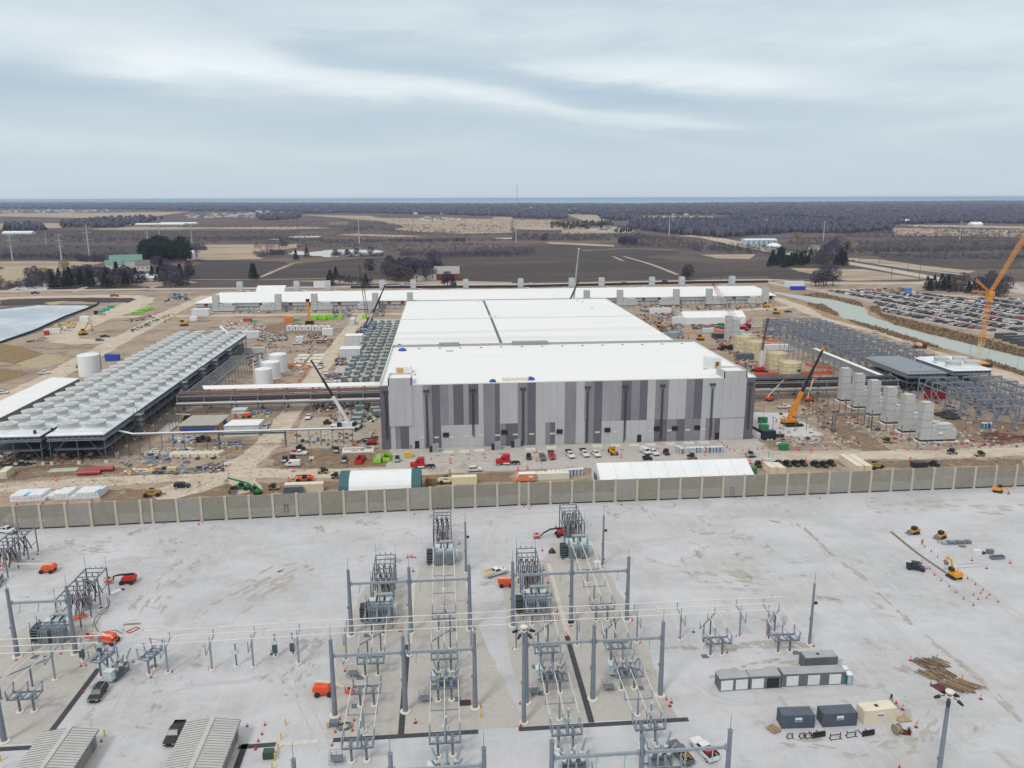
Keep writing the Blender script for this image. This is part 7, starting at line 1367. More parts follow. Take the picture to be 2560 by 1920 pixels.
solo('concrete_slab',MB().box(-4.5,-1.8,0,4.5,1.8,.25),m_conc,'flat concrete slab left of the red pipes','slab',(-130.5,270,0),deg(4));sheet('manhole_pad',[(-122.6+1.9*math.cos(a),259.4+1.6*math.sin(a)) for a in np.linspace(0,6.28,14)[:-1]],.1,m_conc)
solo('concrete_slab',MB().box(-5.6,-3.1,0,5.8,3.1,.3).box(-5,.6,.3,5,1.1,.42,1),[m_white_conc,m_dst],'pale concrete slab before the left corner of the hall','slab',G('f',880,850),deg(2))
# ================================================================== MIDDLE OF THE SITE
def rot_tip(base,tip,rz):
    d=Vector(tip)-Vector(base);return (Matrix.Rotation(-rz,3,'Z') @ d)
def heading(base,tip):return math.atan2(tip[1]-base[1],tip[0]-base[0])
b_,t_=(-40.5,312,0),tuple(QY('f',475,70,315.0));rz=heading(b_,t_);tele_crane('white and black telescopic crane leaning left over the stone road',b_,rz,rot_tip(b_,t_,rz),m_whitem,m_blk,m_blk,False,.42,.95,m_whitem)
b_,t_=(139.5,299.5,0),tuple(QY('r',2080,640,300.0));rz=heading(b_,t_);tele_crane('orange telescopic crawler crane with black upper boom, right of the hall',b_,rz,rot_tip(b_,t_,rz),mat('crane_orange','e08a1c',.5,c2='cc7a16',sc=1),m_blk,m_blk,True,.4,1.2)
b_,t_=(-53,566,0),tuple(QY('b',1120,830,548.0));rz=heading(b_,t_);tele_crane('dark telescopic crane behind the grey cabinet rows',b_,rz,rot_tip(b_,t_,rz),m_silver,m_blk,m_blk,False,.3,1.1,m_blu)
b_,t_=(171.5,462,0),tuple(QY('r',818,450,462.0));rz=heading(b_,t_);tele_crane('short yellow and black crane beside the tan tanks',b_,rz,rot_tip(b_,t_,rz),m_yel,m_yel,m_blk,False,.5,1.1,m_blk)
b_,t_=(108,655,0),tuple(QY('c',577,530,645.0));rz=heading(b_,t_);tele_crane('very tall thin white crane boom rising behind the hall roof',b_,rz,rot_tip(b_,t_,rz),m_whitem,m_silver,m_silver,False,.3,1.2)
b_,t_=(137,650,0),tuple(QY('c',573,810,645.0));b_=(QY('c',500,1000,645.0).x,650,0);rz=heading(b_,t_);tele_crane('short dark crane boom rising behind the hall roof',b_,rz,rot_tip(b_,t_,rz),m_blk,m_blk,m_blk,False,.3,1.3)
b_,t_=(-55,585,0),tuple(QY('b',893,665,560.0));rz=heading(b_,t_);lattice_crane('tall dark lattice crane left of the hall, red at its foot',b_,rz,rot_tip(b_,t_,rz),[(.12,m_red),(.5,m_galvd),(.82,m_blk),(1,m_galvd)],m_maroon,None,1.7)
b_,t_=tuple(Q('c',1985,1232)),tuple(QY('c',1725,812,520.0));rz=heading(b_,t_);lattice_crane('red and grey lattice crane in front of the far white tent',b_,rz,rot_tip(b_,t_,rz),[(.12,m_red),(.68,m_galv),(1,m_red)],m_red,None,3.0,(-8,9))
b_=tuple(Q('c',1995,1215));t_=tuple(QY('c',2078,1130,b_[1]));b=MB().truss((0,0,1.5),(t_[0]-b_[0],t_[1]-b_[1],t_[2]),.9,8,.09);solo('boom_mast',b,m_red,'short red lattice mast slanting right behind the pale stacks','mast',b_)
# white-masted crawler by the tan tanks
t=thing('crawler_rig','red crawler rig with clustered white masts and thin dark jib beside the tan tanks','crane',(165.8,399,0));crane_body(t,m_red,4,True);part('house',MB().box(-2.6,-1.4,1.2,1.6,1.4,2.8),m_red,t)
tp_=QY('r',1330,190,399.0)-Vector((165.8,399,0));wp_=QY('r',1243,640,399.0)-Vector((165.8,399,0))
part('white_mast',MB().beam((0,0,2.4),wp_,.9),m_whitem,t);part('side_mast',MB().beam((1.2,.4,2.4),wp_+Vector((1.4,0,.8)),.35).beam((1.9,.4,3),wp_+Vector((2.0,0,1)),.3),m_whitem,t);part('dark_jib',MB().truss(wp_,tp_,.8,14,.09),m_blk,t)
# big orange luffing crane at the right edge
b_=Vector((289.3,402,0));t=thing('luffing_crane','big orange lattice crane cut by the right edge of the picture','crane',tuple(b_));m_co=mat('crane_orange_yellow','e29a3e',.5,c2='cf8832',sc=1);m_cw=mat('crane_cream','d9c7a6',.5)
kn=QY('d',1922,905,402.0)-b_;part('chassis',MB().box(-4.5,-3.5,.6,4.5,3.5,2.2),m_co,t)
for s in (-1,1):part('track',MB().box(-5.5,s*4.2-.6,0,5.5,s*4.2+.6,1.6),m_dk,t)
z1=14;part('tower',MB().truss((0,0,2),kn*(z1/kn.z),2.1,5,.14),m_cw,t);part('tower',MB().truss(kn*(z1/kn.z),kn*.9,2.1,9,.14),m_co,t)
part('tower_head',MB().beam(kn*.9,kn,2.2).box(kn.x-1.4,-1.4,kn.z-1.5,kn.x+1.6,1.4,kn.z+.6),m_co,t)
be_=QY('d',2212,430,402.0)-b_;be_=kn+(be_-kn)*1.5;part('luffing_boom',MB().truss(kn,be_,(1.2,2.0),22,.12),m_co,t)
s1_,s2_=QY('d',1795,792,402.0)-b_,QY('d',1762,890,402.0)-b_
part('back_strut',MB().truss(kn,s1_,.8,6,.11),m_co,t);part('back_strut',MB().truss(kn,s2_,.8,6,.11),m_co,t)
part('guy_lines',MB().cyl(s1_,be_,.06,n=3).cyl(s1_,s2_,.06,n=3).cyl(s2_,(-4,0,2.5),.07,n=3).cyl((kn.x+3,0,kn.z-3),(6,0,1),.05,n=3).cyl((kn.x-2,1,kn.z-6),(-6,1,1),.05,n=3),m_galvd,t)
# clods, stones and scraps strewn over the dirt
for lab_,specs_,sz_,mm_ in (('clods, stones and small scraps strewn over the building site left of the hall',(('e 0 930 1200 880 2212 800 2212 1180 0 1280',1300),('f 0 700 1060 560 1060 1050 0 1130',700),('q 0 200 1700 200 1300 760 1000 1120 300 1100 300 700 0 400',1500),('a 0 1340 900 1330 1450 1050 1690 930 1690 1010 700 1640 0 1659',900)),.3,0),('clods, stones and small scraps strewn over the building site right of the hall',(('r 100 100 1700 100 1500 560 1200 980 700 600',1200),('h 0 200 600 150 1900 250 2212 500 2212 830 900 870 0 850',1700),('h 700 930 2212 900 2212 970 700 1010',300)),.3,1)):
    Pn=np.concatenate([scatter(s,n) for s,n in specs_]);V,F=fuzz(Pn,RNG.uniform(.3,1.6,len(Pn)),.28,5,sz_*.6,0.);V[:,2]=np.abs(V[:,2])*.35+.05;g_=RNG.uniform(0,1,len(Pn));mi=np.where(g_<.45,0,np.where(g_<.7,1,np.where(g_<.9,2,3)))
    o=bpy.data.objects.new('site_clods',npmesh('site_clods',V,F,[mat('clod_brown','6d5a49',.95,c2='5b4a3b',sc=1),mat('clod_tan','b8a68f',.95,c2='a5927b',sc=1),mat('stone_pale','cbc6bd',.9,c2='b4afa6',sc=1),mat('scrap_dark','4a4a4d',.9,c2='38383b',sc=1)],np.repeat(mi,5)));COL.objects.link(o);tag(o,lab_,'clods',None,'stuff')
# grey electrical cabinets in rows left of the hall
cab=thing('power_skid','x','electrical cabinet',group='grey cabinets in rows left of the hall');part('cabinet',MB().box(-1.5,-1.3,.3,1.5,1.3,2.9,0),mat('skid_grey','7d8889',.6,c2='6d7879',sc=.8),cab);part('roof',MB().box(-1.6,-1.4,2.9,1.6,1.4,3.05),mat('skid_roof','93a0a0',.6),cab);part('base',MB().box(-1.8,-1.7,0,1.8,1.7,.3),m_blk,cab);part('side_door',MB().box(-1.3,-1.36,.5,.2,-1.31,2.6),m_dst,cab)
colw=['first column','second column','third column','column by the hall'];rnd=random.Random(5)
for ci,x in enumerate((-50.8,-45.3,-39.9,-34.0,-29)):
    for k in range(18):
        y=395.5+11.05*k+(1.5 if ci % 2 else 0)
        if ci==4 or (ci==0 and 455<y<470 or ci==0 and 497<y<509):continue
        where='near end' if k<4 else 'by lower enclosure' if k<8 else 'by upper enclosure' if k<12 else 'far end'
        place(cab,(x+rnd.uniform(-.3,.3),y+rnd.uniform(-.5,.5),0),0,'grey skid cabinet, %s, %s' % (colw[ci],where))
        if rnd.random()<.5:place(cab,(x+rnd.uniform(-.3,.3),y+5.5,0),0,'grey skid cabinet, %s, %s' % (colw[ci],where),(.8,.8,.8))
for i,(x,y) in enumerate(((900,485),(890,550),(870,590),(1030,500),(1050,530),(870,630))):place(cab,G('f',x,y+20),0,'grey cabinet between the pipe rack and the left wall of the hall',(1.2,1.2,.8))
def P3(r,x,y):p=Q(r,x,y);return (p.x,p.y,0)
for i,x in enumerate((902,990,1080,1165,1255,1343,1430)):
    t=thing('white_hut','small white cabin with dark slot, %s from the left in the far row' % order[i],'cabin',P3('q',x,368),0,'white cabins in a row');part('shell',MB().yprism([(-2,0),(2,0),(2,2.9),(0,3.5),(-2,2.9)],0,4),m_whitem,t);part('dark_slot',MB().box(-.3,-.06,.8,.3,-.01,2.4),m_blk,t)
for i,(x,y) in enumerate(((1260,215),(1318,210),(1385,215),(1440,208),(1485,205),(1605,208),(1945,205))):
    t=thing('green_tank','lime green round tank in the far yard, %s from the left' % order[i],'tank',P3('q',x,y),0,'lime green tanks');part('shell',MB().cyl((0,-2.6,1.9),(0,2.6,1.9),1.9,n=14).box(-1.5,-2.4,0,1.5,2.4,.5),m_lime,t)
L_=[('q',895,252,7,3,3.6,'e07a28','orange square container in the far left yard'),('q',325,258,6,3,3,'a3503c','rusty red container in the far left yard'),('b',-10,1165,3,2,2,'3fae95','teal crate in the far left yard'),('q',1000,235,4,2.4,1.6,'3fae95','teal crate right of the orange container'),('a',1190,1085,9,2.4,1.6,'8fd63a','left lime green skip on the left gravel loop'),('a',1240,1065,9,2.4,1.8,'8fd63a','middle lime green skip on the left gravel loop'),('a',1290,1055,7,2.4,2.2,'8fd63a','right lime green skip on the left gravel loop'),('a',880,1075,5,2.4,1.4,'2fae95','nearest teal skip on the left gravel loop'),('a',920,1060,5,2.4,1.8,'2fae95','middle teal skip on the left gravel loop'),('a',962,1040,5,2.4,2.2,'2fae95','farthest teal skip on the left gravel loop'),('a',450,1260,10,2.6,3.2,'d8dadb','long white trailer box by the left lagoon'),('a',400,1275,2.4,2.4,3,'a8352c','small red box beside the long white trailer'),('a',725,1160,6,5,4,'dcdedf','white wrapped crate on the left gravel loop'),('a',1730,1105,13,8,5,'d2d4d5','large sheeted white block left of the long rear building'),('a',1670,1150,5,4,3,'e2e3e3','white crate below the large sheeted block'),('a',835,1095,2.5,2.5,3,'2c3036','dark box behind the silver pickup'),('b',830,1185,3.2,13,4,'c9ccce','white box trailer with open dark rear on the stone road'),('c',1285,1085,17,2.8,4.2,'d9dbdc','long white trailer between the hall roof and the far tent'),('c',1355,1300,12,3,3.4,'8f979c','grey container beyond the right roof edge'),('r',50,460,7,4,3.4,'8c9499','grey tank container just above the roof corner'),('r',100,290,9,4,5.4,'d8dadb','white box beside the far tent entrance'),('q',375,690,16,3,3.6,'bfc2c3','white trailer behind the end of the left pipe rack'),('q',335,480,14,5,4.5,'cfd1d1','white sheeted block by the end of the fan building'),('q',1045,540,4.5,3,4,'d5d8da','white box truck body by the concrete slabs'),('q',1430,440,7,4,4.6,'d8d8d6','white truck box near the stone road'),('r',1450,640,15,3,3.2,'cfd3d5','long white container under the ladder rack'),('r',1020,780,9,4,3.6,'59666a','dark green-grey tank truck between tan tanks and the roof'),('r',935,765,2.5,2.5,3,'26335a','navy portable toilet beside the dark tank truck'),('d',1215,912,6,3,5,'4f86c4','blue and white booth above the car park'),('d',230,858,20,4,6,'d6d9dc','white box trailer by the far canal head'),('d',265,883,14,5,3.5,'2740b8','bright blue tarpaulin heap by the canal head'),('b',550,862,12,3,6,'dde0e2','white box truck on the far highway'),('v',60,430,3.4,1.8,2.2,'1f7a48','green generator nearest the orange crane, farther'),('v',80,570,3.4,1.8,2.2,'1f7a48','green generator nearest the orange crane, nearer'),('v',445,930,3,1.8,2.2,'1f7a48','green generator beside the barriers at right'),('g',2073,1058,3.2,2,2,'1f7a48','green generator behind the wall beside the long tent'),('h',1320,1000,5,2.4,1.6,'2c3539','low dark green box behind the wall'),('f',1510,1160,3.2,3,2.4,'8a6a4c','brown crate beside the blue reels'),('f',1800,1150,8,2.4,2.6,'ddd3b6','low cream container top showing over the wall'),('g',350,1108,11,2.4,2.2,'d8d4c8','white flat trailer behind the wall beside the tent'),('f',1318,915,2.6,1.8,1.8,'d8b13c','yellow compressor before the hall'),('e',1480,1035,3,2,1.2,'c9b48c','tan crate in the long material row'),('r',680,320,4,2,2.6,'1f7a48','green box in front of the far tent'),('r',500,400,7,3,3,'c9cdd0','white machine under the far lattice crane'),('r',660,480,8,5,3,'39424f','dark wedge-shaped machine left of the pale stacks'),('v',170,740,5,2.4,3.4,'1f2738','black rubber duct box at the hall corner'),('d',2440,1300,4,3,9,'dfe1e2','white tower box at the right edge of the car park')]
for i,(r,x,y,w,d,h,c,l) in enumerate(L_):
    mm=mat('box_'+c,c,.6,c2=[v*.88 for v in srgb(c)],sc=.7);b=MB().box(-w/2,0,.25,w/2,d,h).box(-w/2+.1,.1,0,w/2-.1,d-.1,.25).box(-w/2-.05,-.05,h,w/2+.05,d+.05,h+.1)
    n=max(2,int(w/1.2))
    for k in range(n+1):b.box(-w/2+w*k/n-.05,-.05,.25,-w/2+w*k/n+.05,0,h)
    nm=next((n_ for k_,n_ in (('skip','skip'),('tarpaulin','tarpaulin_heap'),('generator','generator'),('trailer','trailer'),('toilet','portable_toilet'),('crate','crate'),('truck','truck_body'),('container','shipping_container'),('compressor','compressor'),('machine','machine'),('booth','booth'),('block','sheeted_block')) if k_ in l),'storage_box')
    p=P3(r,x,y);solo(nm,b,mm,l,nm.replace('_',' '),p,deg(40 if r=='a' and 800<x<1300 and y<1100 else 0))
for i in range(5):
    p=Q('d',2000+i*68,1300+i*22);t=container(14,mat('dark_container','565c61',.7) if i<4 else m_whitem,'container lying end-on at the near right corner of the car park, %s from the left' % order[i],(p.x+4,p.y,0),deg(3),W=3,Hh=3.6,g='containers by the car park')
# slabs, cones, barrels, barriers
for i in range(4):
    for k in range(2 if i else 3):x0,x1=((-83.5+i*.0,-78),(-77,-70),(-69.8,-67.5))[k] if i==0 else ((-86+.6*(3-i),-78.5),(-77.4,-69.5))[k];y=437+i*9.6;solo('concrete_slab',MB().box(x0,y,0,x1-.6,y+5.5,.5),m_white_conc,'flat pale foundation slab left of the stone road, %s row, %s' % (['nearest','second','third','farthest'][i],['left','right','end'][k]),'slab')
bar=MB().xprism([(-.3,0),(.3,0),(.2,.25),(.1,.85),(-.1,.85),(-.2,.25)],-1.7,1.7).mesh('barrier',m_conc)
def line_pts(specs,step):
    out=[];P_=[Q(*s) for s in specs]
    for a,c in zip(P_[:-1],P_[1:]):
        d=c-a;n=max(1,int(d.length/step));out+=[(a+d*((k+.5)/n),math.atan2(d.y,d.x)) for k in range(n)]
    return out
for sp,l in (((('f',1580,965),('g',0,945)),'in the line beside the road before the hall'),((('g',1460,898),('g',1880,892)),'in front of the row of toilets'),((('g',1945,888),('g',2205,885),('h',460,875),('h',800,862)),'along the road at the hall corner'),((('h',1100,855),('h',1320,875),('h',1540,868),('h',1820,838),('h',2200,815)),'curving in front of the nearest stack')):
    for p,a in line_pts(sp,3.9):prop('concrete_barrier',bar,'concrete road barrier '+l,'barrier',(p.x,p.y,0),a,'concrete barriers')
cl=[('barrels',sp) for sp in ()]
for r,x,y in (('zz',550,1030),('zz',455,1205),('zz',495,320),('zz',655,40),('f',378,575),('g',210,870),('g',210,945),('g',943,915),('g',132,1015),('g',52,1025),('f',1680,965),('f',1673,1050),('g',1660,895),('e',485,1112),('e',368,1205),('e',1724,1155),('v',657,970),('v',915,965),('v',1545,365),('v',300,410),('v',35,1160),('v',840,1145),('g',2057,965),('g',2160,965),('h',1228,940),('f',300,705),('h',655,590)):prop('traffic_barrel',barrel_m,'orange and white traffic barrel '+('along the road at right' if r in 'vh' else 'along the road before the hall' if r in 'g' else 'around the road bend at left'),'barrel',G(r,x,y),group='traffic barrels',sc=1.3)
def cone_run(sp,step,l):
    for p,a in line_pts(sp,step):prop('traffic_cone',cone_m,'orange cone '+l,'cone',(p.x+random.uniform(-.4,.4),p.y+random.uniform(-.4,.4),0),0,'site cones',1.3)
cone_run((('f',1440,935),('g',0,915),('g',250,905)),6,'in the line on the stone strip before the hall');cone_run((('g',1760,745),('g',1900,860),('g',2200,840)),2.6,'along the fenced path at the hall corner');cone_run((('v',560,940),('v',1900,900)),5,'behind the barriers at right');cone_run((('h',1100,840),('h',1540,850),('h',2200,790)),5,'around the nearest exhaust stack');cone_run((('q',1010,1120),('q',1060,1050),('q',1160,910)),2.6,'along the stone road by the white tanks');cone_run((('e',40,1325),('e',900,1290)),7,'behind the wall by the white bundles')
m_bf=mat('orange_barrier_mesh','e0603a',.7,c2='c94a2c',sc=3)
def fence(sp,l,h=1.1,m=None,nm='mesh_fence',cat='mesh fence'):
    b=MB();P_=[Q(*s) for s in sp]
    for a,c in zip(P_[:-1],P_[1:]):
        d=(c-a).normalized();n=Vector((-d.y,d.x,0))*.03;n2=int((c-a).length/2.5)+1
        b.hexa([a-n,c-n,c+n,a+n],[v+Vector((0,0,h)) for v in (a-n,c-n,c+n,a+n)])
    solo(nm,b,m or m_bf,l,cat)
fence((('q',870,850),('q',960,880),('q',1010,830),('q',1210,880)),'orange mesh barrier beside the rearmost white tank');fence((('q',560,1135),('q',900,1130),('q',1000,1125),('q',2130,1105)),'orange-pink fence line along the left pipe rack',1.0,mat('faded_fence','b98a7c',.8));fence((('r',1140,985),('r',1500,985),('r',2212,965)),'orange mesh fence along the right pipe rack',1.6);fence((('r',1260,480),('r',1330,520),('r',1460,530)),'red mesh fence behind the tan tanks',1.3);fence((('r',580,380),('r',720,390),('r',740,420)),'orange mesh fence left of the pale stacks',1.2);fence((('r',1840,840),('r',1960,880),('r',2212,900)),'orange mesh fence under the ladder rack',1.2)
fence((('b',820,868),('b',2212,862),('c',400,852),('c',1600,825),('c',2212,818)),'long black silt fence between the rear building and the highway',2.6,mat('black_silt_fence','33343a',.9));fence((('a',860,985),('a',830,1020),('a',560,1120),('a',300,1240),('a',0,1345)),'black silt fence along the lined basin',1.5,MATS['black_silt_fence'])
for r,x,y,l in (('zz',880,815,'on the dirt in the road bend'),('e',1960,985,'by the material rows at left'),('g',255,1060,'beside the portable toilet row'),('v',340,840,'at the hall corner, right'),('v',150,1140,'behind the wall at right'),('h',1715,790,'beside the nearest exhaust stack'),('q',1070,960,'by the white tanks'),('r',1255,1620,'before the orange crane'),('q',1575,300,'beside the far stone road'),('d',1008,1270,'beside the canal, farthest'),('d',1430,1370,'beside the canal, middle'),('d',2150,1580,'beside the canal, nearest')):light_tower('mobile light tower '+l,G(r,x,y),8 if r != 'd' else 7)
for r,x,y,l,v in (('f',1395,825,'in yellow vest before the dark hall door','lime'),('f',1340,835,'beside the hall door scaffolding','orange'),('g',1782,745,'in yellow vest at the hall corner path','lime'),('g',1855,830,'in yellow vest on the fenced path','lime'),('f',525,715,'in yellow vest under the white bridge','lime'),('f',533,750,'in orange vest under the white bridge','orange'),('e',1860,770,'in yellow vest behind the pallets','lime'),('e',1885,768,'second one behind the pallets','dark'),('x',1305,1630,'walking at the road bend','dark'),('q',1960,1050,'in yellow vest among the grey cabinets','lime'),('q',1060,1075,'in orange vest by the orange cones','orange')):person('person '+l,G(r,x,y),random.uniform(-3,3),v,1)
# stacks of materials; each heap is uncountable rubble or packaging
def heap(label,specs,n,size,mats,flat=.5,name='material_heap',cat='materials',lng=1.0,ang=None,layers=1):
    b=MB();
    for s in specs:
        pts=scatter(s,int(n*1.5))
        for p in pts:
            w,d,h=(random.uniform(.3,1)**1.3*size*lng,random.uniform(.3,1)*size*.9,random.uniform(.3,1)*size*flat)
            z=random.randrange(layers)*size*flat*.6
            b.at(p[0],p[1],z,(random.uniform(0,3.1) if ang is None else ang+random.uniform(-.12,.12)));b.box(-w/2,-d/2,0,w/2,d/2,h,random.randrange(len(mats)))
    b.M=None;solo(name,b,mats,label,cat,kind='stuff')
mw,mg,md_,mt,mb_,ml=mat('dusty_white','bdbab4',.8,c2='a5a29b',sc=2),mat('dusty_grey','88898a',.8,c2='707274',sc=2),mat('dusty_dark','46464a',.9,c2='35353a',sc=2),m_tim,mat('dusty_blue','4a628f',.8,c2='3c5078',sc=2),mat('light_blue_cover','7d9fbb',.7);m_pk=mat('pinkish_scrap','a88478',.9,c2='8f6c62',sc=2);mr_=mat('brown_scrap','85705f',.9,c2='6b584a',sc=2);m_rd2=mat('dusty_red','a04a3c',.8,c2='873d32',sc=2);m_or2=mat('dusty_orange','a8705a',.8,c2='955f4b',sc=2)
heap('grey and white scrap heap left of the far stone road',['q 500 440 850 430 880 500 620 530 460 510'],260,2.2,[mg,mw,md_,mr_,m_conc],.5);heap('reddish broken timber and rubble beside the scrap heap',['q 380 580 640 560 700 590 560 640 400 630'],170,2.0,[m_pk,mr_,m_ply,m_conc],.5);heap('rubble and pale spoil in the far left yard',['q 0 230 500 250 600 330 400 390 200 400 0 330'],260,2.4,[m_conc,m_white_conc,mr_,m_pk],.35);heap('red, grey and white parts lying near the far stone road',['q 1150 410 1420 400 1400 480 1180 480','q 1080 520 1500 490 1480 540 1120 550'],110,2.0,[m_rd2,mg,md_,mw,mr_],.45)
heap('white wrapped units at the end of the fan building',['q 220 350 380 345 390 400 225 410'],26,4.5,[mw,m_tarp],.6);heap('silver and dark equipment beyond the left pipe rack end',['q 300 720 540 690 520 900 360 880'],120,2.2,[mw,md_,m_or2,ml,mg],.5);heap('orange and white clutter around the white tanks',['q 870 840 1200 820 1180 900 900 960','q 620 1090 900 1080 880 1140 640 1140'],90,1.4,[m_or2,mw,m_pk,m_yel],.5);heap('machinery parts left of the grey cabinets',['q 1550 770 1680 760 1700 850 1540 850','q 1400 990 1620 960 1620 1040 1400 1060','q 1830 370 2050 370 2060 420 1840 420'],60,2.0,[mg,md_,mw,mb_,m_or2],.6)
heap('tan and blue-topped pallets left of the tarpaulin shelter',['e 1480 745 1700 745 1690 790 1480 790','e 1330 850 1700 840 1700 905 1250 900'],110,1.7,[m_ply,m_beige,ml,mw,mb_],.7,'pallet_heap');heap('dark flat panels and grey pipes on the dirt below the white bridge',['e 1220 880 1480 890 1460 960 1320 960'],60,2.4,[m_dst,md_,mg,mg],.15);heap('long dark pipes laid out in a row on the dirt at left',['e 1150 1030 1420 1000 1740 1010 1720 1050 1180 1062'],170,1.0,[m_dst,md_,mt,mg],.25,'pipe_heap','pipes',7,.03);heap('coils, blue drums and orange pieces at the end of the pipe row',['e 1720 980 1920 970 1930 1030 1800 1050'],90,1.2,[mb_,md_,mw,m_or2],.6);heap('tan timber frames and boards on the dirt at left',['e 1050 1020 1340 985 1360 1020 1100 1065'],40,1.2,[m_beige,m_ply,m_tim],.3,lng=4)
b1=MB().box(-.55,-1.8,.05,.55,1.8,1.2).mesh('board_pack',m_beige)
for i in range(12):prop('board_pack',b1,'cream board pack in the slanting row below the white bridge, %s' % ('left half' if i<6 else 'right half'),'board pack',(-97.5+i*1.45,281.5+(i % 2)*.8-(.06*i),0),deg(-18),'cream board packs',1.15)
bt=MB().box(-.7,-.7,0,.7,.7,.9).box(-.72,-.72,.9,.72,.72,1.15,1).mesh('covered_pallet',[m_beige,mb_]);bt2=MB().box(-.7,-.7,0,.7,.7,.9).box(-.72,-.72,.9,.72,.72,1.15,1).mesh('covered_pallet',[m_ply,ml])
for i in range(40):
    p=scatter('x 1800 520 2200 480 2190 600 1560 620',1)[0] if i<24 else scatter('x 1140 1120 1640 1110 1640 1200 1140 1190',1)[0];prop('covered_pallet',bt if i % 3 else bt2,'pallet with blue cover '+('under the left pipe rack' if i<24 else 'below the white bridge'),'pallet',(p[0],p[1],0),random.uniform(0,1),'blue-covered pallets')
heap('crowded machines and parts between the roof edge and the far tent',['r 0 200 130 180 150 330 0 330','c 1080 1100 1400 1060 1440 1180 1160 1180','c 1220 1180 1440 1160 1480 1300 1330 1290','r 280 290 700 290 700 350 280 350'],85,2.4,[md_,mw,m_rd2,mg,ml,mr_,m_pk],.6);heap('scattered equipment around the pale stacks and tan tanks',['r 580 480 700 520 760 640 650 560','r 840 620 1180 820 1160 900 900 840','r 1250 560 1400 560 1350 640 1260 620','r 1120 400 1460 350 1480 500 1200 480'],75,2.0,[md_,mg,mw,m_pk,m_rd2,m_conc],.5);heap('pipes, orange drums and parts beneath the open steel frames',['r 1260 210 1500 200 1500 420 1300 440','d 60 1140 500 1160 900 1330 700 1420 300 1300','h 900 300 1300 150 1900 300 2212 480 1700 560 1300 380'],130,2.0,[md_,mg,mw,mr_,m_or2,ml,mb_],.5);heap('trucks, pallets and parts in front of the long rear building, right',['c 980 1010 1500 1010 1480 1070 1100 1080','c 1500 1020 2200 990 2200 1040 1560 1060'],80,2.2,[mw,md_,mg,mr_,m_or2],.6);heap('equipment in front of the long rear building, left',['q 0 60 2000 60 2000 110 0 130','q 1500 100 1750 90 1750 180 1520 180','q 2000 80 2212 80 2212 180 2060 180'],80,2.0,[mg,mw,md_,mg,mr_],.6)
heap('pallets, crates and small machines dotted over the dirt left of the stone road',['q 450 480 1500 560 1250 700 760 700 500 650','q 0 300 900 380 1100 500 400 460','e 1000 880 1900 860 1950 1060 1000 1060','f 230 720 1060 700 1060 860 700 880','f 640 480 1060 470 1060 600 640 620'],46,1.7,[md_,mg,mw,mr_,m_conc,ml],.6);heap('pallets, crates and small machines dotted over the dirt right of the hall',['h 60 420 800 420 1000 780 100 820','h 1100 760 2200 640 2200 830 1300 820','r 640 560 1180 880 1100 960 900 800','d 0 1130 600 1200 1300 1450 900 1600 300 1500','h 400 420 1250 760 1100 800 300 500'],55,1.5,[md_,mg,mw,mr_,m_conc,mg,m_rd2],.6);heap('debris, planks and small parts on the ground under the left fan building',['e 0 760 700 800 700 960 0 980','s 0 780 1400 760 1400 960 0 1000'],90,1.6,[md_,mg,m_pk,mw,m_or2],.4);heap('crates and parts beneath the left pipe rack',['q 1600 1380 2130 1380 2130 1650 1750 1600','q 1250 1300 1600 1300 1600 1500 1250 1500'],110,1.6,[mg,md_,m_white_conc,m_pk,mw],.6);heap('tan sawn timber pile by the left lagoon',['a 430 1215 520 1175 660 1165 640 1210 500 1235'],160,2.4,[m_ply,m_beige,m_tim],.5,'timber_heap','timber');heap('black and white pipe coils piled beside the highway',['a 1400 1000 1460 960 1620 970 1610 930 1480 915 1480 960'],90,3.0,[md_,mw,mb_],.7,'pipe_heap','pipes');heap('loose rubble and parts beside the left gravel road',['a 1080 1140 1300 1100 1340 1130 1120 1160','a 1130 1230 1450 1090 1460 1110 1150 1250','a 220 1330 400 1290 420 1310 260 1340'],50,2.0,[md_,mg,mr_,m_conc],.4);heap('blue, red and white machines above the car park',['d 780 880 1180 875 1180 900 800 900'],90,3.2,[m_rd2,mw,m_or2,md_],.6)
heap('rusty beams lying in rows beside the right steel frame',['h 1860 690 2212 730 2212 790 1980 790'],120,.8,[m_maroon,mr_,m_maroon],.4,'beam_heap','steel beams',9,.05);heap('heap of black curved pipes under the right steel frame',['h 1440 540 1560 520 1640 580 1580 590'],60,1.3,[md_,m_blk],.6,'pipe_heap','pipes',3,-.4);heap('pale planks and parts around the orange crane',['v 700 200 950 220 950 420 720 300','v 450 600 1900 700 1900 860 450 860'],60,1.2,[m_conc,m_white_conc,mr_,m_tim],.2);heap('white bent steel sections on the dirt behind the barriers',['v 640 680 1140 680 1140 780 700 820'],22,.5,[m_silver],.6,'steel_heap','steel sections',7)
heap('black plastic pipes stacked at the left edge under the fan building',['e 0 960 250 935 240 985 0 1000'],50,.9,[md_,m_blk],.5,'pipe_heap','pipes',6,.1)
for i,(r,x,y,w) in enumerate((('f',2045,258,2.2),('g',160,238,2.8),('b',1265,1405,3.2),('b',1240,1368,2))):p=Q(r,x,y,24.05);b=MB().lathe([(w*.6,0),(w*.5,.7),(w*.2,1.1),(.02,1.2)],8);solo('tarpaulin_heap',b,m_blu,'blue tarpaulin heap on the hall roof, %s' % ['near the front edge, left','near the front edge, right','on the roof step at left','small one behind the roof step'][i],'tarpaulin',(p.x,p.y,24.02 if i<2 else 24.1))
p=Q('g',-60,250,24.05);
for k in range(6):solo('roofing_pallet',MB().box(0,0,0,1.3,1.0,1.0),m_beige,'cream pallet in the row between the blue tarpaulins on the roof','pallet',(p.x+k*1.7-1,p.y+.3,24.02),0,'roof pallets')
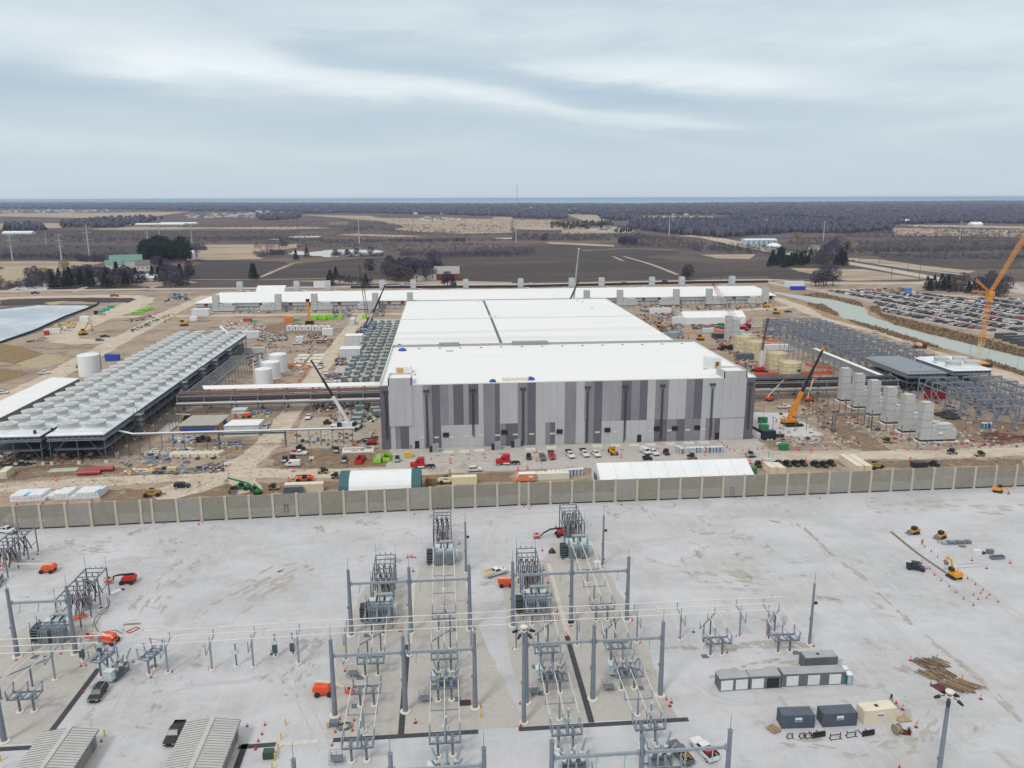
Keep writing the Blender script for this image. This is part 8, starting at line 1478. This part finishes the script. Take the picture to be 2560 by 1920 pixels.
t=thing('drilling_rig','yellow upright drilling rig behind the white cabins','drilling rig',P3('q',1185,275));part('mast',MB().beam((0,0,.5),(-.6,0,17),1.5),m_yel,t);part('base',MB().box(-3,-1.5,.3,3,1.5,2.2),m_blk,t);part('mast_head',MB().box(-1.7,-1,16.5,.8,1,18.5),m_blk,t)
excavator('yellow excavator digging left of the long rear building',G('a',1590,1190),deg(178),[(1,1.8),(5,6),(8.5,5.2),(9,2.4)],1.5);excavator('yellow excavator on the left gravel loop',G('a',718,1270),deg(60),[(1,1.8),(3,5.5),(5,4.6),(5.2,2)],1.4);excavator('yellow excavator behind the white tank',G('a',705,1550),deg(60),[(1,1.8),(3,5),(4.5,4.6),(4.6,2)],1.3);excavator('yellow and black excavator by the right back road',G('r',1440,135),deg(150),[(1,1.8),(3,7),(4.6,6),(4.8,2)],1.5);excavator('yellow and black excavator in front of the long rear building, right',G('r',1300,45),deg(160),[(1,1.8),(4,6),(6,4.6),(6,2)],1.5);excavator('yellow excavator beyond the roof corner',G('r',390,500),deg(185),[(1,1.8),(3.5,5),(6,4),(6,1.6)],1.3);excavator('black and yellow excavator beyond the right roof edge',G('c',1280,1205),deg(160),[(1,1.8),(3,5.5),(5,4.6),(5.2,2)],1.4,m_yel)
t=thing('mixer_truck','dark red concrete mixer truck on the canal-side track','mixer truck',G('d',1305,1385),deg(-18));part('drum',MB().cyl((-3.6,0,2.8),(0,0,2.2),.8,1.5,12).cyl((0,0,2.2),(1.6,0,1.9),1.5,1.0,12),mat('mixer_white','d6cfcc',.5,c2='8b2c30',sc=.5,st=(3,1,1)),t);part('cab',MB().box(2.2,-1.2,.8,4.2,1.2,2.9),m_maroon,t);part('chassis',MB().box(-4,-1,.6,2.2,1,1.1),m_maroon,t);wheels(t,(-3,-1.7,3.2),1.05,.52,.35,None,False)
# canal-side reeds, parking lot
m_reed=mat('reed_tan','a38b6c',.95,c2='8b7558',sc=.5);m_reed2=mat('reed_brown','786753',.95,c2='655644',sc=.5)
Pn=np.concatenate([scatter(s,n) for s,n in (('d 860 1040 950 1015 980 1085 1500 1215 1900 1315 2212 1405 2560 1500 2560 1540 2212 1465 1700 1338 1100 1185',3600),('d 300 930 430 905 800 990 820 1030 560 965',700),('d 330 1000 480 1010 610 1090 600 1110 420 1050',350),('d 680 1135 1000 1220 1450 1370 1500 1395 1100 1290 700 1150',700),('d 1880 1490 2212 1600 2212 1625 1900 1515',350))]);V,F=fuzz(Pn,RNG.uniform(.6,1.4,len(Pn)),RNG.uniform(.5,1.2,len(Pn)),9,.35,.0)
o=bpy.data.objects.new('reeds',npmesh('reeds',V,F,[m_reed,m_reed2],np.repeat((RNG.uniform(0,1,len(Pn))<.45).astype(int),9)));COL.objects.link(o);tag(o,'tan and brown reeds and scrub along both banks of the canal','reeds',None,'stuff')
cols=['black']*6+['white']*7+['silver']*6+['grey']*6+['navy']*5+['maroon','red','blue','dkgreen'];lotp=[(p.x,p.y) for p in qs('d 470 895 600 885 1100 892 1400 920 1600 955 2212 965 2900 1000 2900 1400 2212 1262 1900 1240 1500 1172 1010 1070 975 1015 850 962')]
sim={(k,c):simple_car(k,c) for k in ('sedan','suv','pickup') for c in set(cols)};spots=[];ca,sa=math.cos(deg(9)),math.sin(deg(9))
for ri in range(-4,22):
    for sub in (0,5.6):
        u=ri*23.5+sub
        for j in range(120):
            v=j*2.9-60;x=362+u*ca-(v-80)*-sa*-1+0;x=350+u*ca-(v)*sa*-1;x=350+u*ca+(-v)*sa+26;y=470+u*sa*.0+v*ca
            spots.append((x,y))
sx=np.array(spots);keep=inpoly(sx[:,0],sx[:,1],lotp);q=(np.stack([sx[:,0],sx[:,1],np.full(len(sx),-CAMH)],1)) @ CMn;pxx=1280-FPX*q[:,0]/q[:,2];keep &= pxx<2575;sx=sx[keep];rr_=np.random.default_rng(4);occ=rr_.uniform(0,1,len(sx))<.86;sx=sx[occ];sx=sx[np.argsort(np.hypot(sx[:,0],sx[:,1]))]
cname={'black':'black','white':'white','silver':'silver','grey':'dark grey','navy':'navy','maroon':'maroon','red':'red','blue':'blue','dkgreen':'dark green'};kn_={'sedan':'sedan','suv':'SUV','pickup':'pickup'};V_,F_,M_=[],[],[];rest=MB();rm=[]
lotm=[PAINT[c] for c in ('black','white','silver','grey','navy')]
for i,(x,y) in enumerate(sx):
    k=random.choice(('sedan','suv','suv','pickup'));c=random.choice(cols);a=deg(-9)+(math.pi if random.random()<.5 else 0)+random.uniform(-.03,.03)
    if i<300:prop('parked_car',sim[(k,c)],'%s %s in the crowded car park beyond the canal' % (cname[c],kn_[k]),'car',(x,y,.055),a,'cars in the car park')
    else:
        ci=random.randrange(5);rest.at(x,y,.05,a);rest.hexa([(-2.4,-.93,.3),(2.4,-.93,.3),(2.4,.93,.3),(-2.4,.93,.3)],[(-2.35,-.9,1.0),(2.3,-.9,.9),(2.3,.9,.9),(-2.35,.9,1.0)],ci);rest.hexa([(-2.0,-.85,.95),(1.1,-.85,.95),(1.1,.85,.95),(-2.0,.85,.95)],[(-1.5,-.7,1.6),(.3,-.7,1.6),(.3,.7,1.6),(-1.5,.7,1.6)],5 if i % 3 else ci)
rest.M=None
if rest.v:solo('parked_cars',rest,lotm+[m_glass],'remaining cars in the far rows of the crowded car park','cars',kind='stuff')
# ================================================================== COUNTRYSIDE BEHIND THE SITE
def rng_seed(s):
    global RNG;RNG=np.random.default_rng(s)
def bare_tree(seed,h,r,m,n=700,sz=.42):
    rng_seed(seed);rnd=random.Random(seed);t=thing('bare_tree','x','tree',group='leafless trees');b=MB();b.cyl((0,0,0),(0,0,h*.35),r*.075,r*.05,7)
    for k in range(11):
        a=rnd.uniform(0,6.28);z0=h*rnd.uniform(.22,.45);p=Vector((0,0,z0));q=Vector((math.cos(a)*r*.5,math.sin(a)*r*.5,z0+h*rnd.uniform(.18,.3)));e=Vector((math.cos(a)*r*.85,math.sin(a)*r*.85,min(h*.95,q.z+h*.25)));b.cyl(p,q,r*.035,r*.022,5,cap=False).cyl(q,e,r*.022,r*.008,4,cap=False)
    part('trunk',b,mat('bark_grey','5f544d',.95),t);V,F=fuzz(np.zeros((1,2)),r,h,n,sz,.25);part('crown',npmesh('crown',V,F,m),None,t);return t
def conifer(seed,h,r,n=700):
    rng_seed(seed);t=thing('evergreen_tree','x','tree',group='evergreen trees');part('trunk',MB().cyl((0,0,0),(0,0,h*.5),.25,.12,6),mat('bark_grey','5f544d',.95),t)
    zz=RNG.uniform(0,1,n)**1.3;a=RNG.uniform(0,6.28,n);rr=r*(1-zz)*np.sqrt(RNG.uniform(.15,1,n))*RNG.uniform(.7,1.15,n)+.15;C=np.stack([rr*np.cos(a),rr*np.sin(a),h*(.1+.9*zz)],1);T=RNG.normal(0,.5,(n,3,3));V=(C[:,None]+T).reshape(-1,3);part('crown',npmesh('crown',V,np.arange(3*n).reshape(-1,3),m_w3),None,t);return t
def pine(seed,h,r,n=900):
    rng_seed(seed);t=thing('evergreen_tree','x','tree',group='evergreen trees');part('trunk',MB().cyl((0,0,0),(0,0,h*.6),.3,.15,6),mat('bark_grey','5f544d',.95),t);V,F=fuzz(np.zeros((1,2)),r,h,n,.6,.2);part('crown',npmesh('crown',V,F,m_w3),None,t);return t
BT=[bare_tree(1,13,5.2,m_w1),bare_tree(2,15,6,m_w2),bare_tree(3,11,4.6,m_w2),bare_tree(4,12,5,m_w4)];WT=bare_tree(5,14,6.5,mat('willow_orange','a08660',.95,c2='8c7450',sc=.3));ET=[conifer(6,14,4.6),conifer(7,12,4.2),conifer(8,16,5.2)];PT=[pine(9,17,6.5),pine(10,15,6)]
rnd=random.Random(21)
def plant(kind,r,pts,where,sc=1.0):
    for i,(x,y) in enumerate(pts):
        pr={'b':rnd.choice(BT),'e':rnd.choice(ET),'w':WT,'p':rnd.choice(PT)}[kind];p=Q(r,x,y);s=sc*rnd.uniform(.85,1.15);w={'b':'leafless tree','e':'dark conifer','w':'golden willow','p':'dark broad pine'}[kind]
        place(pr,(p.x,p.y,0),rnd.uniform(0,6),w+' '+where,s)
def spread(spec,n):return [tuple(p) for p in scatter(spec,n)]
def plantw(kind,spec,n,where,sc=1.0):
    for x,y in spread(spec,n):
        pr={'b':rnd.choice(BT),'e':rnd.choice(ET),'p':rnd.choice(PT)}[kind];w={'b':'leafless tree','e':'dark conifer','p':'dark broad pine'}[kind];place(pr,(x,y,0),rnd.uniform(0,6),w+' '+where,sc*rnd.uniform(.8,1.2))
rng_seed(30)
plantw('p','a 1225 648 1640 640 1640 600 1500 570 1300 570 1220 600',38,'in the dark grove by the barn',1.6)
plant('e','a',[(460,870),(520,870),(575,865),(610,858),(700,850),(770,868),(790,850),(910,868),(925,850),(1050,820),(1090,850),(1120,790),(1010,760),(1320,800),(1370,810),(1400,790),(1180,840),(1560,790),(2180,780),(2200,790),(50,375),(90,375)],'around the farmyard at left',1.3)
plantw('b','a 600 800 850 720 950 760 1250 810 1000 868 650 840',34,'in the farmyard wood at left',1.15);plantw('b','a 1400 740 1650 700 1660 800 1500 860 1400 850',14,'right of the farmyard at left',1.2);plantw('b','a 180 800 450 720 460 800 300 860',10,'left of the farmyard, by the frozen pond',.9);plant('w','a',[(380,790),(10,870),(560,730)],'at the left end of the farmyard wood');plant('b','a',[(1345,690),(1365,670),(300,870),(250,870)],'in front of the dark grove',1.1)
plantw('b','b 900 760 1250 690 1560 700 1700 790 1560 820 1040 830',34,'around the white farmhouse behind the rear building',1.4);plant('e','b',[(625,840),(645,850),(690,775),(1240,700),(440,600),(345,625),(1705,860),(950,860)],'near the far highway, left of centre',1.0);plant('b','b',[(1630,850),(1655,845),(690,600),(790,590),(870,585),(990,590),(260,515),(230,520)],'standing alone near the ponds and farmhouse',1.1);plant('w','b',[(1190,680)],'among the farmhouse trees');
plantw('b','c 860 500 1040 440 1100 480 1050 510',16,'in the copse beyond the ploughed field');plant('b','c',[(265,470),(1500,790),(1520,800),(290,465)],'standing alone at the ploughed field',1.3);plantw('e','d 0 680 150 690 330 680 380 640 100 610 0 620',34,'in the dark row beside the right-hand junction',1.1);plantw('b','d 380 650 640 600 640 690 400 690',14,'behind the lone trees at the junction',1.1);plantw('e','d 580 680 690 680 690 640 600 640',8,'at the right end of the dark row',1.2);plantw('b','d 400 600 600 480 700 520 640 600',14,'behind the right-hand junction')
plant('b','d',[(410,850),(440,845),(480,850),(500,840),(560,850)],'in the clump before the junction',1.25);plant('w','d',[(690,530),(250,470)],'in the right distance',1.3);plant('e','d',[(680,540),(1370,885),(1400,890),(1430,880),(1490,885),(1520,880),(1550,890),(1600,890),(1730,910),(1775,890)],'above the car park');plant('b','d',[(1560,880),(1625,900),(1680,890),(1820,900),(1870,910),(1900,890),(1950,930),(1990,930),(2030,940),(2060,900),(1920,860)],'above the car park',1.15)
thicket('low leafless scrub around the farm and above the car park',[('a 30 840 440 760 480 860 60 870',200),('a 620 600 900 600 900 640 700 640',200),('b 640 760 1000 800 1000 830 700 820',120),('d 1340 880 2060 960 2060 900 1340 850',120),('a 1400 800 1640 760 1640 850 1420 850',120),('b 650 560 1100 580 1100 595 650 600',160),('b 120 540 240 550 240 580 120 580',90),('a 1580 500 1790 520 1780 545 1600 545',110)],(2,5),(3,6),name='scrub',cat='scrub')
# buildings
def house(name,label,p,w,d,h,rh,wall,roof,rz=0,win=True,g=None):
    t=thing(name,label,name.replace('_',' '),(p[0],p[1],0),rz,g);part('wall',MB().box(-w/2,-d/2,0,w/2,d/2,h),wall,t);part('roof',MB().xprism([(-d/2-.4,h),(d/2+.4,h),(0,h+rh)],-w/2-.4,w/2+.4),roof,t)
    if win:
        for k in range(3):part('window',MB().box(-w/2+w*(k+.5)/3-.6,-d/2-.08,h*.4,-w/2+w*(k+.5)/3+.6,-d/2-.01,h*.75),m_glass,t)
    return t
m_gr=mat('green_metal_roof','5f8a80',.5,c2='55796f',sc=.2);m_wh=mat('white_siding','cdcbc6',.8,c2='bfbdb8',sc=.3);m_sh=mat('grey_shingles','77716d',.9,c2='68625f',sc=.5);m_wr=mat('far_white_roof','dfe3e6',.6)
house('barn','long barn with green metal roof behind the farmyard trees',Q('a',1095,685),40,26,9,8,m_wh,m_gr,deg(20),False);house('barn','smaller green-roofed barn wing left of the long one',Q('a',985,695),20,16,6,5,m_wh,m_gr,deg(20),False);house('farmhouse','tan farmhouse with grey roofs beside the dark grove',Q('a',1240,715),17,12,7,7,m_wh,m_sh,deg(15));house('farmhouse','small white house below the farmyard trees',Q('a',835,835),14,9,4,4,m_wh,m_sh);house('white_silo_shed','white round-topped shed right of the dark grove',Q('a',1655,620),9,12,10,4,m_wr,m_wr,0,False);house('farmhouse','low house right of the farmyard, pale roof',Q('a',1270,800),28,12,3.5,4,m_wh,m_wr)
house('farmhouse','tan gabled part of the white farmhouse by the far highway',Q('b',1370,795),12,10,7,6,m_ply,m_wh);house('farmhouse','main part of the white farmhouse by the far highway',Q('b',1460,795),26,10,7,6,m_wh,m_sh);house('barn','grey-roofed barn right of the white farmhouse',Q('b',1650,790),28,14,7,8,mat('barn_red','7d4a42',.9),mat('barn_roof_grey','9c9a99',.8),0,False)
house('greenhouse','long white greenhouse roofs far left',Q('a',1340,318),210,50,3,3,m_wr,m_wr,0,False);house('greenhouse','second long white greenhouse roof far left',Q('a',1550,310),130,40,3,3,m_wr,m_wr,0,False);house('barn','long white farm building at the far left edge',Q('a',165,398),75,24,4,4,m_wr,m_wr,0,False)
t=house('warehouse','white warehouse with blue-grey doors in the right distance',Q('c',2130,490),62,30,10,2,mat('warehouse_wall','b9c4cb',.7),m_wr,deg(-4),False)
for k in range(6):part('door',MB().box(-27+k*10,-15.3,0,-22+k*10,-15.05,8),mat('warehouse_door','7f95a8',.7),t)
o=solo('fabric_dome',MB().lathe([(14,0),(13,3.5),(8,6.5),(3,7.7),(.1,8)],20),m_wr,'white low dome beside the distant warehouse','dome',tuple(Q('d',50,512)),smooth=True)
house('farmhouse','grey farm shed amid the far fields, left of centre',Q('b',720,342),60,30,9,9,m_sh,m_sh,0,False);house('pale_warehouse','pale building among the far right woods',Q('d',600,250),70,30,7,4,m_wh,m_wr,0,False);house('farmhouse','white gabled house far right',Q('d',1185,308),24,18,8,7,m_wh,m_wr,0,False);house('barn','white round-roofed barn far right',Q('d',1790,326),36,24,5,7,m_wh,m_wr,0,False);house('farmhouse','pale farmhouse behind the junction trees',Q('d',400,535),16,12,5,4,m_wh,m_sh,0,False)
hp=[(8,0),(0,0)];h0=house('suburban_house','x',(0,0),20,14,6,5,m_wh,m_sh,0,False,'houses of the far estates');h1=house('suburban_house','x',(0,0),18,13,6,5,m_wh,mat('light_roof','a5a3a6',.8),0,False,'houses of the far estates')
rng_seed(40)
for spec,n,l in (('a 0 200 400 195 1000 188 1000 205 700 215 0 215',60,'in the far left estate'),('a 1600 230 2212 225 2212 262 1650 262',46,'in the far housing estate left of centre'),('b 0 180 60 175 120 215 60 250 0 262',12,'at the right end of the middle estate'),('b 1380 270 1800 262 1800 285 1400 292',18,'in the new development right of centre'),('c 700 350 1000 360 1000 385 700 385',14,'in the hamlet beyond the ploughed field'),('c 100 180 1700 170 1700 240 1200 236 400 200',22,'peeping out of the right-hand woods'),('b 200 190 2000 190 2000 240 1000 230',16,'peeping out of the woods in the centre'),('c 1300 300 2212 290 2212 400 1500 380',12,'in the woods beyond the curved highway')):
    for x,y in spread(spec,n):pr=h0 if random.random()<.5 else h1;place(pr,(x,y,0),random.uniform(-.6,.6),'small pale house '+l,random.uniform(.7,1.3))
t=thing('water_tower','white water tower on the horizon at left','water tower',tuple(P(560,507.5)));part('tank',MB().lathe([(.1,44),(14,46),(22,54),(14,61),(.1,63)],14,cap=False),m_wr,t);part('stem',MB().cyl((0,0,0),(0,0,46),3.5,n=8),m_wr,t)
p=Q('c',45,172);solo('radio_mast',MB().truss((0,0,0),(0,0,205),4,24,.6,.35),mat('mast_grey','8f949c',.7),'very tall thin radio mast on the horizon near the centre','mast',tuple(p))
m_py=mat('pylon_steel','b4b7bb',.6,c2='a5a8ad',sc=.2)
for i,(r,x,y,yt,lv) in enumerate((('a',110,630,400,3),('a',535,635,395,3),('a',775,600,315,3),('a',402,488,370,1),('a',1282,515,345,3),('a',1385,495,305,1),('a',1660,480,310,1),('b',893,485,260,1),('c',35,470,280,3),('c',1357,410,240,1),('d',477,460,285,1),('d',1655,445,285,2))):
    p=Q(r,x,y);h=QY(r,x,yt,p.y).z;t=thing('power_pylon','slender steel pylon on the fields, '+['leftmost with three crossarms','second from left with three crossarms','tallest of the left group','small one left, farther back','just left of the dark grove top','above the dark grove','right of the dark grove','lone one beyond the frozen pond','faint one at the picture centre','beyond the ploughed field, right','lone one in the right distance','far right one'][i],'pylon',tuple(p),0,'power pylons');w=h*.028
    part('shaft',MB().cyl((0,0,0),(0,0,h),w,w*.4,8),m_py,t)
    for k in range(lv):z=h*(.95-.2*k);part('crossarm',MB().beam((-h*.14,0,z),(h*.14,0,z),w*.35).cyl((-h*.13,0,z),(-h*.07,0,z-h*.06),w*.12,n=3).cyl((-h*.05,0,z),(-h*.07,0,z-h*.06),w*.12,n=3).cyl((h*.13,0,z),(h*.07,0,z-h*.06),w*.12,n=3).cyl((h*.05,0,z),(h*.07,0,z-h*.06),w*.12,n=3),m_py,t)
for i,(r,x,y,yt) in enumerate((('a',1518,855,785),('b',487,850,765),('b',1073,830,712),('c',67,830,740),('c',557,825,740),('c',1180,815,750),('c',1800,795,700),('d',225,800,710),('d',1062,790,700),('d',1305,790,670),('d',1205,715,625),('d',962,655,580),('d',785,630,570),('d',605,600,550),('d',1500,700,672),('d',1815,765,692),('d',2085,790,730),('a',2095,850,790))):
    p=Q(r,x,y);h=QY(r,x,yt,p.y).z;solo('utility_pole',MB().cyl((0,0,0),(0,0,h),.3,.2,5).beam((-1.3,0,h-.6),(1.3,0,h-.6),.2),m_timd,'timber utility pole beside the highways, %s' % ['before the left farm','left of the box truck','by the white farmhouse','centre of the ploughed field, first','centre of the ploughed field, second','centre of the ploughed field, third','above the red crane','by the canal head','at the junction, left','at the junction, dark tall one','along the wide highway, nearest','along the wide highway, second','along the wide highway, third','along the wide highway, farthest','small one beyond the wide highway','above the orange crane','at the far right road','above the left end of the rear building'][i],'utility pole',tuple(p),0,'utility poles')
for i,(r,x,y,c,k) in enumerate((('b',1265,842,'white','sedan'),('c',168,832,'white','sedan'),('c',965,818,'silver','sedan'),('c',1320,812,'black','suv'),('a',305,915,'navy','pickup'),('d',1410,795,'black','sedan'),('a',990,938,'red','pickup'),('d',2120,870,'white','van'))):
    if (k,c) not in sim:sim[(k,c)]=simple_car(k,c)
    prop('car',sim[(k,c)],['white car before the white farmhouse','white car above the centre of the rear building','silver car on the highway right of centre','black car on the highway right of centre','dark blue pickup at the far left junction','black car near the right junction','red truck on the curved road at left','white van on the road at far right'][i],'car',G(r,x,y),deg(2),'vehicles on the public roads',1.3)
b=MB().beam((0,0,0),(14,-3,0),.1);
ch=thing('debris_chute','white slanting chute at the far end of the fan building','chute',(-133,492,0));part('chute',MB().cyl((-4,6,13.5),(4,-6,10.5),.8,n=8),m_whitem,ch);part('support',MB().cyl((-2,3,0),(-2,3,13),.15,n=5).cyl((3,-3,0),(3,-3,11),.15,n=5),m_galvd,ch)
HAZE=3.8e-5
# ------------------------------------------------------------------ air
hm=bpy.data.materials.new('haze_air');hm.use_nodes=True;hn=hm.node_tree.nodes;hn.clear()
pv=hn.new('ShaderNodeVolumePrincipled');pv.inputs['Density'].default_value=HAZE;pv.inputs['Color'].default_value=(.62,.75,.97,1);pv.inputs['Anisotropy'].default_value=0.0
ho=hn.new('ShaderNodeOutputMaterial');hm.node_tree.links.new(pv.outputs[0],ho.inputs['Volume'])
hz_o=part('haze',MB().box(-61000,-500,-1.2,61000,90500,96),hm);tag(hz_o,'pale blue air haze over the far fields and woods','haze',None,'stuff')
# ------------------------------------------------------------------ tell look-alikes apart by their order in view
bpy.context.view_layer.update()
ORD='first second third fourth fifth sixth seventh eighth ninth tenth eleventh twelfth thirteenth fourteenth fifteenth sixteenth seventeenth eighteenth nineteenth twentieth 21st 22nd 23rd 24th 25th 26th 27th 28th 29th 30th 31st 32nd 33rd 34th 35th'.split()
by={}
for o in bpy.data.objects:
    if o.parent is None and 'label' in o and o.get('kind') is None:by.setdefault(o['label'],[]).append(o)
def prx(o):q=CM.transposed() @ (o.location-Vector((0,0,CAMH)));return -q.x/q.z
for l,os_ in by.items():
    n=len(os_)
    if n<2:continue
    w=len(l.replace('-',' ').split())
    if n>20 and w<=11:
        os_.sort(key=lambda o:o.location.y);h=n//2
        for part_,nm in ((os_[:h],'near'),(os_[h:],'far')):
            part_.sort(key=prx)
            for i,o in enumerate(part_):o['label']=l+', %s half, %s from left' % (nm,ORD[min(i,34)])
    elif w<=13:
        os_.sort(key=prx)
        for i,o in enumerate(os_):o['label']=l+', '+ORD[min(i,34)]+' from left'
